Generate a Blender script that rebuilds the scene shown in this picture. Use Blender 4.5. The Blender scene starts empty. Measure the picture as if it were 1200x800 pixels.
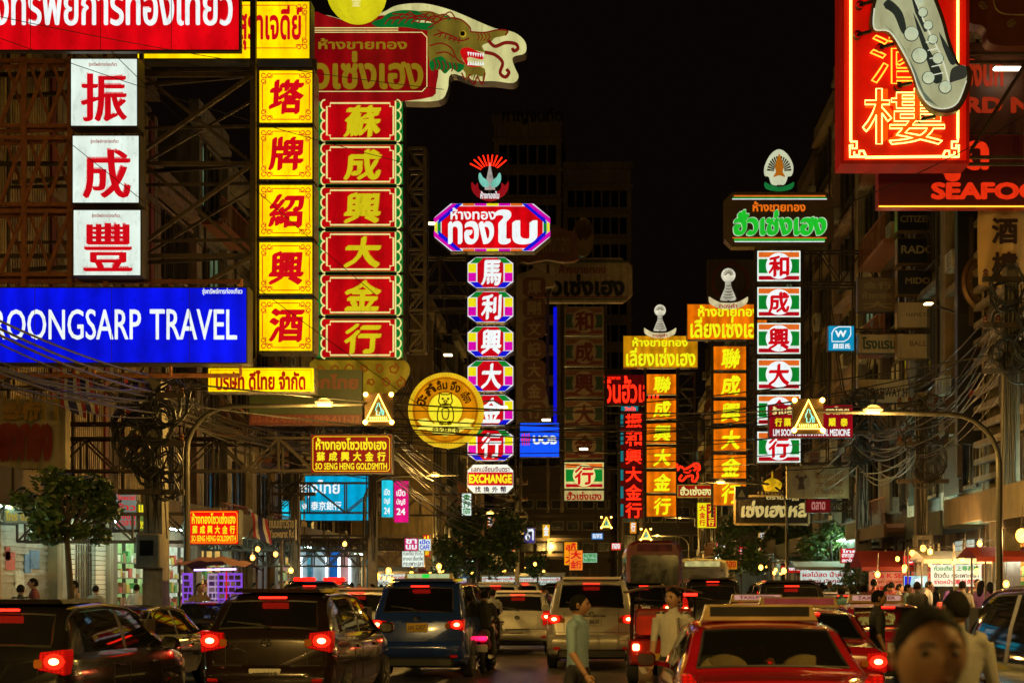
import bpy, math, random
import numpy as np
from mathutils import Vector, Matrix, geometry, noise as mnoise

# ------------------------------------------------------------------ camera, world, exposure
S = bpy.context.scene
COL = S.collection
F, VPX, HY, CZ = 1600.0, 700.0, 686.0, 1.76      # focal length in photo pixels, road vanishing point, horizon, eye height
cam = bpy.data.cameras.new('camera'); cam_o = bpy.data.objects.new('camera', cam); COL.objects.link(cam_o)
cam_o.location = (0, 0, CZ); cam_o.rotation_euler = (math.pi/2, 0, 0)
cam.sensor_fit = 'HORIZONTAL'; cam.sensor_width = 36; cam.lens = 36*F/1200
cam.shift_x = (600-VPX)/1200; cam.shift_y = (HY-400)/1200
cam.clip_start = .05; cam.clip_end = 2000
S.camera = cam_o
cam.dof.use_dof = True; cam.dof.focus_distance = 32; cam.dof.aperture_fstop = 2.6

W = bpy.data.worlds.new('World'); S.world = W; W.use_nodes = True
nt = W.node_tree; nt.nodes.clear()
wo = nt.nodes.new('ShaderNodeOutputWorld')
sky = nt.nodes.new('ShaderNodeTexSky'); sky.sky_type = 'NISHITA'; sky.sun_disc = False
sky.sun_elevation = math.radians(-4); sky.sun_rotation = math.radians(200)
b1 = nt.nodes.new('ShaderNodeBackground'); b1.inputs[1].default_value = .004
b2 = nt.nodes.new('ShaderNodeBackground'); b2.inputs[0].default_value = (.0026, .0013, .0008, 1); b2.inputs[1].default_value = 1
ad = nt.nodes.new('ShaderNodeAddShader')
nt.links.new(sky.outputs[0], b1.inputs[0]); nt.links.new(b1.outputs[0], ad.inputs[0]); nt.links.new(b2.outputs[0], ad.inputs[1])
nt.links.new(ad.outputs[0], wo.inputs[0])
S.view_settings.view_transform = 'Standard'; S.view_settings.look = 'None'; S.view_settings.exposure = 0; S.view_settings.gamma = 1
S.cycles.use_denoising = True; S.cycles.max_bounces = 6; S.cycles.diffuse_bounces = 2; S.cycles.glossy_bounces = 3
S.cycles.transparent_max_bounces = 8; S.cycles.sample_clamp_indirect = 3; S.cycles.sample_clamp_direct = 20
S.cycles.caustics_reflective = False; S.cycles.caustics_refractive = False
LAMP_POWER = 1250

# ------------------------------------------------------------------ helpers
R = random.Random(7)
def lin(c):
    return tuple(((v/255)/12.92 if v <= 10 else (((v/255)+.055)/1.055)**2.4) for v in c)
def P(px, py, Y): return ((px-VPX)*Y/F, Y, CZ+(HY-py)*Y/F)
def XX(px, Y): return (px-VPX)*Y/F
def ZZ(py, Y): return CZ+(HY-py)*Y/F

_mats = {}
def newmat(name):
    m = bpy.data.materials.new(name); m.use_nodes = True
    return m, m.node_tree, m.node_tree.nodes['Principled BSDF'], m.node_tree.nodes['Material Output']
def mat(name, col, rough=.6, metal=0., var=.25, scale=3., bump=0., coat=0., spec=.5, stretch=(1, 1, 1), rvar=.15, dirt=0.):
    """painted / stone / metal surface with procedural unevenness; col is linear reflectance"""
    if name in _mats: return _mats[name]
    m, t, b, o = newmat(name)
    tc = t.nodes.new('ShaderNodeTexCoord'); mp = t.nodes.new('ShaderNodeMapping'); mp.inputs['Scale'].default_value = stretch
    t.links.new(tc.outputs['Object'], mp.inputs[0])
    n = t.nodes.new('ShaderNodeTexNoise'); n.inputs['Scale'].default_value = scale; n.inputs['Detail'].default_value = 6; n.inputs['Roughness'].default_value = .65
    t.links.new(mp.outputs[0], n.inputs['Vector'])
    mr = t.nodes.new('ShaderNodeMapRange'); mr.inputs[1].default_value = .3; mr.inputs[2].default_value = .7
    mr.inputs[3].default_value = 1-var; mr.inputs[4].default_value = 1+var*.6
    t.links.new(n.outputs[0], mr.inputs[0])
    mx = t.nodes.new('ShaderNodeMix'); mx.data_type = 'RGBA'; mx.blend_type = 'MULTIPLY'; mx.inputs[0].default_value = 1
    mx.inputs[6].default_value = (*col, 1); t.links.new(mr.outputs[0], mx.inputs[7])
    last = mx.outputs[2]
    if dirt > 0:   # rain streaks and grime with a shape of their own
        n2 = t.nodes.new('ShaderNodeTexNoise'); n2.inputs['Scale'].default_value = 1.6; n2.inputs['Detail'].default_value = 8
        m2 = t.nodes.new('ShaderNodeMapping'); m2.inputs['Scale'].default_value = (2.5, 2.5, .25)
        t.links.new(tc.outputs['Object'], m2.inputs[0]); t.links.new(m2.outputs[0], n2.inputs['Vector'])
        cr = t.nodes.new('ShaderNodeMapRange'); cr.inputs[1].default_value = .48; cr.inputs[2].default_value = .72; cr.inputs[4].default_value = dirt
        t.links.new(n2.outputs[0], cr.inputs[0])
        m3 = t.nodes.new('ShaderNodeMix'); m3.data_type = 'RGBA'; m3.inputs[7].default_value = (.05, .04, .03, 1)
        t.links.new(cr.outputs[0], m3.inputs[0]); t.links.new(last, m3.inputs[6]); last = m3.outputs[2]
    t.links.new(last, b.inputs['Base Color'])
    r2 = t.nodes.new('ShaderNodeMapRange'); r2.inputs[3].default_value = max(.02, rough-rvar); r2.inputs[4].default_value = min(1, rough+rvar)
    t.links.new(n.outputs[0], r2.inputs[0]); t.links.new(r2.outputs[0], b.inputs['Roughness'])
    b.inputs['Metallic'].default_value = metal; b.inputs['Specular IOR Level'].default_value = spec
    if coat: b.inputs['Coat Weight'].default_value = coat; b.inputs['Coat Roughness'].default_value = .04
    if bump:
        bp = t.nodes.new('ShaderNodeBump'); bp.inputs['Strength'].default_value = bump; bp.inputs['Distance'].default_value = .02
        t.links.new(n.outputs[0], bp.inputs['Height']); t.links.new(bp.outputs[0], b.inputs['Normal'])
    _mats[name] = m; return m
def em(name, rgb, s=1., vary=0., sample=True, scale=1.3, stretch=(1, 1, 1), base=None):
    """something that gives off light: lit sign face, tube, lamp. rgb in display values. vary = uneven tubes behind the sheet"""
    if name in _mats: return _mats[name]
    m, t, b, o = newmat(name); c = lin(rgb)
    b.inputs['Base Color'].default_value = (*(base or [min(.12, v*.18) for v in c]), 1); b.inputs['Roughness'].default_value = .5; b.inputs['Specular IOR Level'].default_value = .12
    b.inputs['Emission Color'].default_value = (*c, 1); b.inputs['Emission Strength'].default_value = s
    if vary:
        tc = t.nodes.new('ShaderNodeTexCoord'); mp = t.nodes.new('ShaderNodeMapping'); mp.inputs['Scale'].default_value = stretch
        n = t.nodes.new('ShaderNodeTexNoise'); n.inputs['Scale'].default_value = scale; n.inputs['Detail'].default_value = 3
        t.links.new(tc.outputs['Object'], mp.inputs[0]); t.links.new(mp.outputs[0], n.inputs['Vector'])
        mr = t.nodes.new('ShaderNodeMapRange'); mr.inputs[1].default_value = .3; mr.inputs[2].default_value = .7
        mr.inputs[3].default_value = s*(1-vary); mr.inputs[4].default_value = s*(1+vary*.5)
        t.links.new(n.outputs[0], mr.inputs[0])
        n2 = t.nodes.new('ShaderNodeTexNoise'); n2.inputs['Scale'].default_value = 9; n2.inputs['Detail'].default_value = 9; n2.inputs['Roughness'].default_value = .7
        m2 = t.nodes.new('ShaderNodeMapping'); m2.inputs['Scale'].default_value = (1, 1, .35); t.links.new(tc.outputs['Object'], m2.inputs[0]); t.links.new(m2.outputs[0], n2.inputs['Vector'])
        g = t.nodes.new('ShaderNodeMapRange'); g.inputs[1].default_value = .3; g.inputs[2].default_value = .48; g.inputs[3].default_value = .7; g.inputs[4].default_value = 1
        t.links.new(n2.outputs[0], g.inputs[0])
        wv = t.nodes.new('ShaderNodeTexWave'); wv.bands_direction = 'X'; wv.inputs['Scale'].default_value = .55; wv.inputs['Distortion'].default_value = .6; t.links.new(tc.outputs['Object'], wv.inputs['Vector'])
        w2 = t.nodes.new('ShaderNodeMapRange'); w2.inputs[3].default_value = 1-vary*.55; w2.inputs[4].default_value = 1+vary*.25; t.links.new(wv.outputs['Fac'], w2.inputs[0])
        p1 = t.nodes.new('ShaderNodeMath'); p1.operation = 'MULTIPLY'; p2 = t.nodes.new('ShaderNodeMath'); p2.operation = 'MULTIPLY'
        t.links.new(mr.outputs[0], p1.inputs[0]); t.links.new(g.outputs[0], p1.inputs[1]); t.links.new(p1.outputs[0], p2.inputs[0]); t.links.new(w2.outputs[0], p2.inputs[1])
        t.links.new(p2.outputs[0], b.inputs['Emission Strength'])
    m.cycles.emission_sampling = 'FRONT_BACK' if sample else 'NONE'
    _mats[name] = m; return m
def glassmat(name, tint=(.03, .03, .035), clear=.25, rough=.03):
    if name in _mats: return _mats[name]
    m, t, b, o = newmat(name)
    b.inputs['Base Color'].default_value = (*tint, 1); b.inputs['Roughness'].default_value = rough; b.inputs['Specular IOR Level'].default_value = .6
    tr = t.nodes.new('ShaderNodeBsdfTransparent'); tr.inputs[0].default_value = (.85, .88, .86, 1)
    mx = t.nodes.new('ShaderNodeMixShader'); lw = t.nodes.new('ShaderNodeLayerWeight'); lw.inputs[0].default_value = .35
    mr = t.nodes.new('ShaderNodeMapRange'); mr.inputs[3].default_value = clear; mr.inputs[4].default_value = 0
    t.links.new(lw.outputs['Fresnel'], mr.inputs[0]); t.links.new(mr.outputs[0], mx.inputs[0])
    t.links.new(b.outputs[0], mx.inputs[1]); t.links.new(tr.outputs[0], mx.inputs[2]); t.links.new(mx.outputs[0], o.inputs[0])
    _mats[name] = m; return m

ORG = {}           # object name -> world origin of its thing
def thing(name, label, cat, loc=(0, 0, 0), group=None, rz=0):
    o = bpy.data.objects.new(name, None); COL.objects.link(o); o.location = loc; o.rotation_euler.z = rz
    o.empty_display_size = .3
    o['label'] = label; o['category'] = cat
    if group: o['group'] = group
    ORG[o.name] = Vector(loc); return o
def tag(o, label, cat, group=None):
    o['label'] = label; o['category'] = cat
    if group: o['group'] = group
    return o
def relabel(o, label, group=None):
    o['label'] = label
    if group: o['group'] = group
    return o
class MB:
    def __init__(s): s.v = []; s.f = []; s.m = []; s.mi = 0
    def mat(s, i): s.mi = i; return s
    def add(s, vs, fs):
        b = len(s.v); s.v += [tuple(v) for v in vs]; s.f += [tuple(i+b for i in f) for f in fs]; s.m += [s.mi]*len(fs); return s
    def box(s, a, c):
        x0, y0, z0 = [min(p, q) for p, q in zip(a, c)]; x1, y1, z1 = [max(p, q) for p, q in zip(a, c)]
        return s.add([(x0,y0,z0),(x1,y0,z0),(x1,y1,z0),(x0,y1,z0),(x0,y0,z1),(x1,y0,z1),(x1,y1,z1),(x0,y1,z1)],
                     [(0,3,2,1),(4,5,6,7),(0,1,5,4),(1,2,6,5),(2,3,7,6),(3,0,4,7)])
    def rbox(s, a, c, r=.02):
        """box with its vertical-facing front outline chamfered: an octagonal prism along y"""
        x0, y0, z0 = [min(p, q) for p, q in zip(a, c)]; x1, y1, z1 = [max(p, q) for p, q in zip(a, c)]
        o = [(x0+r,z0),(x1-r,z0),(x1,z0+r),(x1,z1-r),(x1-r,z1),(x0+r,z1),(x0,z1-r),(x0,z0+r)]
        return s.prism(o, y0, y1, bev=min(r, (y1-y0)*.3))
    def prism(s, o, y0, y1, bev=0):
        """outline o of (x, z), counter-clockwise seen from -y, from y0 (front) to y1"""
        o = list(o)
        ar = sum(p[0]*q[1]-q[0]*p[1] for p, q in zip(o, o[1:]+o[:1]))
        if ar < 0: o.reverse()
        n = len(o); vs = []; fs = []
        if bev:
            cx = sum(p[0] for p in o)/n; cz = sum(p[1] for p in o)/n; rad = max(max(abs(p[0]-cx) for p in o), 1e-6); rz = max(max(abs(p[1]-cz) for p in o), 1e-6)
            vs += [(cx+(x-cx)*(1-bev/rad), y0, cz+(z-cz)*(1-bev/rz)) for x, z in o]
            vs += [(x, y0+bev, z) for x, z in o]; vs += [(x, y1, z) for x, z in o]; k = 3
        else:
            vs += [(x, y0, z) for x, z in o]+[(x, y1, z) for x, z in o]; k = 2
        for j in range(k-1):
            fs += [(j*n+i, j*n+n+i, j*n+n+(i+1) % n, j*n+(i+1) % n) for i in range(n)]
        tri = geometry.tessellate_polygon([[Vector((x, z, 0)) for x, z in o]])
        b = (k-1)*n
        for t in tri:
            q = [o[i] for i in t]; a = (q[1][0]-q[0][0])*(q[2][1]-q[0][1])-(q[2][0]-q[0][0])*(q[1][1]-q[0][1])
            t = t if a > 0 else t[::-1]
            fs.append(tuple(t)); fs.append(tuple(i+b for i in t[::-1]))
        return s.add(vs, fs)
    def bar(s, p, q, w=.05, h=None):
        p, q = Vector(p), Vector(q); d = (q-p)
        if d.length < 1e-6: return s
        d.normalize(); u = d.cross(Vector((0, 0, 1))) if abs(d.z) < .95 else d.cross(Vector((0, 1, 0)))
        u.normalize(); v = u.cross(d); h = h or w; u = u*w/2; v = v*h/2
        vs = [p-u-v, p+u-v, p+u+v, p-u+v, q-u-v, q+u-v, q+u+v, q-u+v]
        return s.add(vs, [(0,3,2,1),(4,5,6,7),(0,1,5,4),(1,2,6,5),(2,3,7,6),(3,0,4,7)])
    def tube(s, pts, r=.03, n=8, closed=False):
        pts = [Vector(p) for p in pts]; N = len(pts)
        rs = r if isinstance(r, (list, tuple)) else [r]*N
        vs = []; prev = None
        for i, p in enumerate(pts):
            a = pts[(i-1) % N] if closed or i else p; b = pts[(i+1) % N] if closed or i < N-1 else p
            d = (b-a); d = d.normalized() if d.length > 1e-9 else Vector((0, 0, 1))
            u = (prev-d*prev.dot(d)) if prev else (d.cross(Vector((0, 0, 1))) if abs(d.z) < .9 else d.cross(Vector((1, 0, 0))))
            if u.length < 1e-6: u = d.orthogonal()
            u.normalize(); prev = u; w = d.cross(u)
            vs += [p+(u*math.cos(2*math.pi*k/n)+w*math.sin(2*math.pi*k/n))*rs[i] for k in range(n)]
        fs = []
        for i in range(N if closed else N-1):
            j = (i+1) % N
            fs += [(i*n+k, i*n+(k+1) % n, j*n+(k+1) % n, j*n+k) for k in range(n)]
        if not closed: fs += [tuple(range(n))[::-1], tuple((N-1)*n+k for k in range(n))]
        return s.add(vs, fs)
    def lathe(s, prof, c=(0, 0, 0), n=16, axis='z', sx=1, sy=1):
        """prof: list of (r, h) turned about axis through c"""
        vs = []; fs = []; m = len(prof)
        for k in range(n):
            a = 2*math.pi*k/n
            for r, h in prof:
                q = {'z': (r*math.cos(a)*sx, r*math.sin(a)*sy, h), 'x': (h, r*math.cos(a)*sx, r*math.sin(a)*sy), 'y': (r*math.cos(a)*sx, h, -r*math.sin(a)*sy)}[axis]
                vs.append(tuple(q[i]+c[i] for i in range(3)))
        for k in range(n):
            l = (k+1) % n
            fs += [(k*m+i, l*m+i, l*m+i+1, k*m+i+1) for i in range(m-1)]
        return s.add(vs, fs)
    def sphere(s, c, r, n=12, m=8, sc=(1, 1, 1)):
        pr = [(max(1e-4, r*math.sin(math.pi*i/m)), -r*math.cos(math.pi*i/m)) for i in range(m+1)]
        b = len(s.v); s.lathe(pr, (0, 0, 0), n)
        for i in range(b, len(s.v)):
            v = s.v[i]; s.v[i] = (c[0]+v[0]*sc[0], c[1]+v[1]*sc[1], c[2]+v[2]*sc[2])
        return s
    def build(s, name, mats, parent=None, smooth=False, origin=None, angle=35):
        me = bpy.data.meshes.new(name)
        if parent is not None: og = ORG[parent.name]
        else: og = Vector(origin or (0, 0, 0))
        me.from_pydata([(x-og.x, y-og.y, z-og.z) for x, y, z in s.v], [], s.f)
        for m in (mats if isinstance(mats, (list, tuple)) else [mats]): me.materials.append(m)
        me.polygons.foreach_set('material_index', s.m)
        if smooth:
            me.polygons.foreach_set('use_smooth', [True]*len(s.f)); me.set_sharp_from_angle(angle=math.radians(angle))
        me.update()
        o = bpy.data.objects.new(name, me); COL.objects.link(o)
        if parent is not None: o.parent = parent
        else: o.location = og
        ORG[o.name] = og; return o
def struct(o): o['kind'] = 'structure'; return o
def copy_tree(o, parent=None):
    c = o.copy(); COL.objects.link(c)
    if parent is not None: c.parent = parent; c.matrix_parent_inverse = o.matrix_parent_inverse
    for ch in list(o.children): copy_tree(ch, c)
    ORG[c.name] = ORG.get(o.name, Vector((0, 0, 0)))
    return c
def children_named(o, n): return [c for c in o.children_recursive if c.name.split('.')[0] == n]

# ------------------------------------------------------------------ lettering
_tc = {}
def glyphs(s, res=3):
    """outline, fill triangles and loops of a line of writing in the built-in lettering"""
    if s in _tc: return _tc[s]
    c = bpy.data.curves.new('t', 'FONT'); c.body = s; c.resolution_u = res; c.fill_mode = 'NONE'
    ob = bpy.data.objects.new('t', c); COL.objects.link(ob)
    me = bpy.data.meshes.new_from_object(ob.evaluated_get(bpy.context.evaluated_depsgraph_get()))
    V = [(v.co.x, v.co.y) for v in me.vertices]; E = [tuple(e.vertices) for e in me.edges]
    bpy.data.objects.remove(ob); bpy.data.curves.remove(c); bpy.data.meshes.remove(me)
    nxt = {}
    for a, b in E: nxt.setdefault(a, []).append(b); nxt.setdefault(b, []).append(a)
    seen = set(); loops = []
    for a in range(len(V)):
        if a in seen or a not in nxt: continue
        lp = [a]; seen.add(a); cur = a
        while True:
            n = [q for q in nxt[cur] if q not in seen]
            if not n: break
            cur = min(n) if cur == a else n[0]; seen.add(cur); lp.append(cur)
        loops.append(lp)
    r = geometry.delaunay_2d_cdt([Vector(v) for v in V], E, [], 0, 1e-5)
    v2 = np.array([tuple(v) for v in r[0]]); tri = np.array([f for f in r[2]]); cen = v2[tri].mean(1); wn = np.zeros(len(tri)); Va = np.array(V)
    for lp in loops:
        A = Va[lp]; Q = np.roll(A, -1, 0)
        for p, q in zip(A, Q):
            up = (p[1] <= cen[:, 1]) & (q[1] > cen[:, 1]); dn = (p[1] > cen[:, 1]) & (q[1] <= cen[:, 1])
            cr = (q[0]-p[0])*(cen[:, 1]-p[1])-(cen[:, 0]-p[0])*(q[1]-p[1])
            wn += (up & (cr > 0)).astype(int)-(dn & (cr < 0)).astype(int)
    tri = tri[np.abs(wn) > .5]
    _tc[s] = (v2, tri, [Va[l] for l in loops]); return _tc[s]
def pen(b, kind):
    """offsets of the pen that thickens the strokes"""
    if not b: return [(0, 0)]
    if kind == 'brush': return [(b*1.25*math.cos(a)*.75+b*.35*math.sin(a), b*math.sin(a)*.8+b*.55*math.cos(a)) for a in [k*math.pi/4 for k in range(8)]]
    n = 6 if kind == 'small' else 8
    return [(b*math.cos(2*math.pi*k/n), b*math.sin(2*math.pi*k/n)) for k in range(n)]
def letter_mb(mb, s, x0, z0, x1, z1, Y, bold=.03, kind='round', slant=0., step=.0005, back=None):
    """fit the line s into the rectangle x0..x1, z0..z1 at depth Y"""
    v, t, lp = glyphs(s); K = pen(bold, kind)
    a, b = v.min(0)-bold, v.max(0)+bold; sx = (x1-x0)/max(b[0]-a[0], 1e-6); sz = (z1-z0)/max(b[1]-a[1], 1e-6)
    if t.size:
        q = v[t[:, [0, 1, 2]]]; ar = (q[:, 1, 0]-q[:, 0, 0])*(q[:, 2, 1]-q[:, 0, 1])-(q[:, 2, 0]-q[:, 0, 0])*(q[:, 1, 1]-q[:, 0, 1])
        t = np.where((ar > 0)[:, None], t, t[:, ::-1])
    T = [tuple(int(i) for i in f) for f in t]
    for k, (dx, dy) in enumerate(K):
        mb.add([(x0+(x+dx-a[0])*sx+slant*(y+dy-a[1])*sz, Y-step*k, z0+(y+dy-a[1])*sz) for x, y in v], T)
    return mb
def text(parent, s, px0, py0, px1, py1, Y, m, bold=.03, kind='round', name='lettering', slant=0.):
    mb = MB(); letter_mb(mb, s, XX(px0, Y), ZZ(py1, Y), XX(px1, Y), ZZ(py0, Y), Y, bold, kind, slant)
    return mb.build(name, m, parent)
def neon(parent, s, px0, py0, px1, py1, Y, m, r=.02, bold=0, name='neon_tube'):
    """the outline of the writing bent from glass tube"""
    v, t, lp = glyphs(s); a, b = v.min(0), v.max(0)
    x0, x1, z0, z1 = XX(px0, Y), XX(px1, Y), ZZ(py1, Y), ZZ(py0, Y); sx = (x1-x0)/(b[0]-a[0]); sz = (z1-z0)/(b[1]-a[1])
    mb = MB()
    for l in lp:
        pts = [Vector((x0+(p[0]-a[0])*sx, Y, z0+(p[1]-a[1])*sz)) for p in l]
        q = [pts[0]]
        for p in pts[1:]:
            if (p-q[-1]).length > r*.9: q.append(p)
        if len(q) > 2: mb.tube(q, r, 5, closed=True)
    return mb.build(name, m, parent)

# ------------------------------------------------------------------ sign pieces (photo pixels + depth -> metres)
M_CAB = mat('sign_cabinet_metal', (.06, .055, .05), .45, .6, .3, 4)
M_STEEL = mat('weathered_steel', (.075, .055, .04), .55, .5, .4, 5)
M_RUST = mat('rusty_steel', (.30, .11, .045), .7, .2, .4, 6)
def octo(x0, z0, x1, z1, ch=0, cz=None):
    if not ch: return [(x0, z0), (x1, z0), (x1, z1), (x0, z1)]
    cz = ch if cz is None else cz
    return [(x0+ch,z0),(x1-ch,z0),(x1,z0+cz),(x1,z1-cz),(x1-ch,z1),(x0+ch,z1),(x0,z1-cz),(x0,z0+cz)]
def pxo(px0, py0, px1, py1, Y, ch=0, cz=None):
    k = Y/F; return octo(XX(px0, Y), ZZ(py1, Y), XX(px1, Y), ZZ(py0, Y), ch*k, None if cz is None else cz*k)
def light_box(parent, name, px0, py0, px1, py1, Y, face, depth=.35, cab=None, rim=1.2, ch=0, cz=None):
    """a sheet-metal cabinet with its (usually lit) front sheet"""
    mb = MB(); mb.prism(pxo(px0, py0, px1, py1, Y, ch, cz), Y, Y+depth)
    mb.mat(1).prism(pxo(px0+rim, py0+rim, px1-rim, py1-rim, Y, ch, cz), Y-.012, Y-.001)
    return mb.build(name, [cab or M_CAB, face], parent)
def plate(parent, name, px0, py0, px1, py1, Y, m, layer=1, ch=0, cz=None, th=.004):
    y = Y-.012-.005*layer
    return MB().prism(pxo(px0, py0, px1, py1, Y, ch, cz), y-th+.0005, y).build(name, m, parent)
def polyplate(parent, name, pts, Y, m, layer=1, th=.004):
    y = Y-.012-.005*layer
    return MB().prism([(XX(x, Y), ZZ(z, Y)) for x, z in pts], y-th+.0005, y).build(name, m, parent)
def ring(parent, name, px0, py0, px1, py1, Y, m, w=1., layer=1, ch=0, notch=0):
    """thin frame line on a sign face: four mitred strips, optional cut corners"""
    k = Y/F; y = Y-.012-.005*layer
    o = pxo(px0, py0, px1, py1, Y, ch); i = pxo(px0+w, py0+w, px1-w, py1-w, Y, ch*.92 if ch else 0)
    n = len(o); mb = MB()
    vs = [(a, y-.0035, b) for a, b in o]+[(a, y-.0035, b) for a, b in i]
    mb.add(vs, [(q, (q+1) % n, n+(q+1) % n, n+q) for q in range(n)])
    return mb.build(name, m, parent)
def stroke(mb, pts, Y, r, n=6):
    """tube through photo pixels at depth Y; r in metres"""
    return mb.tube([P(x, z, Y) for x, z in pts], r, n)
def spline(pts, n=6):
    """Catmull-Rom through 2-D points"""
    out = []; N = len(pts)
    for i in range(N-1):
        p0, p1, p2, p3 = pts[max(i-1, 0)], pts[i], pts[i+1], pts[min(i+2, N-1)]
        for k in range(n):
            t = k/n
            out.append(tuple(.5*((2*b)+(-a+c)*t+(2*a-5*b+4*c-d)*t*t+(-a+3*b-3*c+d)*t**3) for a, b, c, d in zip(p0, p1, p2, p3)))
    out.append(tuple(pts[-1])); return out
def cspline(pts, n=5):
    out = []; N = len(pts)
    for i in range(N):
        p0, p1, p2, p3 = pts[(i-1) % N], pts[i], pts[(i+1) % N], pts[(i+2) % N]
        for k in range(n):
            t = k/n
            out.append(tuple(.5*((2*b)+(-a+c)*t+(2*a-5*b+4*c-d)*t*t+(-a+3*b-3*c+d)*t**3) for a, b, c, d in zip(p0, p1, p2, p3)))
    return out
def truss(parent, px0, py0, px1, py1, Y, m=None, w=.06, cells=None, name='support_frame', dy=.5, axis='h'):
    """lattice of steel angle behind or beside a sign, two planes deep"""
    x0, x1, z0, z1 = XX(px0, Y), XX(px1, Y), ZZ(py1, Y), ZZ(py0, Y); mb = MB()
    L = (x1-x0) if axis == 'h' else (z1-z0); Wd = (z1-z0) if axis == 'h' else (x1-x0)
    cells = cells or max(1, round(L/max(Wd, .3)))
    def pt(u, v, y): return (x0+(x1-x0)*u, y, z0+(z1-z0)*v) if axis == 'h' else (x0+(x1-x0)*v, y, z0+(z1-z0)*u)
    for yy in (Y+.15, Y+.15+dy):
        mb.bar(pt(0, 0, yy), pt(1, 0, yy), w); mb.bar(pt(0, 1, yy), pt(1, 1, yy), w)
        for i in range(cells+1):
            mb.bar(pt(i/cells, 0, yy), pt(i/cells, 1, yy), w*.8)
            if i < cells: mb.bar(pt(i/cells, i % 2, yy+.01), pt((i+1)/cells, 1-i % 2, yy+.01), w*.7)
    for i in range(cells+1):
        mb.bar(pt(i/cells, 0, Y+.15), pt(i/cells, 0, Y+.15+dy), w*.7); mb.bar(pt(i/cells, 1, Y+.15), pt(i/cells, 1, Y+.15+dy), w*.7)
    return mb.build(name, m or M_STEEL, parent)
# ------------------------------------------------------------------ ground, road, pavements
XL, XR = -15.6, 11.5
KL, KR = -9.6, 8.2
def asphalt():
    m, t, b, o = newmat('worn_asphalt')
    tc = t.nodes.new('ShaderNodeTexCoord')
    n1 = t.nodes.new('ShaderNodeTexNoise'); n1.inputs['Scale'].default_value = 60; n1.inputs['Detail'].default_value = 8
    n2 = t.nodes.new('ShaderNodeTexNoise'); n2.inputs['Scale'].default_value = .35; n2.inputs['Detail'].default_value = 6
    mp = t.nodes.new('ShaderNodeMapping'); mp.inputs['Scale'].default_value = (1.5, .18, 1)
    t.links.new(tc.outputs['Object'], n1.inputs['Vector']); t.links.new(tc.outputs['Object'], mp.inputs[0]); t.links.new(mp.outputs[0], n2.inputs['Vector'])
    cr = t.nodes.new('ShaderNodeValToRGB'); cr.color_ramp.elements[0].color = (.022, .02, .019, 1); cr.color_ramp.elements[1].color = (.075, .07, .064, 1)
    ma = t.nodes.new('ShaderNodeMath'); ma.operation = 'MULTIPLY_ADD'; ma.inputs[1].default_value = .5; ma.inputs[2].default_value = .0
    m2 = t.nodes.new('ShaderNodeMath'); m2.operation = 'MULTIPLY_ADD'; m2.inputs[1].default_value = .6
    t.links.new(n1.outputs[0], ma.inputs[0]); t.links.new(n2.outputs[0], m2.inputs[0]); t.links.new(ma.outputs[0], m2.inputs[2])
    t.links.new(m2.outputs[0], cr.inputs[0]); t.links.new(cr.outputs[0], b.inputs['Base Color'])
    mr = t.nodes.new('ShaderNodeMapRange'); mr.inputs[1].default_value = .35; mr.inputs[2].default_value = .65; mr.inputs[3].default_value = .28; mr.inputs[4].default_value = .6
    t.links.new(n2.outputs[0], mr.inputs[0]); t.links.new(mr.outputs[0], b.inputs['Roughness'])
    bp = t.nodes.new('ShaderNodeBump'); bp.inputs['Strength'].default_value = .35; bp.inputs['Distance'].default_value = .01
    t.links.new(n1.outputs[0], bp.inputs['Height']); t.links.new(bp.outputs[0], b.inputs['Normal'])
    return m
M_PAVE = mat('pavement_slab', (.16, .15, .135), .7, 0, .35, 2.5, .15, dirt=.4)
M_KERB = mat('kerb_stone', (.28, .26, .22), .7, 0, .35, 3, .1)
M_LINE = mat('road_paint', (.62, .6, .52), .55, 0, .4, 9)
struct(MB().box((-400, -60, -.5), (400, 700, -.03)).build('ground', mat('far_ground', (.06, .055, .05), .8, 0, .3, .5)))
struct(MB().box((KL, -40, -.3), (KR, 320, 0)).build('road', asphalt()))
for x0, x1, nm in ((-40, KL-.2, 'pavement'), (KR+.2, 40, 'pavement')):
    struct(MB().box((x0, -40, -.3), (x1, 320, .15)).build(nm, M_PAVE))
struct(MB().box((KL-.2, -40, -.3), (KL, 320, .16)).build('kerb', M_KERB)); struct(MB().box((KR, -40, -.3), (KR+.2, 320, .16)).build('kerb', M_KERB))
mb = MB()
for x in (-6.35, -2.85, .95, 4.2):
    for k in range(40):
        y = 4+k*4.5+(x*3 % 2)
        mb.box((x-.06, y, .001), (x+.06, y+2.2, .004))
o = mb.build('lane_marking', M_LINE); o['kind'] = 'structure'

# ------------------------------------------------------------------ shophouses
WALLS = [mat('stucco_cream', (.30, .25, .17), .8, 0, .3, 1.2, .05, dirt=.7), mat('stucco_grey', (.22, .20, .17), .8, 0, .3, 1.2, .05, dirt=.8),
         mat('stucco_ochre', (.27, .19, .10), .8, 0, .3, 1.2, .05, dirt=.7), mat('stucco_brown', (.16, .11, .075), .8, 0, .3, 1.2, .05, dirt=.7),
         mat('stucco_pink', (.26, .17, .13), .8, 0, .3, 1.2, .05, dirt=.7)]
M_CLAD = mat('ribbed_sheet_metal', (.50, .38, .17), .5, .3, .35, 1.5, dirt=.75)
M_REDW = mat('faded_red_panel', (.22, .03, .02), .6, 0, .35, 2, dirt=.5)
M_FRAME = mat('window_frame_alloy', (.10, .09, .08), .45, .5, .3, 5)
M_PANE = mat('dark_window_glass', (.012, .012, .012), .08, 0, .3, 2, spec=.7)
M_LITP = em('lit_window_warm', (120, 92, 40), .8, .5, False, 2)
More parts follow.
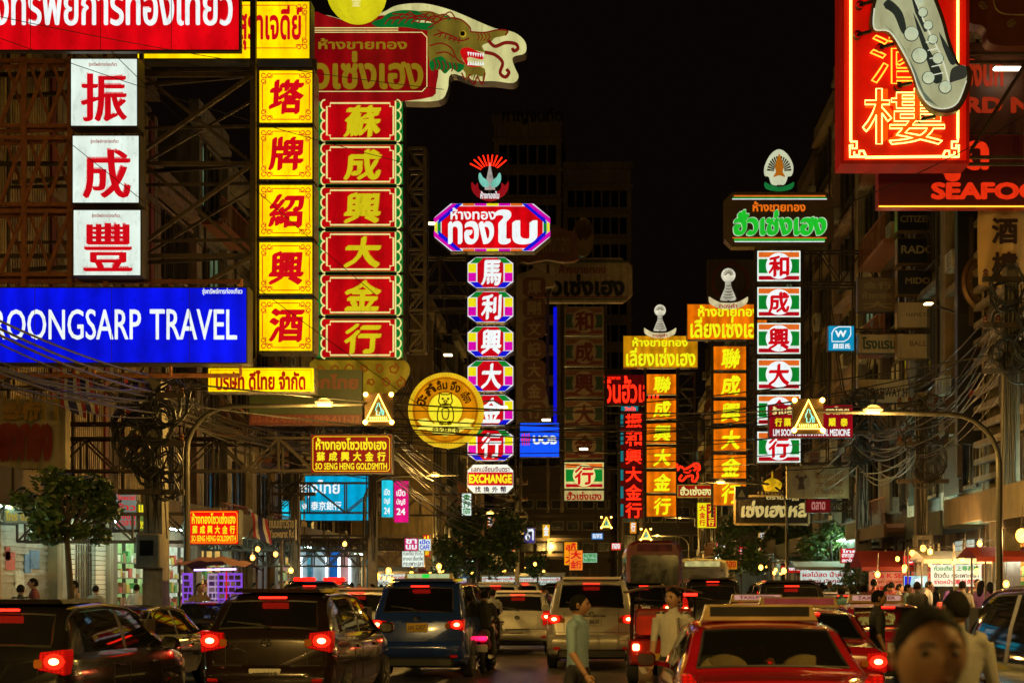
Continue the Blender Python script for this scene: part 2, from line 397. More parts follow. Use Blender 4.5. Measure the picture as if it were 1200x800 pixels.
M_LITG = em('lit_window_green', (90, 110, 80), .8, .5, False, 2)
M_LITF = em('far_lit_window', (90, 100, 70), .3, .5, False, 2)
M_SHUT = mat('roller_shutter', (.32, .31, .27), .5, .4, .25, 3, dirt=.4)
M_CANOPY = mat('canopy_fascia', (.10, .07, .045), .7, .1, .35, 1.5, dirt=.6)
M_AC = mat('air_conditioner_case', (.42, .39, .31), .5, 0, .3, 3, dirt=.5)
M_DARK = mat('dark_recess', (.02, .018, .015), .8, 0, .3, 3)
M_TUBE = em('fluorescent_tube', (210, 255, 225), 150); M_TUBE2 = em('stall_tube', (235, 250, 230), 55)
M_TILE = mat('white_wall_tile', (.5, .5, .46), .3, 0, .15, 6)
CANS = [mat('canopy_brown', (.05, .035, .025), .7, 0, .4, 2, dirt=.4), mat('canopy_rust', (.09, .035, .018), .75, 0, .4, 2, dirt=.4), mat('canopy_green', (.03, .045, .03), .7, 0, .4, 2, dirt=.4), mat('canopy_tan', (.15, .11, .06), .7, 0, .4, 2, dirt=.6)]
class Front:
    """street front of one building: d runs out over the pavement, y along the street"""
    def __init__(s, side, xf): s.k = 1 if side == 'l' else -1; s.xf = xf
    def box(s, mb, d0, d1, y0, y1, z0, z1): return mb.box((s.xf+s.k*d0, y0, z0), (s.xf+s.k*d1, y1, z1))
    def pt(s, d, y, z): return (s.xf+s.k*d, y, z)
def shophouse(side, xf, y0, y1, h, style, label, wall, seed, shop='shutter', depth=12):
    rr = random.Random(seed); fr = Front(side, xf); g = 4.1
    t = thing('shophouse', label, 'building', (xf-fr.k*depth/2, (y0+y1)/2, 0), 'shophouses along the street')
    mb = MB(); fr.box(mb, -depth, -.25, y0, y1-.012, 0, h-.6)
    for yy in (y0, y1-.36): fr.box(mb, -.24, .12, yy+.01, yy+.35, .15, h-.8)          # pilasters
    nfl = max(1, int((h-g)/3.4)); fh = (h-g)/nfl
    for k in range(nfl+1): fr.box(mb, -.243, .16+.05*(k == nfl), y0+.005, y1-.02, g+k*fh-.22, g+k*fh)
    mb.build('wall', wall, t)
    mb = MB(); fr.box(mb, -depth, -.1, y0+.01, y1-.03, h-.59, h-.45); fr.box(mb, -.3, .1, y0+.02, y1-.03, h-.2, h+.7); mb.build('parapet', wall, t)
    cd, cz, ch = (2.3, g-.22, .55) if side == 'l' else (rr.uniform(.9, 2.2), g-.2-rr.random()*.5, rr.uniform(.12, .5))
    mb = MB(); fr.box(mb, .165, cd, y0+.02, y1-.03, cz-.13, cz); fr.box(mb, cd, cd+.08, y0+.02+rr.random()*.3, y1-.03-rr.random()*.3, cz-.3, cz+ch); mb.build('canopy', CANS[rr.randrange(4)] if side == 'r' else M_CANOPY, t)
    if side == 'r':
        q = MB(); ya = y0+rr.uniform(.4, 1.2); fr.box(q, .5, .62, ya, ya+rr.uniform(1.5, 2.6), g+.45, g+1.35+rr.random()*.8); q.build('fascia_board', CANS[rr.randrange(4)], t)
        q = MB(); fr.box(q, .6, 1.0, ya+.2, ya+.9, g+1.9+rr.random(), g+3.4+rr.random()); q.build('projecting_box', CANS[rr.randrange(4)], t)
    # upper floors
    if style == 'clad':
        mb = MB(); n = int((y1-y0-.9)/.16)
        fr.box(mb, -.2, .02, y0+.4, y1-.42, g+.1, h-1)
        for k in range(n):
            yy = y0+.42+k*.16; fr.box(mb, .021, .06, yy, yy+.08, g+.12, h-1.05)
        mb.build('metal_cladding', M_CLAD, t)
        mb = MB(); fr.box(mb, .07, .13, y1-.75, y1-.45, g+.1, h-1.1); mb.build('red_strip', M_REDW, t)
    elif style == 'louver':
        for k in range(nfl):
            z = g+k*fh; mb = MB()
            for q in range(7): fr.box(mb, .3, .5, y0+.05, y1-.07, z+.15+q*(fh-.4)/7, z+.15+q*(fh-.4)/7+.16)
            for q in range(4): fr.box(mb, .25, .299, y0+.2+q*(y1-y0-.5)/3, y0+.28+q*(y1-y0-.5)/3, z+.01, z+fh-.23)
            mb.build('sun_louver', mat('pale_louver', (.40, .33, .24), .6, .1, .3, 2, dirt=.4), t)
    else:
        wn = 2 if y1-y0 > 3 else 1
        for k in range(nfl):
            z = g+k*fh+.75; wh = fh-1.35
            for q in range(wn):
                ya = y0+.5+q*(y1-y0-.9)/wn; yb = ya+(y1-y0-.9)/wn-.25
                mb = MB()
                for a, b, c, d in ((ya, yb, z, z+.07), (ya, yb, z+wh-.07, z+wh), (ya, ya+.07, z+.071, z+wh-.071), (yb-.07, yb, z+.071, z+wh-.071), ((ya+yb)/2-.03, (ya+yb)/2+.03, z+.071, z+wh-.071)):
                    fr.box(mb, -.24, -.12, a, b, c, d)
                fr.box(mb, -.23, .05, ya-.08, yb+.08, z-.09, z-.005)
                if style == 'grille':
                    for u in range(9): mb.bar(fr.pt(-.05, ya+(yb-ya)*u/8, z+.02), fr.pt(-.05, ya+(yb-ya)*u/8, z+wh), .022)
                w = mb.build('window', M_FRAME, t)
                lit = rr.random()
                mp = MB(); fr.box(mp, -.235, -.19, ya+.06, yb-.06, z+.06, z+wh-.06)
                mp.build('pane', M_LITP if lit > .93 else M_LITG if lit > .9 else M_PANE, w)
            if style == 'balcony':
                mb = MB(); fr.box(mb, .17, 1.0, y0+.1, y1-.12, g+k*fh-.2, g+k*fh-.05)
                for u in range(int((y1-y0)/.2)): mb.bar(fr.pt(.95, y0+.15+u*.2, g+k*fh-.04), fr.pt(.95, y0+.15+u*.2, g+k*fh+.9), .025)
                mb.bar(fr.pt(.95, y0+.1, g+k*fh+.92), fr.pt(.95, y1-.12, g+k*fh+.92), .05)
                mb.build('balcony', M_RUST, t)
            for q in range(rr.choice((0, 1, 1, 2))):
                ya = y0+.5+rr.random()*(y1-y0-1.8); za = g+k*fh+.05+rr.random()*.4
                mb = MB(); fr.box(mb, .2, .5, ya, ya+.85, za, za+.55)
                for s_ in (.1, .7): mb.bar(fr.pt(.1, ya+s_, za-.03), fr.pt(.48, ya+s_, za-.03), .04)
                a = mb.build('air_conditioner', M_AC, t)
                mf = MB(); cx = fr.xf+fr.k*.505
                mf.lathe([(.22, -.006), (.2, .012), (.1, .004), (.02, .012)], (cx, ya+.32, za+.28), 14, 'x'); mf.build('fan_grille', M_DARK, a)
    # drain pipe
    mb = MB(); yy = y0+.4+rr.random()*.3; mb.tube([fr.pt(.2, yy, g+.6), fr.pt(.2, yy, h-.9)], .05, 6); mb.build('drain_pipe', M_STEEL, t)
    # ground floor
    if shop == 'shutter':
        mb = MB(); n = 34
        for k in range(n):
            z = .2+k*3.3/n; fr.box(mb, -.2, -.14 if k % 2 else -.17, y0+.4, y1-.42, z, z+3.3/n-.004)
        mb.build('roller_shutter', M_SHUT, t)
        for k in range(rr.randrange(3, 6)):
            ya = y0+.6+rr.random()*(y1-y0-1.8); za = 1.2+rr.random()*1.5; q = MB(); fr.box(q, -.135, -.13, ya, ya+rr.uniform(.3, .7), za, za+rr.uniform(.3, .6)); q.build('poster', [mat('poster_red', (.4, .06, .05), .6, 0, .5, 6), mat('poster_white', (.5, .5, .45), .6, 0, .5, 6), mat('poster_yellow', (.45, .33, .08), .6, 0, .5, 6), mat('poster_blue', (.08, .16, .3), .6, 0, .5, 6)][rr.randrange(4)], t)
        q = MB(); ya = y0+.8+rr.random()*1.5; fr.box(q, .3, .75, ya, ya+.6, .15, 1.0); fr.box(q, .32, .7, ya+.05, ya+.5, 1.0, 1.35); o = q.build('stacked_boxes', mat('cardboard', (.3, .2, .11), .8, 0, .3, 4), t); o['kind'] = 'stuff'
    elif shop == 'tile':
        mb = MB()
        for a, b in ((y0+.38, y0+1.2), (y1-1.3, y1-.42)): mb = MB(); fr.box(mb, -.2, .02, a, b, .16, 3.4); mb.build('tiled_pier', tilemat(), t)
        mb = MB()
        for k in range(9): mb.bar(fr.pt(-.1, y0+1.25+k*(y1-y0-2.6)/8, .2), fr.pt(-.1, y0+1.25+k*(y1-y0-2.6)/8, 3.3), .03)
        for k in range(14): mb.bar(fr.pt(-.085, y0+1.2, .25+k*.23), fr.pt(-.085, y1-1.3, .25+k*.23), .025)
        mb.build('folding_grille', M_FRAME, t)
    elif shop == 'dark':
        mb = MB(); fr.box(mb, -.2, -.16, y0+.4, y1-.42, .16, 3.4)
        for q in range(4): fr.box(mb, -.155, -.1, y0+.4+q*(y1-y0-.9)/3, y0+.5+q*(y1-y0-.9)/3, .16, 3.4)
        mb.build('folding_door', mat('brown_door', (.10, .06, .03), .5, 0, .3, 3), t)
    elif shop.startswith('lit'):
        col = {'lit_white': (190, 200, 180), 'lit_green': (150, 190, 120), 'lit_warm': (210, 160, 80), 'lit_pink': (220, 120, 150)}[shop]
        mb = MB(); fr.box(mb, -.2, -.17, y0+.4, y1-.42, .2, 3.2); 
        f = mb.build('shop_window', em('shop_glow_'+shop, col, 1.15, .45, True, 3.5), t)
        mb = MB()
        for k in range(5):
            z = .5+k*.5; fr.box(mb, -.16, .1, y0+.5, y1-.5, z, z+.03)
        for q in range(4): fr.box(mb, -.161, -.05, y0+.4+q*(y1-y0-.9)/3, y0+.46+q*(y1-y0-.9)/3, .2, 3.2)
        mb.build('display_shelf', M_FRAME, t)
        mb = MB()
        for k in range(5):
            yy = y0+.55
            while yy < y1-.8:
                w = .12+rr.random()*.2; hh = .12+rr.random()*.26; mb.mat(rr.randrange(5)); fr.box(mb, -.12, .06, yy, yy+w, .532+k*.5, .532+k*.5+hh); yy += w+.02+rr.random()*.1
        p = mb.build('goods', [mat('goods_red', (.4, .05, .04), .5), mat('goods_yellow', (.5, .36, .06), .5), mat('goods_green', (.06, .3, .09), .5), mat('goods_white', (.6, .6, .55), .5), mat('goods_brown', (.2, .1, .05), .5)], t); p['kind'] = 'stuff'
    if shop != 'dark':
        mb = MB()
        for a in (.9, 2.4):
            if a+1.2 < y1-y0: mb.tube([fr.pt(1.2, y0+a, g-.42), fr.pt(1.2, y0+a+1.15, g-.42)], .03, 6)
        mb.build('tube_lamp', M_TUBE, t)
    return t
def tilemat():
    if 'wall_tiles' in _mats: return _mats['wall_tiles']
    m, t, b, o = newmat('wall_tiles'); tc = t.nodes.new('ShaderNodeTexCoord'); br = t.nodes.new('ShaderNodeTexBrick')
    mp = t.nodes.new('ShaderNodeMapping'); mp.inputs['Rotation'].default_value = (math.pi/2, 0, math.pi/2)
    t.links.new(tc.outputs['Object'], mp.inputs[0]); t.links.new(mp.outputs[0], br.inputs['Vector']); br.offset = 0
    br.inputs['Scale'].default_value = 1; br.inputs['Brick Width'].default_value = .15; br.inputs['Row Height'].default_value = .15; br.inputs['Mortar Size'].default_value = .008
    br.inputs['Color1'].default_value = (.5, .5, .45, 1); br.inputs['Color2'].default_value = (.42, .43, .39, 1); br.inputs['Mortar'].default_value = (.06, .06, .05, 1)
    t.links.new(br.outputs[0], b.inputs['Base Color']); b.inputs['Roughness'].default_value = .25
    _mats['wall_tiles'] = m; return m
WN = ['cream', 'grey', 'ochre', 'brown', 'faded pink']
def row(side, xf, y, specs, base_seed):
    for i, (w, h, style, shop, wi, extra) in enumerate(specs):
        sn = {'clad': 'ribbed metal cladding', 'louver': 'pale louvers', 'win': 'paired windows', 'grille': 'barred windows', 'balcony': 'rusty balconies'}[style]
        shutter = {'shutter': 'closed shutter', 'tile': 'tiled piers', 'dark': 'brown folding doors', 'lit_white': 'white lit shop', 'lit_green': 'pale green shop', 'lit_warm': 'warm lit shop', 'lit_pink': 'pinkish lit shop'}[shop]
        sd = 'left side' if side == 'l' else 'right side'
        shophouse(side, xf, y, y+w, h, style, f'{WN[wi]} {sd} shophouse, {sn}, {shutter}, {extra}', WALLS[wi], base_seed+i, shop)
        y += w
row('l', XL, 22.5, [(4.2, 17, 'grille', 'shutter', 3, 'out at the near end'), (4.2, 18, 'clad', 'dark', 0, 'out at the near end'), (4.2, 18.5, 'clad', 'shutter', 1, 'behind the travel billboard'), (4.4, 17.5, 'clad', 'shutter', 2, 'behind the white boxes'),
     (4.2, 18.5, 'clad', 'tile', 0, 'behind the pavement tree'), (4.4, 19, 'clad', 'lit_green', 3, 'behind the thick pole'), (5, 16, 'grille', 'lit_white', 4, 'behind the purple stall'), (4.4, 20, 'balcony', 'lit_warm', 1, 'behind the arched lamp'),
     (4.2, 19, 'win', 'dark', 0, 'before the bank'), (4.2, 18, 'balcony', 'dark', 2, 'over the bank entrance'), (4.2, 21, 'win', 'lit_warm', 3, 'beyond the bank'), (5, 20, 'clad', 'lit_pink', 4, 'beside bright stalls'), (5, 18, 'win', 'lit_white', 1, 'beside bright stalls'), (6, 22, 'grille', 'lit_warm', 3, 'beside far stalls')], 100)
row('l', -11, 90.2, [(8, 20, 'win', 'lit_warm', 2, 'stepping towards the road'), (8, 17, 'balcony', 'dark', 1, 'past the street tree'), (8, 21, 'win', 'lit_white', 0, 'past the street tree'), (8, 16, 'grille', 'dark', 3, 'past the street tree'), (9, 22, 'win', 'lit_warm', 4, 'last before the tower')], 140)
row('r', XR, 24, [(5, 24, 'win', 'dark', 3, 'nearest the viewer'), (5, 25, 'win', 'lit_warm', 1, 'behind the watch billboard'), (6, 24, 'louver', 'lit_warm', 0, 'behind the food stalls'), (5, 26, 'win', 'lit_white', 2, 'behind the watch name boards'),
     (5, 24, 'grille', 'lit_warm', 1, 'behind the hotel boards'), (5, 25, 'balcony', 'dark', 3, 'beside the cable tangle'), (5, 23, 'win', 'lit_white', 0, 'beside the cable tangle'), (6, 26, 'win', 'lit_warm', 4, 'behind the right tree'), (6, 25, 'grille', 'dark', 2, 'behind the right tree'), (6, 24, 'win', 'lit_warm', 3, 'behind the tower signs'), (7, 22, 'balcony', 'dark', 1, 'behind the tower signs'), (7, 24, 'win', 'shutter', 0, 'behind the tower signs')], 170)
row('r', 9.5, 92.2, [(8, 22, 'win', 'lit_warm', 1, 'stepping towards the road'), (9, 19, 'balcony', 'dark', 3, 'past the second tree'), (9, 23, 'win', 'lit_white', 2, 'past the second tree'), (9, 18, 'win', 'dark', 0, 'last before the street end')], 190)

# far tower and the blocks that close the street
def block(name, label, x0, x1, y0, y1, h, m, nx, nz, seed, zb=5, sign=None):
    rr = random.Random(seed); t = thing(name, label, 'building', ((x0+x1)/2, (y0+y1)/2, 0))
    mb = MB(); mb.box((x0, y0, 0), (x1, y1, h))
    for k in range(nz+1): mb.box((x0-.2, y0-.3, zb+k*(h-zb-2)/nz-.35), (x1+.2, y0-.005, zb+k*(h-zb-2)/nz))
    mb.build('wall', m, t)
    mb = MB(); mb.box((x0-.25, y0-.25, h+.01), (x1+.25, y1+.2, h+.9)); mb.build('parapet', m, t)
    for k in range(nz):
        z = zb+k*(h-zb-2)/nz+.6; wh = (h-zb-2)/nz-1.5; w = (x1-x0-1)/nx
        for q in range(nx):
            xa = x0+.7+q*w
            f = MB().box((xa-.08, y0-.1, z-.08), (xa+w*.72+.08, y0-.004, z+wh+.08)).build('window', M_FRAME, t)
            MB().box((xa, y0-.14, z), (xa+w*.72, y0-.102, z+wh)).build('pane', M_LITF if rr.random() > .975 else M_PANE, f)
    return t
FARW = mat('far_tower_concrete', (.42, .32, .22), .85, 0, .3, .3, dirt=.6)
tw = block('tower_block', 'tall dark concrete tower block closing the street with Thai letters along its roof', -13, -4.6, 172, 195, 60, FARW, 6, 14, 5)
text(tw, 'กาญจนทัต', 588, 126, 660, 146, 171.6, mat('unlit_letters', (.05, .04, .03), .6), .04)
block('tower_block', 'dark concrete wing of the tower with small green windows', -4.5, 4.4, 178, 198, 56, mat('far_wing_concrete', (.34, .26, .18), .85, 0, .3, .3, dirt=.5), 7, 14, 6)
block('office_block', 'low dark block at the far end of the road', -9, 2, 150, 168, 14, mat('dark_brown_wall', (.05, .035, .025), .85, 0, .4, .8, dirt=.5), 6, 3, 7)  # plain dark base colour with streaky variation
block('office_block', 'brown block behind the orange tower signs at the far end', 2.2, 12, 146, 168, 19, mat('dark_grey_wall', (.045, .036, .03), .85, 0, .4, .8, dirt=.5), 6, 4, 8)

# ------------------------------------------------------------------ street lamps
M_POLE = mat('galvanised_pole', (.07, .062, .05), .45, .6, .25, 4, dirt=.3)
M_LENS = em('sodium_lamp_lens', (255, 205, 90), 14)
SODIUM = (1, .6, .13)
def street_lamp(x, Y, z, dirn, arm, label, head_at=.75, power=None):
    t = thing('street_lamp', label, 'street lamp', (x, Y, 0), 'arched street lamps')
    pts = [(x, Y, 0), (x, Y, z-1.1)]+[(x+dirn*1.1*(1-math.cos(a)), Y, z-1.1+1.1*math.sin(a)) for a in [k*math.pi/12 for k in range(1, 7)]]+[(x+dirn*arm, Y, z+.05)]
    MB().tube(pts, [.085, .07]+[.055]*6+[.035], 10).build('pole', M_POLE, t, True)
    MB().lathe([(.2, 0), (.2, .04), (.14, .06), (.13, .5), (.1, .55)], (x, Y, .15), 10).build('base', M_POLE, t)
    hx = x+dirn*arm*head_at; h = MB(); h.rbox((hx-.22, Y-.1, z+.05), (hx+.22, Y+.1, z+.14), .03); h.prism([(hx-.14, z+.14), (hx+.17, z+.14), (hx+.06, z+.19), (hx-.06, z+.19)], Y-.08, Y+.08)
    hd = h.build('lamp_head', mat('lamp_head_paint', (.4, .36, .26), .4, .3), t)
    MB().box((hx-.15, Y-.07, z-.0), (hx+.15, Y+.07, z+.048)).build('lens', M_LENS, hd)
    l = bpy.data.lights.new('lamp_light', 'POINT'); l.energy = (power or (LAMP_POWER if dirn > 0 else LAMP_POWER*.6)); l.color = SODIUM; l.shadow_soft_size = .15
    lo = bpy.data.objects.new('lamp_light', l); COL.objects.link(lo); lo.location = (hx-x, -.3, z-.3); lo.parent = t
    return t
street_lamp(XX(219, 32.5), 32.5, ZZ(476, 32.5), 1, 4.2, 'arched lamp post by the pavement tree, carrying the left neon triangle', .78)
street_lamp(XX(1171, 30), 30, ZZ(485, 30), -1, 4.1, 'arched lamp post by the food stalls, carrying the right neon triangle', .68)
for x, Y, d, w in ((-9.9, 58, 1, 'by the bright market stalls'), (8.6, 62, -1, 'near the cursive sign'), (-9.9, 88, 1, 'beside the street tree'), (8.6, 94, -1, 'under the orange tower signs'), (-9.9, 122, 1, 'near the tower block'), (-8, 150, 1, 'added to light the tower block'), (8.6, 128, -1, 'before the last right houses'),  # farthest left lamp added so the tower block gets light
                   (-9.9, 8, 1, 'over the dark cars nearest the viewer'), (8.6, 6.5, -1, 'over the red taxis nearest the viewer'), (-9.9, -12, 1, 'added behind the viewer to light the nearest man')):  # unseen lamp behind the viewer added to light the nearest face
    street_lamp(x, Y, 6.4, d, 4.0, 'arched lamp post '+w, power=2100 if 0 < Y < 20 else 3200 if Y < 0 else 2600 if Y > 125 else 1500 if Y > 100 else None)

# ------------------------------------------------------------------ utility poles and cables
M_CONC = mat('concrete_pole', (.2, .175, .14), .85, 0, .35, 5, .2, dirt=.5)
M_CABLE = mat('black_cable', (.018, .016, .014), .5, 0, .2, 3)
M_CABLE2 = mat('grey_cable', (.05, .044, .036), .4, .2, .3, 3)
def coil(c, r, rr, n=3, tilt=.4):
    pts = []
    for k in range(n*14):
        a = k*2*math.pi/14; q = r*(1+.12*rr.uniform(-1, 1))
        pts.append((c[0]+q*math.cos(a)+rr.uniform(-.03, .03), c[1]+.06*math.sin(a*.5)+tilt*q*math.sin(a)*.5, c[2]+q*1.15*math.sin(a)+rr.uniform(-.03, .03)))
    return pts
def utility_pole(x, Y, h, label, seed, box=True, mess=10, w=.32):
    rr = random.Random(seed); t = thing('utility_pole', label, 'utility pole', (x, Y, 0), 'cable laden utility poles')
    MB().prism([(x-w/2, 0), (x+w/2, 0), (x+w*.36, h), (x-w*.36, h)], Y-w/2, Y+w/2).build('pole', M_CONC, t)
    for z in (h-.4, h-1.5, h-2.6): MB().bar((x-.75, Y-w/2-.08, z), (x+.75, Y-w/2-.08, z), .09, .12).build('crossarm', M_STEEL, t)
    for z in (h-.4, h-1.5):
        for q in (-.68, -.38, .38, .68): MB().lathe([(.05, 0), (.07, .05), (.04, .08), (.07, .12), (.03, .18)], (x+q, Y-w/2-.08, z+.06), 8).build('insulator', mat('brown_porcelain', (.12, .05, .03), .2), t)
    for k in range(mess):
        z = h-.4-rr.random()*min(2.3, h*.4); r = .14+rr.random()*.3
        MB().tube(coil((x+rr.uniform(-.5, .5), Y-.32-rr.random()*.25, z), r, rr, rr.choice((2, 3, 4)), rr.uniform(-1, 1)), .014+rr.random()*.012, 5).build('cable_coil', M_CABLE, t)
    mb = MB()
    for k in range(9):
        a = x+rr.uniform(-.2, .2); mb.tube([(a, Y-.22, h-.5), (a+rr.uniform(-.1, .1), Y-.26, h*.6), (a+rr.uniform(-.15, .15), Y-.22, h*.3+rr.random())], .016, 5)
    mb.build('riser_cable', M_CABLE, t)
    if box:
        mb = MB(); mb.rbox((x-.3, Y-.52, h*.33), (x+.25, Y-.25, h*.33+.8), .03); b = mb.build('meter_box', mat('meter_box_grey', (.12, .11, .10), .6, 0, .3, 4, dirt=.5), t)
        MB().box((x-.2, Y-.54, h*.33+.3), (x+.1, Y-.521, h*.33+.65)).build('meter_window', M_PANE, b)
    return t
utility_pole(XX(183, 31.5), 31.5, 6.5, 'thick concrete pole with thick black cable coils beside the pale green shop', 1, True, 26, .5)
utility_pole(XX(346, 47), 47, 7.5, 'dark pole standing before the blue bank panel', 2, False, 8)
utility_pole(XX(437, 48), 48, 8.5, 'dark pole right of the blue bank panel', 3, False, 8)
utility_pole(XX(606, 92), 92, 9, 'far pole right of the dark street tree', 4, False, 8)
utility_pole(XX(1010, 50), 50, 9, 'pole with cable tangle beside the food stalls and red sign', 5, True, 20, .45)
utility_pole(XX(1184, 33), 33, 9.5, 'pole at the edge of the view by the watch billboard', 6, True, 16, .4)
utility_pole(XX(1079, 40), 40.0, 7.4, 'pole with meter box behind the red stall awning', 8, True, 14, .35)
NC = 0
def cable(p, q, sag, r=.018, m=None, group='overhead cables', lab='black overhead cable sagging across the street between poles', n=18):
    p, q = Vector(p), Vector(q); pts = [p.lerp(q, k/n)-Vector((0, 0, 4*sag*(k/n)*(1-k/n))) for k in range(n+1)]
    o = MB().tube(pts, r, 5).build('overhead_cable', m or M_CABLE, None, True, origin=p)
    return tag(o, lab, 'cable', group)
rr = random.Random(11)
LG = 'cables along the left shop fronts'; LL = 'one of many cables slung along the left shop fronts'
for k in range(15):      # along the left pavement, pole to pole
    z = 5.9+rr.random()*1.0; dx = rr.uniform(-.6, .6)
    cable((XX(183, 31.5)+dx, 14, z+rr.uniform(-.6, .5)), (XX(183, 31.5)+dx*.3, 31.2, z-.3), .3+rr.random()*.5, .011+rr.random()*.014, M_CABLE if rr.random() > .3 else M_CABLE2, LG, LL)
    cable((XX(183, 31.5)+dx*.3, 31.3, z-.3), (XX(437, 48)+rr.uniform(-.4, .4), 48, z-.1+rr.uniform(-.5, 1.2)), (.2+rr.random()*.5), .011+rr.random()*.014, M_CABLE if rr.random() > .25 else M_CABLE2, LG, LL)
LG = 'thin cables crossing the road'; LL = 'one of the thin black cables strung across the road'
for (xa, ya, Ya, xb, yb, Yb) in ((437, 494, 48, 1010, 486, 50), (437, 502, 48, 1010, 475, 50), (437, 508, 48, 1079, 440, 40), (437, 515, 48, 1079, 452, 40), (437, 488, 48, 1010, 470, 50), (437, 520, 48, 1010, 520, 50), (183, 470, 31.5, 1010, 505, 50), (437, 480, 48, 1184, 412, 33),
        (437, 528, 48, 1010, 500, 50), (437, 498, 48, 1184, 430, 33), (183, 445, 31.5, 1079, 470, 40), (437, 510, 48, 1010, 545, 50), (345, 480, 45, 1010, 492, 50), (606, 500, 92, 1010, 480, 50), (606, 520, 92, 1010, 512, 50), (606, 540, 92, 1010, 530, 50)):
    cable(P(xa, ya, Ya-.3), P(xb, yb, Yb-.3), .25+rr.random()*.45, .013+rr.random()*.008, M_CABLE, LG, LL, 24)
LG = 'cables along the right shop fronts'; LL = 'one of many cables slung along the right shop fronts'
for k in range(15):
    z = 6.2+rr.random()*2.4; a = P(1184, 400, 32.7); b = P(1079, 500, 39.7); c = P(1010, 500, 49.7)
    m = M_CABLE if rr.random() > .4 else M_CABLE2
    cable((a[0]+rr.uniform(-.4, .4), 32.7, z+.5), (b[0]+rr.uniform(-.5, .5), 39.7, z-.8), .15+rr.random()*.5, .012+rr.random()*.014, m, LG, LL)
    cable((b[0]+rr.uniform(-.5, .5), 39.7, z-.8), (c[0]+rr.uniform(-.5, .5), 49.7, z-.4), .2+rr.random()*.7, .012+rr.random()*.014, m, LG, LL)
    if k % 2: cable((c[0]+rr.uniform(-.5, .5), 49.7, z-.4), (9.6, 72, z+rr.uniform(-1, .5)), .3+rr.random()*.8, .014+rr.random()*.012, m, LG, LL)
for k in range(14):
    a = P(437, 500, 47.8); z = 6+rr.random()*2.2
    cable((a[0]+rr.uniform(-.4, .4), 47.8, z), (XX(606, 92)+rr.uniform(-.6, .6), 91.8, z+rr.uniform(-1.2, .6)), .4+rr.random(), .014+rr.random()*.014, M_CABLE if rr.random() > .3 else M_CABLE2, 'cables along the left shop fronts', 'one of many cables slung along the left shop fronts')
# long slack wires high over the pavement, in front of the left signs
for (xa, ya, Ya, xb, yb, Yb) in ((0, 45, 28, 470, 190, 30.5), (0, 20, 28, 520, 105, 30.5), (130, 60, 29, 440, 345, 30.5), (60, 150, 30, 500, 480, 31)):
    cable(P(xa, ya, Ya), P(xb, yb, Yb), .12, .008, M_CABLE, 'slack wires before the left signs', 'thin slack wire hanging in front of the lit boards')
cable(P(960, 250, 27), P(1210, 130, 27.5), .15, .01, M_CABLE, 'slack wires before the neon board', 'thin slack wire hanging in front of the red neon board')

# ------------------------------------------------------------------ trees
M_BARK = mat('tree_bark', (.07, .055, .04), .9, 0, .4, 8, .3)
def leafmat(name, c):
    m = mat(name, c, .5, 0, .6, 1.2)
    return m
LEAF = [leafmat('leaf_dark', (.045, .085, .022)), leafmat('leaf_mid', (.08, .15, .032)), leafmat('leaf_olive', (.11, .13, .04))]
def tree(x, Y, h, rx, rz, label, n, leaf, seed, th=.09, zc=None, ry=None):
    rr = random.Random(seed); t = thing('street_tree', label, 'tree', (x, Y, .15)); zc = zc or h-rz; ry = ry or rx
    mb = MB(); mb.tube([(x, Y, 0), (x+.05, Y, zc*.5), (x-.03, Y, zc-rz*.6), (x, Y, zc+rz*.3)], [th, th*.8, th*.65, th*.3], 8)
    cl = []
    for k in range(26):
        u = rr.uniform(0, 2*math.pi); v = rr.uniform(-.75, 1); q = math.sqrt(max(0, 1-v*v*.9))*rr.uniform(.35, 1)
        c = Vector((x+rx*q*math.cos(u), Y+ry*q*math.sin(u), zc+rz*v*.85)); cl.append((c, rr.uniform(.22, .42)*min(rx, rz)))
        if k < 14:
            a = Vector((x, Y, zc-rz*rr.uniform(.2, .75))); m = a.lerp(c, .55)+Vector((0, 0, -.08*rx)); mb.tube([a, m, c], [th*.42, th*.28, th*.1], 5)
    mb.build('trunk', M_BARK, t, True)
    vs = MB()
    for k in range(n):
        c, r = cl[rr.randrange(len(cl))]
        d = Vector((rr.gauss(0, 1), rr.gauss(0, 1), rr.gauss(0, 1))).normalized()*r*rr.random()**.4*1.15
        p = c+d; s = leaf*rr.uniform(.6, 1.3)
        a = Vector((rr.gauss(0, 1), rr.gauss(0, 1), rr.gauss(0, .6))).normalized(); b = a.orthogonal().normalized(); b.rotate(Matrix.Rotation(rr.uniform(0, 6.28), 3, a))
        vs.mat(min(2, max(0, int(rr.gauss(1, .8))))).add([p-a*s, p+b*s*.42-a*s*.1, p+a*s, p-b*s*.42-a*s*.1], [(0, 1, 2, 3)])
    vs.build('crown', LEAF, t)
    return t
tree(XX(80, 26.7), 26.7, 4.0, .92, .72, 'small round street tree on a thin trunk before the shuttered shops', 3600, .085, 3, .085, 3.2)
tree(XX(560, 80), 80, 6.2, 2.7, 2.1, 'broad dark street tree beyond the round gold sign', 5000, .17, 4, .16, 4.1)
tree(XX(508, 98), 98, 5.2, 2.2, 1.6, 'dark low tree behind the bright market stalls', 1500, .22, 5, .14, 3.4)
tree(XX(630, 108), 108, 4.6, 1.2, 1.0, 'small brightly lit green tree beyond the far pole', 900, .16, 6, .1, 3.2)
tree(XX(905, 74), 74, 6.0, 3.2, 1.7, 'wide dark tree beneath the cursive sign', 5000, .17, 7, .16, 3.9)
tree(XX(975, 58), 58, 4.5, 1.3, 1.15, 'bushy bright green tree beside the small red sign', 4200, .12, 8, .1, 3.1)
tree(XX(1003, 44), 44, 2.6, .75, .8, 'low yellowish shrub under the cable tangle pole', 1100, .09, 9, .05, 1.7)
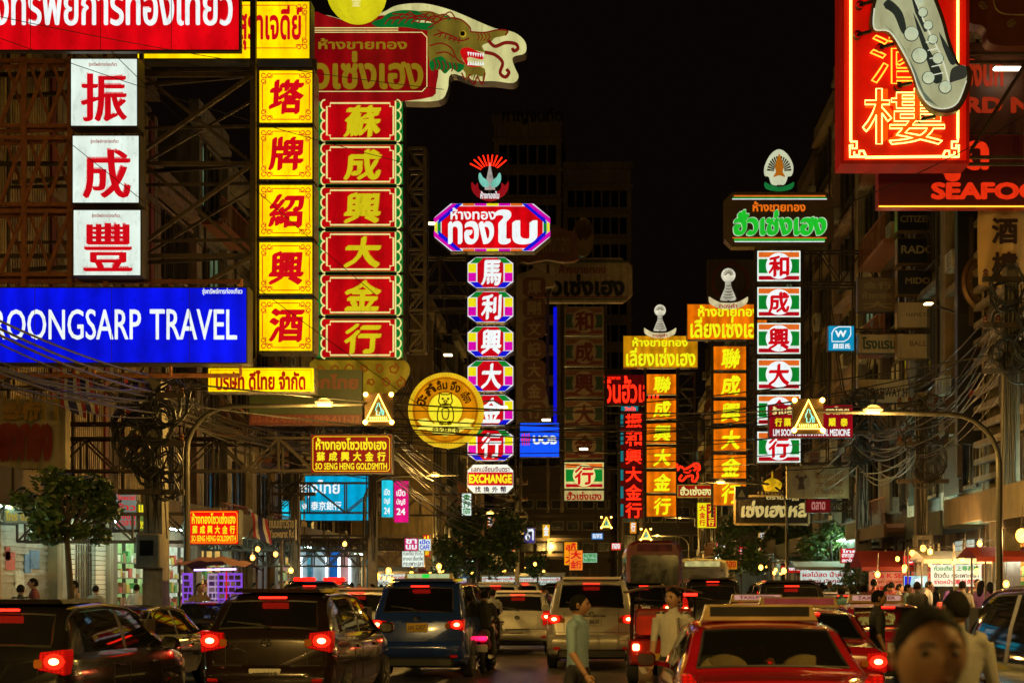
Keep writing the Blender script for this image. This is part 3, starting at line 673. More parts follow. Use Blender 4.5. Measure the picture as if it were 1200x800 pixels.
# ------------------------------------------------------------------ shop signs
RED = em('lit_red', (214, 4, 16), 1.1, .3, True, .9); CRIM = em('lit_crimson', (176, 3, 12), 1.15, .3, True, 1.1); YEL = em('lit_yellow', (255, 210, 0), 1.4, .26, True, .8)
BLU = em('lit_blue', (4, 16, 222), 1.15, .36, True, .7); WHT = em('lit_white', (222, 238, 226), 1.12, .14, True, 1); CREAM = em('lit_cream', (225, 215, 130), .95, .2, True, 1)
ORG_ = em('lit_orange', (232, 112, 4), 1.08, .42, True, .9); AMB = em('lit_amber', (206, 138, 8), 1.05, .4, True, .9); GRNF = em('lit_green_face', (8, 130, 40), 1, .15, True, 1)
def fl(name, rgb, s=1., v=.05): return em(name, rgb, s, v, False)
T_RED = fl('letter_red', (205, 8, 22)); T_WHT = fl('letter_white', (238, 246, 246), 1.05); T_YEL = fl('letter_yellow', (244, 224, 30), 1.); T_DRED = fl('letter_dark_red', (150, 16, 8))
T_GOLD = fl('letter_gold', (205, 190, 20)); T_OLIVE = fl('letter_olive_gold', (140, 112, 18), .9); T_NYEL = fl('letter_bright_yellow', (236, 236, 20), 1.1); T_GREEN = fl('letter_green', (30, 185, 40), 1.05)
T_ORANGE = fl('letter_orange', (235, 110, 20), 1.); T_CREAM = fl('line_cream', (235, 225, 140)); T_BLACK = mat('letter_black', (.015, .012, .01), .5)
P_GREEN = fl('patch_green', (10, 128, 40)); P_RED = fl('patch_red', (178, 8, 26)); P_ORANGE = fl('patch_orange', (226, 106, 30)); P_BLUE = fl('patch_blue', (16, 20, 210)); P_YEL = fl('patch_yellow', (238, 224, 20)); P_MAG = fl('patch_magenta', (214, 8, 170))
N_RED = em('neon_red', (255, 34, 12), 2.6); N_ORANGE = em('neon_orange', (255, 150, 40), 3.); N_YEL = em('neon_yellow', (255, 235, 110), 3.5); N_AMBER = em('neon_amber', (255, 190, 70), 9); N_CYAN = em('neon_cyan', (120, 240, 220), 1.6, sample=False); N_BLUE = em('neon_blue', (8, 14, 215), .9); N_WHITE = em('neon_white', (225, 225, 205), 1.3)
BULB = em('warm_bulb', (255, 172, 62), 9)
D_PANEL = mat('unlit_cream_panel', (.42, .31, .18), .6, 0, .3, 2, dirt=.5); D_RED = mat('unlit_red_paint', (.26, .05, .03), .6, 0, .3, 3); D_GREEN = mat('unlit_green_paint', (.05, .1, .06), .6, 0, .3, 3)
D_BROWN = mat('unlit_brown_panel', (.16, .10, .055), .65, 0, .3, 2, dirt=.4); D_BLACK = mat('black_sign_panel', (.012, .011, .011), .35, 0, .2, 2); D_BEIGE = mat('beige_sign_panel', (.42, .29, .14), .6, 0, .25, 1.5, dirt=.4)
D_GOLD = mat('dull_gold_letter', (.3, .22, .11), .5, .3); D_MAROON = mat('maroon_panel', (.11, .012, .022), .45, 0, .25, 1)
def sign(name, label, px, py, Y, group=None, cat='shop sign'): return thing(name, label, cat, P(px, py, Y), group)
def arm_frame(t, side, px_edge, py0, py1, Y, m=None, cells=None, w=.07):
    """steel lattice from the building line out to the sign"""
    xb = XL+.2 if side == 'l' else XR-.2
    if side == 'l' and Y > 90: xb = -10.8
    if side == 'r' and Y > 92: xb = 9.3
    pb = VPX+xb*F/Y
    a, b = (pb, px_edge) if side == 'l' else (px_edge, pb)
    if b-a > 4: return truss(t, a, py0, b, py1, Y, m, w, cells)

# 1 red billboard, top left
t = sign('billboard', 'wide red backlit billboard with large white Thai writing, cut by the top edge', 110, 62, 31.4)
b = light_box(t, 'light_box', -70, -60, 282, 60.5, 31.4, RED, .14, rim=2.2)
text(b, 'รุ่งทรัพย์การท่องเที่ยว', -24, -27, 273, 46, 31.39, T_WHT, .035)
arm_frame(t, 'l', -20, 62, 70, 31.5, M_RUST, 6)
def joints(b, xs, a, d, Y):
    mb = MB(); [mb.box((XX(x, Y)-.006, Y-.0145, ZZ(d, Y)), (XX(x, Y)+.006, Y-.0125, ZZ(a, Y))) for x in xs]; o = mb.build('panel_joint', mat('joint_shadowless_trim', (.03, .02, .02), .6), b); o['kind'] = 'stuff'
joints(b, (36, 118, 201), -30, 59, 31.4)
# 2 three white boxes
t = sign('vertical_sign', 'three separate white light boxes with big red Chinese characters stacked above the blue billboard', 124, 330, 32)
for ch, (a, b_, c, d), (e, f, g, h) in (('振', (82, 68, 162, 149), (94, 82, 150, 143)), ('成', (84, 158, 164, 239), (96, 171, 154, 233)), ('豐', (85, 245, 166, 324), (97, 257, 156, 318))):
    b = light_box(t, 'light_box', a, b_, c, d, 32, WHT, .45, rim=1.6); text(b, ch, e, f, g, h, 31.99, T_RED, .042, 'round')
    text(b, 'รุ่งทรัพย์การท่องเที่ยว', (a+c)/2-18, b_+5, (a+c)/2+15, b_+11, 31.985, T_DRED, .02, 'small', 'small_lettering')
mb = MB()
for px in (28, 82, 124): 
    for y in (32.55, 33.1): mb.bar(P(px, -5, y), P(px, 336, y), .1)
for py in (72, 148, 162, 240, 248, 322):
    for y in (32.55, 33.1): mb.bar((XL+.2, y, ZZ(py, 32.6)), P(166 if py < 330 else 90, py, y), .085)
for p0, p1 in ((72, 148), (162, 240), (248, 322)):
    for a, c in ((0, 28), (55, 82), (28, 55)): mb.bar(P(a, p1, 32.5), P(c, p0, 32.5), .07); mb.bar(P(a+6, p0, 33.1), P(c+6, p1, 33.1), .06)
mb.build('support_frame', M_RUST, t)
# 3 blue billboard
t = sign('billboard', 'long bright blue backlit billboard with white capital letters reading of travel', 140, 426, 32.3)
b = light_box(t, 'light_box', -75, 336, 290, 426, 32.3, BLU, .5, rim=1.6)
text(b, 'ROONGSARP', -9, 361, 165.5, 398, 32.29, T_WHT, .018); text(b, 'TRAVEL', 175.5, 361, 278, 398, 32.29, T_WHT, .018, name='lettering')
text(b, 'รุ่งทรัพย์การท่องเที่ยว', 237, 337.5, 284, 346, 32.285, T_WHT, .025, 'small', 'small_lettering')
joints(b, (41, 131, 222), 338, 424, 32.3)
mb = MB()
for px in (20, 110, 200, 282): mb.bar(P(px, 426, 32.75), P(px, 440, 32.75), .06); mb.bar(P(px, 327, 33), P(px, 335, 33), .09)
mb.bar((XL+.2, 32.85, ZZ(440, 32.8)), P(282, 440, 32.8), .09); mb.bar((XL+.2, 32.9, ZZ(330, 32.9)), P(282, 330, 32.9), .09); mb.build('support_frame', M_RUST, t)
# big lattice behind the squares up to the yellow column
t = thing('scaffold_frame', 'dark lattice of crossed steel bars between the white squares and the yellow column', 'steel frame', P(235, 335, 34.6))
mb = MB()
for yy in (34.6, 36.2):
    for py in (88, 192, 300): mb.bar((XL+.1, yy, ZZ(py, 34.6)), P(298, py, yy), .1)
    mb.bar(P(297, -5, yy), P(297, 420, yy), .14); mb.bar(P(166, -5, yy), P(166, 420, yy), .1)
for a, b_ in ((88, 192), (192, 300)):
    mb.bar(P(168, b_-15, 34.5), P(296, a, 34.5), .09); mb.bar(P(168, a, 34.7), P(296, b_, 34.7), .08); mb.bar(P(168, b_, 36.1), P(296, a+30, 36.1), .06)
mb.bar(P(235, 335, 34.5), P(296, 300, 34.5), .09); mb.build('steel_lattice', M_STEEL, t)
# 4 yellow liquor sign
def fret(mb, x, z, sx, sz, Y, w):
    """one corner scroll: three curls and a square knot"""
    for cx, cz, r in ((4, 4, 3.2), (10.5, 3.4, 2.6), (3.4, 10.5, 2.6)):
        mb.tube([P(x+sx*(cx+r*math.cos(a)*(1-a*.06)), z+sz*(cz+r*math.sin(a)*(1-a*.06)), Y) for a in [k*.55 for k in range(12)]], w, 4)
    mb.tube([P(x+sx*14, z+sz*2, Y), P(x+sx*14, z+sz*6.5, Y), P(x+sx*6.5, z+sz*6.5, Y), P(x+sx*6.5, z+sz*14, Y), P(x+sx*2, z+sz*14, Y)], w, 4)
def ornate(b, a, t_, c, d, Y, m, w=.013):
    mb = MB(); yy = Y-.02
    for x, z, sx, sz in ((a, t_, 1, 1), (c, t_, -1, 1), (a, d, 1, -1), (c, d, -1, -1)): fret(mb, x, z, sx, sz, yy, w)
    for p, q in (((a+15, t_+2.5), (c-15, t_+2.5)), ((a+15, d-2.5), (c-15, d-2.5)), ((a+2.5, t_+15), (a+2.5, d-15)), ((c-2.5, t_+15), (c-2.5, d-15))): mb.tube([P(*p, yy), P(*q, yy)], w, 4)
    mb.build('scroll_border', m, b)
t = sign('tower_sign', 'yellow tower sign of five square boxes with red brush characters', 335, 412, 35, 'lit tower signs')
b = light_box(t, 'header_box', 160, 1, 364, 70, 35, YEL, .5, rim=1.5); text(b, 'สุราเจดีย์', 278, 7, 354, 59, 34.98, T_RED, .03); ornate(b, 270, 4, 361, 59, 35, T_RED, .011)
for ch, a, d in (('塔', 81, 146), ('牌', 148, 212), ('紹', 215, 279), ('興', 282, 346), ('酒', 349, 413)):
    b = light_box(t, 'light_box', 302, a, 368, d, 35, YEL, .6, mat('mirror_edge', (.3, .28, .24), .3, .8, .4, 9), rim=2.2)
    text(b, ch, 314, a+12, 355, d-12, 34.98, T_RED, .042, 'brush', slant=.06); ornate(b, 305, a+3.5, 365, d-3.5, 35, T_RED, .011)
mb = MB()
for px in (300, 369): mb.bar(P(px, 70, 35.35), P(px, 416, 35.35), .1)
for py in (80, 147, 214, 280, 347, 414): mb.bar((XL+.2, 35.7, ZZ(py, 35.3)), P(369, py, 35.7), .07)
mb.build('support_frame', M_STEEL, t)
# 5 dragon sign
Y = 40
t = sign('tower_sign', 'tall dark red tower sign of six gold character boxes under a dragon head header', 420, 420, Y, 'lit tower signs')
DR_CREAM = em('dragon_back_sheet', (212, 208, 140), 1.0, .25, True, .5); DR_RED = fl('dragon_red', (140, 10, 14), 1, .3); DR_BR = fl('dragon_brown', (116, 100, 30), 1., .35); DR_GR = fl('dragon_green', (8, 104, 40), .9, .2); DR_OUT = fl('dragon_outline', (120, 22, 16), .9)
def zp(pts): return [(280+x*.3, z*.3) for x, z in pts]
sil = cspline(zp([(290,100),(330,60),(450,85),(560,50),(620,22),(720,15),(820,38),(900,70),(1000,112),(1075,128),(1118,165),(1118,208),(1070,225),(1078,265),(1092,300),(1070,325),(1000,318),(920,315),(830,290),(815,350),(780,393),(640,396),(460,394),(290,394)]), 4)
hb = MB(); hb.prism([(XX(x, Y), ZZ(z, Y)) for x, z in sil], Y, Y+.5); hb.mat(1).prism([(XX(x, Y), ZZ(z, Y)) for x, z in sil], Y-.012, Y-.001); hb = hb.build('header_box', [M_CAB, DR_CREAM], t)
def dp(name, pts, m, layer, cs=True): return polyplate(hb, name, cspline(zp(pts), 4) if cs else zp(pts), Y, m, layer)
dp('red_field', [(288,75),(340,62),(450,88),(560,62),(660,75),(760,120),(780,200),(772,330),(715,388),(288,390)], DR_RED, 1); dp('dragon_horn', [(760,85),(735,60),(700,48),(745,46),(790,62),(815,82)], DR_BR, 4); dp('eye_ring', [(862,134),(874,122),(888,130),(886,144),(872,148)], fl('eye_gold', (190, 160, 40)), 4)
dp('dragon_head', [(740,110),(800,75),(860,75),(900,105),(905,125),(960,128),(1010,118),(1050,122),(1040,140),(1000,150),(985,165),(950,180),(960,205),(930,200),(880,190),(868,210),(885,250),(940,262),(962,275),(950,300),(920,292),(895,300),(870,270),(820,262),(775,275),(745,250)], DR_BR, 2)
for pts in ([(575,60),(640,42),(730,50),(830,70),(800,85),(700,82),(640,100),(560,98)], [(520,90),(600,70),(680,88),(760,95),(740,120),(640,108),(560,112)], [(745,245),(790,222),(820,245),(880,255),(860,285),(830,270),(805,290),(780,268),(755,280)]): dp('dragon_mane', pts, DR_GR, 3)
for pts in ([(865,200),(895,188),(935,205),(955,215),(950,235),(900,225),(893,240),(915,258),(955,262),(900,262),(878,240)],): dp('dragon_mouth', pts, fl('mouth_red', (196, 14, 16)), 4)
mb = MB()
for k in range(7):
    x = 893+k*9.5
    for (za, zb) in ((206+k*1.2, 222+k*1.2), (257, 240)):
        mb.prism([(XX(280+q*.3, Y), ZZ(w*.3, Y)) for q, w in ((x, za), (x+8, za), (x+4, zb))], Y-.045, Y-.04)
mb.build('teeth', T_WHT, hb)
polyplate(hb, 'dragon_eye', zp([(874+10*math.cos(a), 134+10*math.sin(a)) for a in [k*.5236 for k in range(12)]]), Y, T_BLACK, 5)
mb = MB()
for pts in ([(960,205),(1000,215),(1030,245),(1020,285),(1040,302),(1055,285),(1045,272)], [(975,160),(1000,182),(1040,168),(1080,172),(1090,190),(1075,200),(1068,190)]):
    mb.tube([P(x, z, Y-.04) for x, z in spline(zp(pts), 5)], .05, 6)
mb.build('dragon_whisker', DR_OUT, hb)
mb = MB()
for pts in ([(740,110),(800,75),(860,75),(900,105),(905,125)], [(905,125),(960,128),(1010,118),(1050,122),(1040,140)], [(745,180),(790,170),(830,190),(850,230),(880,250)], [(760,140),(800,130),(850,150)], [(770,210),(810,205),(840,225)], [(895,300),(920,330),(930,300),(950,330),(962,285)], [(600,55),(680,60),(760,75)], [(590,75),(680,72),(780,90)], [(870,285),(885,310),(905,290)], [(820,150),(870,160),(900,150)]):
    mb.tube([P(x, z, Y-.05) for x, z in spline(zp(pts), 5)], .022, 5)
for k in range(9):      # mane strands and beard
    x = 570+k*26; mb.tube([P(u, v, Y-.05) for u, v in spline(zp([(x, 96-k), (x+18, 74-k), (x+48, 66-(k % 3)*9), (x+70, 78-(k % 2)*12)]), 4)], .02, 5)
for k in range(6):
    x = 760+k*17; mb.tube([P(u, v, Y-.05) for u, v in spline(zp([(x, 232+k*3), (x+8, 256+k*2), (x+2, 280-(k % 2)*8)]), 4)], .02, 5)
for k in range(5): mb.tube([P(u, v, Y-.05) for u, v in spline(zp([(775+k*18, 118+k*8), (790+k*18, 128+k*6), (784+k*18, 146+k*6)]), 4)], .018, 5)
for k in range(4): mb.tube([P(u, v, Y-.05) for u, v in spline(zp([(930+k*14, 132), (938+k*14, 145), (932+k*12, 160)]), 4)], .016, 5)
mb.build('dragon_line', DR_OUT, hb)
mb = MB()
for k in range(7):      # beard points and crest spikes
    x = 885+k*11; mb.prism([(XX(280+q*.3, Y), ZZ(w*.3, Y)) for q, w in ((x, 285), (x+12, 283), (x+2-(k % 2)*6, 325-(k % 3)*8))], Y-.04, Y-.036)
o = mb.build('beard', DR_BR, hb); o['kind'] = 'stuff'
plate(hb, 'name_panel', 330, 38, 502, 109, Y, em('dragon_panel', (128, 3, 10), 1, .35, True, .9), 6, 6); ring(hb, 'cream_line', 330, 38.5, 501, 108.5, Y, T_CREAM, .9, 7, 6)
for z in (33.2, 36): plate(hb, 'cream_line', 367, z, 467, z+1, Y, T_CREAM, 7)
text(hb, 'ห้างขายทอง', 373, 45, 477, 58, Y-.05, T_OLIVE, .03); text(hb, 'โซวเซ่งเฮง', 333, 60, 496, 105, Y-.05, T_OLIVE, .035)
mb = MB()
for k in range(18):
    x = 368+k*6; mb.prism([(XX(x+3+3*math.cos(a), Y), ZZ(112+3*math.sin(a), Y)) for a in [q*math.pi/5 for q in range(6)]], Y-.055, Y-.05)
mb.build('bead_border', DR_RED, hb)
SCAL = fl('scallop_green', (6, 120, 40), .95)
for ch, a, d in (('蘇', 117, 166.5), ('成', 168.5, 217), ('興', 219, 267.5), ('大', 270.5, 319.5), ('金', 321.5, 370), ('行', 372.5, 420)):
    b = light_box(t, 'light_box', 370, a, 473, d, Y, em('lit_green_edge', (16, 124, 42), 1, .2), .6, rim=1)
    plate(b, 'red_panel', 381, a+1.5, 463.5, d-1.5, Y, CRIM, 1)
    mb = MB(); mcs = {-1: MB(), 1: MB()}
    for k in range(4):
        zc = a+(d-a)*(k+.5)/4; r = (d-a)/8
        mb.prism([(XX(381-4.5*math.sin(q), Y), ZZ(zc+r*math.cos(q), Y)) for q in [i*math.pi/6 for i in range(7)]], Y-.028, Y-.018)
        for px, sg in ((381, -1), (465, 1)): mcs[sg].tube([P(px+sg*5*math.sin(q), zc+r*math.cos(q), Y-.03) for q in [i*math.pi/6 for i in range(7)]], .022, 4)
    mb.build('scallop', CRIM, b); [q.build('scallop_line', T_CREAM, b) for q in mcs.values()]
    mb = MB(); x0, z0, x1, z1, n = 383, a+4, 461, d-4, 4
    o = [(x0+n, z0), (x1-n, z0), (x1-n*.3, z0+n*.3), (x1, z0+n), (x1, z1-n), (x1-n*.3, z1-n*.3), (x1-n, z1), (x0+n, z1), (x0+n*.3, z1-n*.3), (x0, z1-n), (x0, z0+n), (x0+n*.3, z0+n*.3)]
    o = [(x0+n, z0), (x1-n, z0), (x1-n, z0+n), (x1, z0+n), (x1, z1-n), (x1-n, z1-n), (x1-n, z1), (x0+n, z1), (x0+n, z1-n), (x0, z1-n), (x0, z0+n), (x0+n, z0+n)]
    mb.tube([P(x, z, Y-.03) for x, z in o], .024, 4, closed=True); mb.tube([P(463.5, a+1.5, Y-.03), P(463.5, d-1.5, Y-.03)], .022, 4); mb.build('cream_line', T_CREAM, b)
    text(b, ch, 402, a+6, 446, d-5.5, Y-.02, T_GOLD, .045, 'brush', slant=.08)
truss(t, 476, 172, 497, 410, Y+.6, M_STEEL, .09, 10, axis='v')
mb = MB(); mb.prism([(XX(x, Y+.3), ZZ(z, Y+.3)) for x, z in cspline([(368,421),(420,420),(472,421),(476,440),(455,462),(420,470),(385,462),(366,440)], 4)], Y+.3, Y+.7)
b = mb.build('foot_panel', em('foot_gold', (150, 118, 20), .75, .5, True, 2), t)
mb = MB()
for k in range(12):
    x, z, r = 376+(k % 6)*17+(k//6)*8, 432+(k//6)*16, 5+(k % 3)
    mb.tube([P(x+r*(1-q*.1)*math.cos(q*1.2+k), z+r*(1-q*.1)*math.sin(q*1.2+k), Y+.28) for q in range(7)], .03, 4)
mb.mat(0); o = mb.build('cloud_scroll', fl('cloud_brown', (120, 60, 10)), b); o['kind'] = 'stuff'
# lantern globe above
t = sign('globe_lantern', 'glowing yellow globe lamp hanging at the top edge before the dragon header', 418, 27, 38, cat='lantern')
c = P(418, -8, 38); MB().sphere(c, 35*38/F, 24, 16, (1, .9, 1)).build('globe', em('globe_yellow', (206, 196, 20), 1.05, .12, True, 1), t, True)
mb = MB(); mb.tube([(c[0], c[1], c[2]+.8), (c[0], c[1], c[2]+1.6)], .08, 8); mb.lathe([(.3, .78), (.25, .86), (.05, .9)], c, 14); mb.build('hanger', M_STEEL, t)
text(t, '金', 412, -3, 423, 8, 38-.77, T_CREAM, .03)
# 6 small yellow company sign
t = sign('shop_sign', 'small wide yellow light box with a red line of Thai below the blue billboard', 306, 460, 33.6)
b = light_box(t, 'light_box', 243, 430, 369, 460, 33.6, YEL, .35, mat('mirror_edge', (.3, .28, .24), .3, .8), rim=1.4)
text(b, 'บริษัท ดีไทย จำกัด', 253, 434, 358, 457, 33.58, T_DRED, .04); ring(b, 'border', 247, 433.5, 365, 456.5, 33.6, T_DRED, .5); arm_frame(t, 'l', 243, 437, 452, 33.7, M_STEEL, 8, .05)
# 7 dark green board
t = sign('shop_sign', 'unlit dark green board with faint red Thai letters and a red phone number strip', 360, 498, 37)
mb = MB(); mb.box(P(292, 433, 37), (XX(424, 37), 37.2, ZZ(485, 37))); mb.mat(1).box((XX(292, 37), 37.001, ZZ(498, 37)), (XX(424, 37), 37.199, ZZ(485.2, 37))); b = mb.build('panel', [mat('dark_green_board', (.03, .04, .012), .5, 0, .25, 2), mat('dark_red_board', (.10, .015, .012), .5)], t)
text(b, 'ห้างอกไทย', 330, 438, 420, 456, 36.98, mat('faint_red_letter', (.12, .03, .01), .5), .05); text(b, '02-622-0551-2, 089-611-33', 295, 487, 421, 496, 36.99, mat('dull_red_letter', (.20, .05, .03), .5), .03, 'small')
arm_frame(t, 'l', 292, 440, 495, 37.2, M_STEEL, 4)
# 8, 9 goldsmith boards
for (a, t_, c, d, Y, face, lab, m) in ((364, 508.5, 459.5, 554.5, 38, em('goldsmith_dark_red', (132, 2, 8), 1, .15), 'dark red board with three lines of yellow writing under the left neon triangle', T_YEL), (221, 597, 280, 638, 36, em('goldsmith_red', (236, 14, 6), 1.05, .1), 'small bright red board with three yellow lines hanging low beside the arched lamp post', T_YEL)):
    t = sign('goldsmith_sign', lab, (a+c)/2, d, Y); k = (c-a)/95.5; kz = (d-t_)/46
    b = light_box(t, 'light_box', a, t_, c, d, Y, face, .4, rim=1); L = lambda x, z: (a+(x-364)*k, t_+(z-508.5)*kz)
    for s_, x0, z0, x1, z1, bo in (('ห้างทองโซวเซ่งเฮง', 370, 512.5, 453, 527, .035), ('SO SENG HENG GOLDSMITH', 369.5, 542, 453.5, 550, .03)):
        text(b, s_, *L(x0, z0), *L(x1, z1), Y-.02, m, bo)
    for i, ch in enumerate('蘇成興大金行'): text(b, ch, *L(371+i*14.2, 529), *L(381+i*14.2, 540), Y-.02, m, .04)
    ring(b, 'border', *L(366.5, 511), *L(457, 552), Y, m, .7*k, 1, 2.5); arm_frame(t, 'l', a, t_+4, d-4, Y+.1, M_STEEL)
# 10 bank corner panels
t = sign('bank_sign', 'big turquoise bank panel with white Thai and Chinese letters above the lit bank front', 393, 610, 68)
KC = em('bank_cyan', (0, 140, 180), 1.45, .3, True, .5); KC2 = em('bank_cyan_bright', (30, 205, 235), 1., .3, True, .5)
b = light_box(t, 'light_box', 357, 557, 432, 610, 68, KC, .6, rim=.6); text(b, 'กรุงไทย', 346, 562, 398, 583, 67.97, T_WHT, .02); pass
text(b, 'BANK', 345, 589.5, 361, 596, 67.97, T_WHT, .02); text(b, '泰京銀行', 364.5, 587, 400, 597.5, 67.97, T_WHT, .02)
b = light_box(t, 'side_box', 283, 586, 356, 609, 68.4, KC2, .5, rim=.5)
mb = MB(); mb.box((XX(357, 68), 68.61, .15), (XX(362, 68), 69.2, ZZ(609, 68))); mb.box((XX(426, 68), 68.61, .15), (XX(431, 68), 69.2, ZZ(609, 68))); mb.build('post', mat('blue_post', (.05, .2, .4), .4), t)
t = sign('bank_sign', 'angled pair of tall cyan and pink panels right of the turquoise bank panel', 464, 612, 64)
for px0, px1, z0, z1, f, dy, s_ in ((447, 461, 562, 606, KC2, 0, 'เปิด'), (461.5, 479, 563, 612, em('lit_pink', (216, 12, 120), 1.05, .2), -.25, 'ฝาก')):
    b = light_box(t, 'light_box', px0, z0, px1, z1, 64+dy, f, .35, rim=.4)
    for q in range(3): text(b, ['เปิด', 'บัญชี', '24'][q], px0+3, z0+10+q*11, px1-4, z0+18+q*11, 64+dy-.02, T_WHT, .03, 'small')
arm_frame(t, 'l', 447, 565, 600, 64.1, M_STEEL, 3)
# 11 round gold disc
Y = 50; t = sign('round_sign', 'large round golden disc sign with curved dark writing around a seated animal crest', 522, 525, Y)
GD = em('disc_gold', (212, 132, 6), 1.05, .3, True, .8); GD2 = em('disc_rim', (232, 188, 30), 1.05, .15, True, 1)
cx, cz = 522, 480; r_ = 44*Y/F; C = P(cx, cz, Y)
mb = MB(); mb.lathe([(.001, .5), (r_, .5), (r_, .05), (r_*.985, .0), (r_*.93, -.06), (r_*.885, -.01), (.001, 0)], C, 48, 'y'); b0 = mb.build('disc', GD2, t, True)
MB().lathe([(.001, .02), (r_*.885, .02), (r_*.885, -.02), (.001, -.02)], C, 48, 'y').build('disc_face', GD, b0)
MB().lathe([(.001, .02), (r_*.45, .02), (r_*.45, -.03), (.001, -.03)], C, 32, 'y').build('crest_field', em('crest_yellow', (240, 222, 40), 1.1, .1), b0)
DKB = fl('disc_dark', (60, 30, 0)); mb = MB(); v = 0
for s_, ang in (('ฮะ', 158), ('กี่', 128), ('ลิ้ม', 98), ('จึง', 66), ('เฮียง', 30)):
    a = math.radians(ang); tmp = MB(); letter_mb(tmp, s_, -.2, -.17, .2, .2, 0, .04, 'round')
    q = a-math.pi/2
    for x, y, z in tmp.v: mb.v.append((C[0]+r_*.66*math.cos(a)+x*math.cos(q)-z*math.sin(q), Y-.03+y, C[2]+r_*.66*math.sin(a)+x*math.sin(q)+z*math.cos(q)))
    b = v; mb.f += [tuple(i+b for i in f) for f in tmp.f]; mb.m += [0]*len(tmp.f); v = len(mb.v)
mb.build('lettering', DKB, b0)
cr = MB()
for q in (.845, .83, .475): cr.tube([(C[0]+r_*q*math.cos(i*math.pi/24), Y-.04, C[2]+r_*q*math.sin(i*math.pi/24)) for i in range(48)], .014, 4, closed=True)
for i in range(72): w = i*math.pi/36; cr.tube([(C[0]+r_*.905*math.cos(w), Y-.045, C[2]+r_*.905*math.sin(w)), (C[0]+r_*.955*math.cos(w), Y-.045, C[2]+r_*.955*math.sin(w))], .01, 4)
o = cr.build('engraved_ring', fl('disc_engraving', (150, 92, 4)), b0); o['kind'] = 'stuff'
cr = MB(); yy = Y-.045
def loop(pts, r=.022): cr.tube([P(cx+x, cz+z, yy) for x, z in cspline(pts, 4)], r, 5, closed=True)
loop([(0,-18),(4,-18),(7,-20),(7,-15),(8,-10),(5,-6),(-5,-6),(-8,-10),(-7,-15),(-7,-20),(-4,-18)]); loop([(-5,-6),(-9,2),(-9,12),(-4,16),(4,16),(9,12),(9,2),(5,-6)]); loop([(-4,0),(0,-2),(4,0),(3,9),(0,11),(-3,9)])
for x in (-3.2, 3.2): loop([(x-1, -13), (x, -14), (x+1, -13), (x, -12)], .02); loop([(x*1.5-1.5, 14), (x*1.5+1.5, 14), (x*1.5+1.5, 17), (x*1.5-1.5, 17)])
loop([(-2, -10), (0, -11), (2, -10), (0, -8)])
cr.build('animal_crest', DKB, b0)
mb = MB(); mb.prism([(XX(x, Y), ZZ(z, Y)) for x, z in [(488,492),(500,490),(508,496),(522,499),(536,496),(545,490),(557,492),(551,498),(556,503),(545,503),(535,508),(522,511),(509,508),(499,503),(489,503),(494,498)]], Y-.06, Y-.04); rb = mb.build('ribbon', em('ribbon_cream', (245, 232, 80), 1.1, .1), b0)
text(b0, '合記林正香', 506, 499.5, 539, 507, Y-.065, DKB, .03, 'small')
arm_frame(t, 'l', 480, 440, 520, Y+.2, M_STEEL, 7, .06)
# 12 octagonal rainbow sign
Y = 60; t = sign('tower_sign', 'tower sign of six rainbow edged octagons with white characters and neon ray crest', 575, 578, Y, 'lit tower signs')
b = light_box(t, 'header_box', 508.5, 238, 645, 295, Y, em('header_edge_white', (222, 222, 232), 1), .6, rim=.8, ch=19, cz=16)
def rainbow(b, x0, z0, x1, z1, cw, ch, big):
    """coloured corner and side patches round a red octagon"""
    if big:
        for sx in (0, 1):
            X = lambda v: x0+v if not sx else x1-v
            for cols, u in (((P_MAG), 0), ((P_BLUE), 5.5)):
                polyplate(b, 'corner_stripe', [(X(u), z0+cw*.95), (X(cw*1.15+u*.9), z0+1), (X(cw*1.15+u*.9+6.5), z0+1), (X(u), z0+cw*.95+6.4)] if not sx else [(X(u), z0+cw*.95), (X(cw*1.15+u*.9), z0+1), (X(cw*1.15+u*.9+6.5), z0+1), (X(u), z0+cw*.95+6.4)], Y, cols, 2)
                polyplate(b, 'corner_stripe', [(X(u), z1-cw*.95), (X(cw*1.15+u*.9), z1-1), (X(cw*1.15+u*.9+6.5), z1-1), (X(u), z1-cw*.95-6.4)], Y, cols, 2)
            plate(b, 'side_stripe', min(X(1), X(4)), z0+23, max(X(1), X(4)), z1-23, Y, P_YEL, 1); plate(b, 'side_stripe', min(X(4.3), X(8)), z0+21, max(X(4.3), X(8)), z1-21, Y, P_GREEN, 1)
        for z, q in ((z0+.6, 1), (z1-3.4, 1)):
            for k, m in enumerate((P_ORANGE, P_MAG, P_YEL, P_MAG, P_ORANGE)): plate(b, 'edge_patch', x0+34+k*14, z, x0+47.6+k*14, z+2.8, Y, m, 1)
    else:
        h = (z1-z0)
        for sx in (0, 1):
            X = lambda v: x0+v if not sx else x1-v
            plate(b, 'side_patch', min(X(.8), X(10)), z0+h*.22, max(X(.8), X(10)), z0+h*.495, Y, P_YEL, 1); plate(b, 'side_patch', min(X(.8), X(10)), z0+h*.505, max(X(.8), X(10)), z0+h*.78, Y, P_MAG, 1)
            polyplate(b, 'corner_patch', [(X(9.5), z0+1), (X(22), z0+1), (X(17), z0+h*.2), (X(3), z0+h*.2)], Y, P_GREEN, 1); polyplate(b, 'corner_patch', [(X(9.5), z1-1), (X(22), z1-1), (X(17), z1-h*.2), (X(3), z1-h*.2)], Y, P_BLUE, 1)
rainbow(b, 508.5, 238, 645, 295, 19, 16, True)
plate(b, 'red_panel', 517.5, 242, 636, 291, Y, RED, 1, 19, 16)
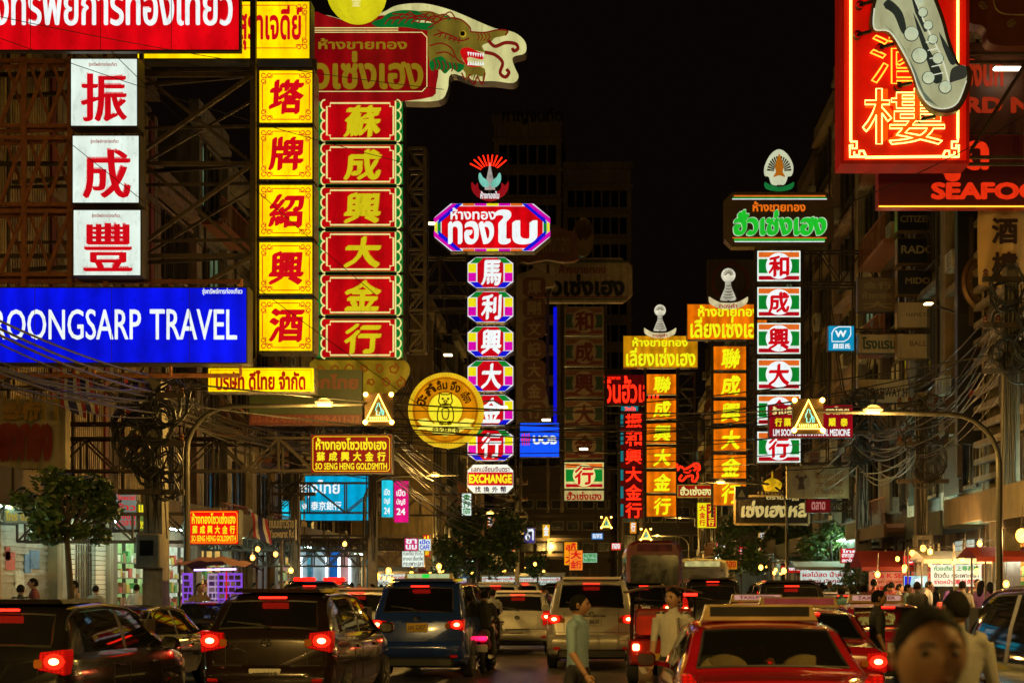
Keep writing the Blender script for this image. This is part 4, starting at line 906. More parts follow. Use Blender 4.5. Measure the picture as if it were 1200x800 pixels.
text(b, 'ห้างทอง', 528, 243.5, 581, 257.5, Y-.03, T_WHT, .025); [text(b, s_, x0, z0, x1, 286.5, Y-.03, T_WHT, bo, 'brush') for s_, x0, z0, x1, bo in (('ทอง', 525, 259, 579, .04), ('ใบ', 580, 245.5, 630, .04))]
for ch, a, d in (('馬', 301, 338), ('利', 341, 378), ('興', 382, 418.5), ('大', 422, 459), ('金', 462, 499), ('行', 503, 540)):
    b = light_box(t, 'light_box', 547.5, a, 602, d, Y, em('header_edge_white', (222, 222, 232), 1), .5, rim=.5, ch=10, cz=7)
    rainbow(b, 548, a, 601.5, d, 0, 0, False); plate(b, 'red_panel', 559.5, a+1.2, 590, d-1.2, Y, em('lit_red2', (196, 4, 22), 1.05, .1), 2, 7, 7)
    text(b, ch, 563.5, a+3.5, 587, d-3.5, Y-.035, T_WHT, .036, 'brush', slant=.04)
b = light_box(t, 'exchange_box', 547.5, 543.5, 602, 578, Y, WHT, .5, rim=.7, ch=7)
plate(b, 'red_band', 548.5, 553, 601, 568.5, Y, P_RED, 1); text(b, 'EXCHANGE', 549.5, 555.5, 600, 566, Y-.03, T_YEL, .05); text(b, 'แลกเปลี่ยนเงินตรา', 552, 545.5, 597, 552.5, Y-.02, fl('letter_maroon', (110, 10, 30)), .03, 'small')
for i, ch in enumerate('找換外幣'): text(b, ch, 556.5+i*10, 569.5, 563.5+i*10, 576.5, Y-.02, fl('letter_navy', (60, 20, 60)), .03, 'small')
b = MB(); b.box((XX(545.5, Y), Y+.55, ZZ(575, Y)), (XX(547, Y), Y+.75, ZZ(296, Y))); b.box((XX(602.5, Y), Y+.55, ZZ(575, Y)), (XX(604, Y), Y+.75, ZZ(296, Y))); b.bar(P(574, 238, Y+.4), P(574, 212, Y+.4), .15); b.build('mast', M_STEEL, t)
mb = MB()
for k, a in enumerate(range(-62, 63, 14)):
    q = math.radians(a); i = 9.5+(abs(a)/62)*2; o_ = 20+abs(a)/62*4
    mb.tube([P(574+i*math.sin(q), 204-i*math.cos(q), Y), P(574+(o_+2)*math.sin(q), 204-(o_+2)*math.cos(q), Y)], .03, 6)
em_ = mb.build('neon_rays', N_RED, t)
e = MB(); e.prism([(XX(x, Y), ZZ(z, Y)) for x, z in ((568,221),(571,205),(574,190),(577,205),(580,221))], Y, Y+.2); e = e.build('crest_spire', em('crest_grey', (200, 190, 180), .8, .4, False, 6), t)
mb = MB()
for s_ in (-1, 1): mb.prism([(XX(574+s_*x, Y), ZZ(z, Y)) for x, z in cspline([(1,215),(4,211),(8,208),(11,203),(13,205),(12.5,212),(8,218),(2,219)], 3)], Y-.05, Y+.1)
mb.build('crest_leaf', em('crest_leaf_green', (120, 200, 180), 1, .2, False), e)
mb = MB(); mb.prism([(XX(x, Y), ZZ(z, Y)) for x, z in cspline([(553,214),(557,218),(560,215),(562,223),(574,229),(586,223),(588,215),(592,218),(596,213),(595,222),(589,230),(574,236),(559,230),(553,222)], 3)], Y-.08, Y+.05); rb = mb.build('crest_ribbon', em('ribbon_red', (150, 16, 24), 1, .2, False), t)
text(rb, 'ห้างทองใบ', 563, 224, 585, 233, Y-.09, T_WHT, .03, 'small')
arm_frame(t, 'l', 546, 300, 345, Y+.6, M_STEEL, 8, .08); arm_frame(t, 'l', 546, 460, 500, Y+.6, M_STEEL, 8, .07)
# 13 unlit lotus column
Y = 75; t = sign('tower_sign', 'unlit dull brown tower sign of six faint characters behind the rainbow octagons', 628, 500, Y, 'unlit tower signs')
mb = MB(); mb.prism([(XX(x, Y), ZZ(z, Y)) for x, z in cspline([(604,335),(607,322),(618,318),(627,313),(636,318),(645,322),(648,335)], 3)+[(648, 500), (604, 500)]], Y, Y+.6); b = mb.build('column_panel', mat('dull_column_panel', (.24, .17, .09), .6, 0, .3, 1), t)
for i, ch in enumerate('煇剛文記大金行'[:1]+'剛文記大金行'):
    z = 325+i*24.3; plate(b, 'red_panel', 612.5, z, 639.5, z+22.5, Y, mat('dull_maroon', (.13, .045, .03), .6), 1, 4); text(b, ch, 618, z+3, 634, z+19.5, Y-.03, D_GOLD, .03)
mb = MB(); mb.prism([(XX(x, Y), ZZ(z, Y)) for x, z in cspline([(600,268),(622,264),(650,262),(662,266),(676,270),(674,282),(678,300),(660,304),(640,301),(610,303)], 3)], Y+.6, Y+1); b = mb.build('header_panel', mat('dull_header', (.2, .08, .05), .6, 0, .3, 1), t)
text(b, 'ห้างทอง', 636, 270, 668, 296, Y+.58, D_GOLD, .03)
mb = MB(); mb.bar(P(650.5, 360, Y+.4), P(650.5, 500, Y+.4), .18); mb.build('neon_tube', N_BLUE, t)
mb = MB(); mb.bar(P(610, 310, Y+1), P(610, 600, Y+1), .15); mb.bar(P(642, 310, Y+1), P(642, 600, Y+1), .15); mb.build('mast', M_STEEL, t)
arm_frame(t, 'l', 606, 330, 360, Y+1, M_STEEL, 8)
# 14 unlit flag-coloured column with one lit box
Y = 90; t = sign('tower_sign', 'mostly unlit orange and green striped tower sign with only its lowest box lit', 685, 586, Y, 'unlit tower signs')
b = MB(); b.prism([(XX(x, Y), ZZ(z, Y)) for x, z in ((625,302),(728,302),(741,312),(741,345),(730,354),(625,354))], Y, Y+.6); b = b.build('header_box', D_PANEL, t)
for z, m in ((304.5, D_BLACK), (306.5, D_GREEN), (347, D_RED), (349.5, D_GREEN)): plate(b, 'stripe', 626, z, 735, z+1.6, Y, m, 1)
text(b, 'ห้างขายทอง', 655, 310, 710, 320.5, Y-.02, D_RED, .035); text(b, 'ฮั่วเซ่งเฮง', 632, 321, 732, 347, Y-.02, D_BLACK, .05)
def flagbox(t, ch, a, d, x0, x1, Y, lit, dull=False):
    w = x1-x0; h = d-a
    f, o_, g, r, c, tm = (WHT, P_ORANGE, P_GREEN, P_RED, T_WHT, T_RED) if lit else (D_PANEL, mat('unlit_orange', (.28, .11, .05), .6), D_GREEN, D_RED, mat('unlit_disc', (.5, .36, .2), .6), mat('unlit_character', (.2, .03, .02), .6))
    if dull: f, c = CREAM, T_CREAM
    b = light_box(t, 'light_box', x0, a, x1, d, Y, f, .5, rim=.5)
    plate(b, 'orange_stripe', x0+2, a+2, x1-2, a+h*.22, Y, o_, 1); plate(b, 'red_stripe', x0+2, d-h*.18, x1-2, d-2, Y, r, 1); plate(b, 'green_stripe', x0+2, a+h*.28, x1-2, d-h*.27, Y, g, 1)
    k = h*.42; polyplate(b, 'white_disc', [((x0+x1)/2+k*math.cos(q)*1.0, (a+d)/2+k*math.sin(q)) for q in [i*math.pi/12 for i in range(24)]], Y, c, 2)
    text(b, ch, (x0+x1)/2-w*.24, a+h*.16, (x0+x1)/2+w*.24, d-h*.15, Y-.035, tm, .04, 'brush')
for ch, a, d, lit in (('和', 359, 393, 0), ('成', 395, 429, 0), ('興', 432, 465.5, 0), ('大', 468.5, 501, 0), ('金', 504, 538, 0), ('行', 541, 572.5, 1)): flagbox(t, ch, a, d, 661, 708, Y, lit, lit)
b = light_box(t, 'name_box', 661, 574, 708, 586.5, Y, em('lit_dim_cream', (196, 178, 110), .9, .2), .4, rim=.5); text(b, 'ฮั่วเซ่งเฮง', 664, 575.5, 705, 585.5, Y-.02, T_DRED, .04)
mb = MB(); mb.bar(P(658.5, 354, Y+.7), P(658.5, 600, Y+.7), .2); mb.bar(P(710, 354, Y+.7), P(710, 600, Y+.7), .2); mb.build('mast', M_STEEL, t)
mb = MB(); mb.prism([(XX(x, Y), ZZ(z, Y)) for x, z in cspline([(672,290),(671,270),(678,256),(684,253),(691,258),(695,270),(694,290),(684,299)], 4)], Y+.3, Y+.5); e = mb.build('peacock_crest', mat('dull_crest_gold', (.36, .24, .09), .6, .2), t)
mb = MB()
for k in range(13):
    q = math.radians(-80+k*13.3); mb.tube([P(683.5+3*math.sin(q), 282-3*math.cos(q), Y+.28), P(683.5+11*math.sin(q), 274-17*math.cos(q), Y+.28)], .05, 4)
mb.build('crest_ray', D_BROWN, e)
arm_frame(t, 'l', 640, 365, 390, Y+.7, M_STEEL, 9)
# 15 blue bank box
Y = 70; t = sign('bank_sign', 'bright blue square light box with white letters and red bars below the dull column', 632, 536, Y); b = light_box(t, 'light_box', 609, 495, 655.5, 535.5, Y, em('lit_blue2', (10, 74, 235), 1.4, .08), .4, rim=.5); text(b, 'UOB', 624.5, 510, 652.5, 520.5, Y-.02, T_WHT, .05)
mb = MB()
for k in range(4): mb.box((XX(611.5+k*2.6, Y), Y-.03, ZZ(521.5, Y)), (XX(612.7+k*2.6, Y), Y-.022, ZZ(508.5+(k % 2)*-1, Y)))
mb.box((XX(610, Y), Y-.035, ZZ(515.6, Y)), (XX(622, Y), Y-.0305, ZZ(514.4, Y))); mb.build('bar_logo', fl('logo_red', (230, 30, 50)), b); arm_frame(t, 'l', 609, 500, 512, Y+.3, M_STEEL, 10, .05)
# 16 red neon shop
Y = 95; t = sign('tower_sign', 'slim tower of red neon characters with teal edges', 740, 606, Y, 'lit tower signs')
DKR = em('dark_red_glow', (84, 6, 6), .8, .3); b = light_box(t, 'header_box', 706, 438.5, 757, 475, Y, DKR, .5, rim=.5)
text(b, 'วินฮั้วเฮง', 707.5, 440, 772, 472, Y-.05, N_RED, .02); text(b, 'ห้างขายทอง', 707, 439.5, 727, 444.5, Y-.04, N_RED, .0, 'small')
TEAL = em('lit_teal', (20, 130, 140), .9, .3)
b = light_box(t, 'top_box', 727.5, 475.5, 748, 481.5, Y, TEAL, .4, rim=.3); text(b, 'วินฮั้ว', 732, 476, 745, 481, Y-.03, N_RED, .03, 'small')
b = light_box(t, 'column_box', 727, 482, 754, 607, Y, DKR, .4, rim=.4)
for i, ch in enumerate('振和興大金行'):
    z = 482.5+i*21; text(b, ch, 733, z+1, 752, z+19, Y-.05, N_RED, .02); plate(b, 'teal_edge', 727.3, z+3, 730.5, z+17, Y, TEAL, 1)
mb = MB(); mb.bar(P(730, 470, Y+.6), P(730, 640, Y+.6), .2); mb.bar(P(751, 470, Y+.6), P(751, 640, Y+.6), .2); mb.build('mast', M_STEEL, t)
# 17, 18 orange columns
def orange(Y, lab, hx, tx1, tx2, colx, rows, hface, cface, em_c, pads):
    t = sign('tower_sign', lab, (colx[0]+colx[1])/2, rows[-1][1], Y, 'lit tower signs')
    b = light_box(t, 'header_box', *hx, Y, hface, .5, rim=.6); text(b, 'ห้างขายทอง', *tx1, Y-.02, T_NYEL, .035); text(b, 'เลี่ยงเซ่งเฮง', *tx2, Y-.02, T_NYEL, .032, 'brush')
    for ch, (a, d) in zip('聯成興大金行', rows):
        b = light_box(t, 'light_box', colx[0], a, colx[1], d, Y, cface, .45, rim=.4); text(b, ch, colx[0]+(colx[1]-colx[0])*.22, a+2.5, colx[1]-(colx[1]-colx[0])*.2, d-2, Y-.02, T_NYEL, .038, 'brush', slant=.08)
    mb = MB()
    for px in (colx[0]-1.3, colx[1]+1.3): mb.bar(P(px, hx[3], Y+.6), P(px, rows[-1][1]+14, Y+.6), .14)
    mb.build('mast', M_STEEL, t); truss(t, colx[1]+3, hx[3]+5, colx[1]+pads, rows[-1][1], Y+1.2, M_STEEL, .09, 9, axis='v')
    ex, ez, s_ = em_c; mb = MB()
    mb.prism([(XX(ex+s_*x, Y), ZZ(ez+s_*z, Y)) for x, z in cspline([(-3,-7),(3,-7),(4,2),(9,14),(9,19),(-9,19),(-9,14),(-4,2)], 3)], Y, Y+.3)
    e = mb.build('bottle_crest', em('crest_ivory', (190, 186, 165), .95, .35, True, 3), t)
    MB().sphere(P(ex, ez-13*s_, Y+.1), 9.5*s_*Y/F, 18, 12, (1, .6, 1)).build('crest_globe', em('crest_ivory2', (222, 216, 190), 1, .3, True, 3), e, True)
    m3 = MB()
    for zz, ww in ((0, 3.6), (4, 4.4), (8, 5.6), (12, 7), (15.5, 8.2)): m3.tube([P(ex+s_*ww*q, ez+s_*(zz+1.2*(1-q*q)), Y-.02) for q in (-.9, -.45, 0, .45, .9)], .022, 4)
    for k in range(9): w = math.radians(-80+k*20); m3.tube([P(ex+s_*2.5*math.sin(w), ez-13*s_-s_*2.5*math.cos(w), Y-9.5*s_*Y/F*.56), P(ex+s_*7*math.sin(w), ez-13*s_-s_*7*math.cos(w), Y-9.5*s_*Y/F*.42)], .02, 4)
    o = m3.build('crest_line', fl('crest_line', (96, 84, 54)), e); o['kind'] = 'stuff'
    m2 = MB(); m2.prism([(XX(ex+s_*x, Y), ZZ(ez+s_*z, Y)) for x, z in cspline([(-26,16),(-22,18),(-12,23),(0,24),(12,23),(22,18),(26,16),(24,25),(12,31),(0,32),(-12,31),(-24,25)], 3)], Y-.08, Y+.1); rb = m2.build('crest_ribbon', em('crest_ivory3', (214, 200, 150), 1, .3, False, 3), t)
    text(rb, 'ทองคำ', ex-12*s_, ez+24.5*s_, ex+12*s_, ez+30.5*s_, Y-.085, T_DRED, .03, 'small')
    MB().bar(P(ex, hx[1], Y+.2), P(ex, ez+19*s_, Y+.2), .12).build('crest_post', M_STEEL, t)
    return t
orange(85, 'smaller orange tower sign under a mustard header, just right of the red neon tower', (730, 393, 818, 431), (741, 395, 806, 406), (733.5, 407, 815, 429), (757.5, 792.5), [(438, 462), (466.5, 491), (495, 519.5), (523, 548), (552, 577), (580, 605)], AMB, ORG_, (773.5, 373, .72), 22)
orange(72, 'larger orange tower sign under an orange header, beside the white and green boxes', (805, 356, 899, 398), (818, 357.5, 890, 371), (809, 371, 896, 396), (836, 874.5), [(405.5, 433.5), (437, 465), (469, 496), (501, 528.5), (532.5, 560.5), (564, 592)], ORG_, ORG_, (853.5, 334, .88), 16)
# 19 green and white
Y = 55; t = sign('tower_sign', 'tower sign of white striped boxes under a dark header of glowing green Thai', 912, 543, Y, 'lit tower signs')
b = light_box(t, 'header_box', 849, 225, 977, 289, Y, mat('dark_header_face', (.15, .1, .055), .4, 0, .2, 1), .6, mat('brown_header_case', (.12, .08, .04), .5, .2), rim=.8, ch=9)
for z0, z1, m in ((229, 230.6, P_ORANGE), (230.8, 232.8, P_GREEN), (233, 234, T_WHT), (278.2, 279.4, P_ORANGE), (279.6, 282.6, fl('stripe_green', (40, 170, 50))), (282.8, 283.8, T_WHT)):
    dx = (z1-229)*1.0 if z0 < 250 else (284-z1)
    polyplate(b, 'light_stripe', [(861-dx*.6, z0), (966+dx*.6, z0), (966+dx*.6, z1), (861-dx*.6, z1)], Y, m, 1)
text(b, 'ห้างขายทอง', 882, 236, 944, 248, Y-.02, T_ORANGE, .035); text(b, 'ฮั่วเซ่งเฮง', 858.5, 245, 969.5, 277, Y-.02, fl('letter_rim_white', (190, 225, 185)), .075, 'brush', 'letter_rim'); text(b, 'ฮั่วเซ่งเฮง', 859.4, 246, 968.6, 276, Y-.035, T_GREEN, .055, 'brush')
for ch, a, d in (('和', 293.5, 330), ('成', 336, 372), ('興', 378, 415), ('大', 420, 457), ('金', 462, 498.5), ('行', 505, 542)): flagbox(t, ch, a, d, 887, 938.5, Y, True)
mb = MB(); mb.prism([(XX(x, Y), ZZ(z, Y)) for x, z in cspline([(897,203),(897,192),(904,180),(913,175),(922,180),(929,192),(929,203),(924,205),(920,214),(906,214),(902,205)], 4)], Y, Y+.3); e = mb.build('peacock_crest', em('crest_white', (200, 205, 170), 1, .1), t)
mb = MB()
for k in range(15):
    q = math.radians(-84+k*12); mb.prism([(XX(913+r*math.sin(q+s_), Y), ZZ(201-r*1.25*math.cos(q+s_), Y)) for r, s_ in ((6, -.07), (14.2, -.062), (14.2, .062), (6, .07))], Y-.04, Y-.01)
mb.build('crest_ray', D_BROWN, e)
mb = MB(); mb.prism([(XX(x, Y), ZZ(z, Y)) for x, z in cspline([(913,181),(916,188),(918,196),(917,202),(920,208),(913,206),(906,208),(909,202),(908,196),(910,188)], 3)], Y-.06, Y-.045); mb.build('crest_bird', fl('crest_orange', (170, 96, 14)), e)
mb = MB(); mb.prism([(XX(x, Y), ZZ(z, Y)) for x, z in cspline([(896,214),(902,217),(913,220),(924,217),(930,214),(928,221),(913,224),(898,221)], 3)], Y-.08, Y+.05); rb = mb.build('crest_ribbon', fl('ribbon_green', (20, 110, 50)), e); MB().bar(P(913, 226, Y+.3), P(913, 212, Y+.3), .2).build('crest_post', M_STEEL, t)
truss(t, 940, 293, 1034, 330, Y+.6, M_STEEL, .07, 4); truss(t, 940, 334, 1034, 542, Y+.6, M_STEEL, .07, 3)
mb = MB(); mb.bar(P(885.5, 289, Y+.6), P(885.5, 545, Y+.6), .14); mb.bar(P(940, 289, Y+.6), P(940, 545, Y+.6), .14); mb.build('mast', M_STEEL, t)
# unlit billboard behind the bottle crest
t = sign('billboard', 'unlit dark billboard with a faint ring emblem behind the second ivory crest', 858, 356, 88); b = MB().box(P(829, 304, 88), (XX(905, 88), 88.4, ZZ(360, 88))).build('panel', D_BROWN, t)
mb = MB(); c = P(856, 330, 87.95); mb.tube([(c[0]+1.15*math.cos(q), c[1], c[2]+1.15*math.sin(q)) for q in [k*math.pi/14 for k in range(28)]], .09, 5, closed=True); mb.build('ring_emblem', D_RED, b); mb = MB(); mb.bar(P(832, 360, 88.2), P(832, 430, 88.2), .2); mb.bar(P(900, 360, 88.2), P(900, 430, 88.2), .2); mb.build('post', M_STEEL, t)
# 20 cyan W
Y = 50; t = sign('shop_sign', 'small cyan square light box with a white W in a leaf frame', 985, 411, Y); b = light_box(t, 'light_box', 970.5, 381.5, 1001, 411, Y, em('lit_cyan', (10, 136, 178), 1.05, .12), .35, rim=.4); text(b, 'W', 978.5, 387, 992, 395, Y-.02, T_WHT, .05); text(b, '屈臣氏', 976, 402.5, 996.5, 408.5, Y-.02, T_WHT, .04, 'small')
mb = MB(); mb.tube([P(x, z, Y-.025) for x, z in ((975,400),(975,390),(978,385),(983,382.8),(997,382.8),(997,392),(994,397),(989,400))], .02, 5, closed=True); mb.build('leaf_frame', T_WHT, b); arm_frame(t, 'r', 1001, 385, 398, Y+.1, M_STEEL, 4, .05)
# 21 medicine sign
Y = 46; t = sign('shop_sign', 'dark red medicine board with yellow characters behind the right neon triangle', 950, 513, Y); b = light_box(t, 'light_box', 901, 474, 999.5, 512.5, Y, em('medicine_red', (140, 4, 22), 1, .3), .35, rim=.5)
text(b, 'LIM SOON HENG NATURAL MEDICINE', 906, 502.5, 996, 510.5, Y-.02, T_WHT, .03); text(b, 'ร้านลิ้มซุ่นเฮง ยาไทย', 905, 476, 995, 488, Y-.02, T_CREAM, .035)
for ch, x in (('行', 908), ('藥', 918.5), ('林', 930), ('順', 971), ('泰', 985)): text(b, ch, x, 489.5, x+8.5, 499.5, Y-.02, T_YEL, .04)
arm_frame(t, 'r', 1000, 480, 505, Y+.1, M_STEEL, 4, .05)
# neon triangles
def triangle(cx, cz, Y, s, lab):
    t = sign('warning_sign', lab, cx, cz+22*s, Y, 'neon triangle road signs', 'traffic sign'); k = Y/F
    b = MB(); b.box((XX(cx-16.5*s, Y), Y+.05, ZZ(cz+19*s, Y)), (XX(cx+16.5*s, Y), Y+.2, ZZ(cz-19*s, Y))); b = b.build('back_panel', mat('dark_olive_plate', (.06, .035, .012), .5, .2), t)
    tri = [(cx, cz-17*s), (cx+15*s, cz+14*s), (cx-15*s, cz+14*s)]
    MB().prism([(XX(x, Y), ZZ(z, Y)) for x, z in [(cx, cz-14*s), (cx+12*s, cz+12*s), (cx-12*s, cz+12*s)]], Y+.01, Y+.045).build('triangle_plate', mat('triangle_board', (.25, .18, .05), .4), b)
    mb = MB(); mb.tube([P(x, z, Y) for x, z in tri], 1.3*s*k, 8, closed=True); mb.build('neon_triangle', N_AMBER, b)
    mb = MB()
    for pts in ([(0,-8),(1.6,-7),(1.4,-4.6),(3,-2),(3.4,2),(2,2),(1.6,6),(-2,6),(-2,1),(-3.4,1),(-2.6,-3),(-1.2,-5),(-1.4,-7)], [(4,-1),(6,1),(6,6),(4.4,6)]): mb.tube([P(cx+x*s, cz+z*s+1, Y-.01) for x, z in pts], .42*s*k, 5, closed=True)
    mb.build('neon_walker', N_CYAN, b)
    mb = MB()
    for q in range(9): mb.tube([P(cx+(-10+q*2.4)*s, cz+9*s, Y-.01), P(cx+(-9.4+q*2.4)*s, cz+12.5*s, Y-.01)], .5*s*k, 5)
    mb.build('neon_stripe', N_YEL, b)
    for x, z in ((-15, -17), (15, -17), (-15.5, 15.5), (15.5, 15.5)): MB().sphere(P(cx+x*s, cz+z*s, Y-.02), 2.7*s*k, 10, 8).build('amber_lamp', em('amber_lamp', (255, 180, 70), 22), b, True)
    return t
triangle(443.5, 479, 32.45, 1.0, 'neon triangle with cyan walking figure above the dark red goldsmith board')
triangle(947.5, 487, 29.95, 1.08, 'neon triangle with cyan walking figure before the medicine board')
triangle(710.5, 612, 88, .38, 'tiny distant neon triangle of amber lamps under the unlit striped tower'); triangle(757, 626, 94, .38, 'tiny distant neon triangle above the dark red bus')
# 22 saxophone neon board
Y = 30; t = sign('neon_sign', 'tall red neon board with yellow tube border and a big pale saxophone', 1060, 192, Y)
SAXR = em('sax_board_glow', (186, 4, 2), .9, .35, True, .9, base=(.45, .02, .01)); b = light_box(t, 'board', 985, -60, 1136, 192, Y, SAXR, .7, em('sax_case_glow', (128, 10, 2), .8, .3, False), rim=4)  # red board and case emit the tubes' glow as their own colour
mb = MB(); mb.tube([P(x, z, Y-.06) for x, z in ((997, -60), (997, 165))], .028, 8); mb.tube([P(1122.5, -60, Y-.06), P(1122.5, 162, Y-.06)], .028, 8); mb.tube([P(1014, 184.5, Y-.06), P(1103, 183.5, Y-.06)], .028, 8)
for cx, sg in ((997, 1), (1122.5, -1)):
    for pts in ([(0,162),(0,166),(7,166),(7,174),(2,174),(2,170),(-1,170),(-1,184),(18,184)], [(4,178),(4,182),(10,182),(10,177),(15,177),(18,184)]): mb.tube([P(cx+sg*x, z, Y-.06) for x, z in pts], .024, 6)
mb.build('border_tube', N_YEL, b)
NF = em('neon_letter_fill', (235, 78, 6), 1.2, .2, False)
text(b, '樓', 1011, 104, 1107, 169, Y-.04, NF, .05, 'brush'); neon(b, '樓', 1011, 104, 1107, 169, Y-.09, N_YEL, .016); neon(b, '酒', 1020, 42, 1098, 98, Y-.08, N_ORANGE, .018)
def sp(pts): return [(960+x*.25, z*.25) for x, z in pts]
body = sp(spline([(290,-60),(262,40),(258,135),(330,150),(390,240),(440,340),(470,430),(520,495),(590,510),(650,480),(690,380),(684,310),(640,300),(600,200),(570,90),(520,-40)], 5))
dark = [((x-1060)*1.08+1060, (z-66)*1.08+66) for x, z in body]
sx = MB(); sx.prism([(XX(x, Y-.42), ZZ(z, Y-.42)) for x, z in dark], Y-.42, Y-.2); sx = sx.build('saxophone', mat('sax_edge_brown', (.07, .03, .015), .5), t)
PALE = em('sax_pale', (186, 196, 156), .62, .2, True, 1.5, base=(.5, .52, .4)); SHD = fl('sax_grey', (52, 58, 48), .6, .2)
MB().prism([(XX(x, Y-.46), ZZ(z, Y-.46)) for x, z in body], Y-.46, Y-.421).build('pale_face', PALE, sx)
def spl(name, pts, m, l, cs=True): MB().prism([(XX(x, Y-.47), ZZ(z, Y-.47)) for x, z in sp(spline(pts, 4) if cs else pts)], Y-.46-.006*l-.005, Y-.46-.006*l).build(name, m, sx)
spl('shade', [(300,20),(330,0),(390,60),(410,160),(385,150),(350,70),(310,40)], SHD, 1); spl('shade', [(440,60),(470,120),(520,240),(570,330),(575,380),(540,390),(520,330),(470,180)], SHD, 1); spl('shade', [(560,150),(600,210),(640,290),(615,300),(580,220)], SHD, 1); spl('bell_rim', [(610,390),(618,330),(650,308),(684,312),(690,360),(640,380)], fl('sax_darker', (66, 66, 56), .6), 1)
for x, z, r in ((432,160,32),(485,60,20),(510,120,20),(532,186,20),(470,262,34),(556,275,24),(512,366,27),(590,410,27),(470,10,16)):
    c = P(960+x*.25, z*.25, Y-.47); MB().lathe([(.001, -.07), (r*.25*Y/F*.6, -.06), (r*.25*Y/F, -.02), (r*.25*Y/F, .0)], c, 18, 'y').build('key_cup', em('sax_key', (196, 212, 180), .8, .1, False, base=(.4, .46, .4)), sx, True)
spl('shade', [(425,-40),(450,60),(492,150),(505,150),(470,60),(452,-40)], SHD, 1, False); spl('shade', [(300,110),(360,170),(420,270),(455,380),(500,470),(560,500),(540,485),(490,430),(450,330),(400,230),(345,150)], fl('sax_mid', (120, 132, 108), .6), 1, False)
mb = MB()
for x, z, r in ((432,160,32),(485,60,20),(510,120,20),(532,186,20),(470,262,34),(556,275,24),(512,366,27),(590,410,27)):
    mb.tube([P(960+x*.25+(r+2)*.25*math.cos(q), z*.25+(r+2)*.25*math.sin(q), Y-.475) for q in [i*math.pi/9 for i in range(18)]], .011, 4, closed=True)
o = mb.build('key_outline', SHD, sx); o['kind'] = 'stuff'
mb = MB()
for pts in ([(258,40),(258,135),(330,150),(390,240),(440,340),(470,430),(520,495),(590,510),(650,480),(690,380)], [(440,-20),(500,120),(570,260),(610,390)]): mb.tube([P(x, z, Y-.475) for x, z in sp(spline(pts, 4))], .012, 5)
for k in range(5): mb.tube([P(*sp([(500+k*9, 200+k*38)])[0], Y-.48), P(*sp([(545+k*9, 190+k*38)])[0], Y-.48)], .012, 5)
mb.build('white_outline', fl('sax_white', (225, 228, 200), .9), sx)
mb = MB()
for x, z in ((190,25),(180,165),(285,225),(370,405),(480,560)): c = P(960+x*.25, z*.25, Y-.1); mb.lathe([(.09, -.05), (.09, .09)], c, 10, 'y'); mb.bar(c, (c[0]+.25, c[1]-.2, c[2]), .06)
mb.build('bracket', M_CAB, sx)
arm_frame(t, 'r', 1136, 60, 182, Y+.75, M_STEEL, 2)
# 23 dark red restaurant boards
t = sign('restaurant_sign', 'maroon board with orange red slab capitals below the saxophone board', 1140, 242, 33.2); b = light_box(t, 'panel', 1029, 158, 1300, 242.5, 33.2, D_MAROON, .35, mat('red_edge', (.4, .04, .02), .4), rim=1)
T_REDO = fl('letter_red_orange', (226, 46, 14), 1.); text(b, 'ซีฟู้ด', 1062, 150, 1159, 213, 33.18, T_REDO, .05); text(b, 'SEAFOOD', 1091, 213.5, 1250, 234, 33.18, T_REDO, .055)
mb = MB(); mb.tube([P(1030, 242, 33.15), P(1300, 242, 33.15)], .02, 5); mb.build('edge_tube', N_ORANGE, b)
t = sign('restaurant_sign', 'brown board with dim orange Thai and Latin letters right of the saxophone board', 1190, 156, 34); b = light_box(t, 'panel', 1120, 50, 1310, 157, 34, mat('brown_board', (.12, .045, .02), .5, 0, .3, 1, dirt=.3), .35, rim=1)
T_DIMO = fl('letter_dim_orange', (150, 40, 14), .9); text(b, 'รังนก', 1130, 66, 1176, 102, 33.98, T_DIMO, .05); text(b, 'BIRD NEST', 1104, 113.5, 1262, 133, 33.98, T_DIMO, .055)
mb = MB(); mb.rbox((XX(1164, 33.6), 33.5, ZZ(83, 33.6)), (XX(1196, 33.6), 33.62, ZZ(79.5, 33.6)), .02); mb.build('strip_lamp', em('strip_lamp', (255, 235, 200), 9), b)
t = sign('restaurant_sign', 'dark maroon scalloped hanging board with curled gold lines in the top corner', 1180, 55, 31)
mb = MB(); mb.prism([(XX(x, 31), ZZ(z, 31)) for x, z in cspline([(1134,-30),(1134,20),(1140,28),(1150,30),(1156,36),(1157,46),(1164,52),(1180,54),(1215,54),(1260,54),(1260,-30)], 4)], 31, 31.4); b = mb.build('panel', mat('dark_maroon_wood', (.11, .03, .018), .4, 0, .3, 2), t)
mb = MB()
for x, z in ((1151,5),(1153,7),(1186,26),(1184,28)): mb.tube([P(x+4.5*(1-q*.06)*math.cos(q*.8), z+4.5*(1-q*.06)*math.sin(q*.8), 30.97) for q in range(13)], .014, 5)
mb.tube([P(x, z, 30.97) for x, z in spline([(1164,-5),(1167,10),(1180,17),(1215,17)], 5)], .02, 5); mb.build('curl_line', D_GOLD, b)
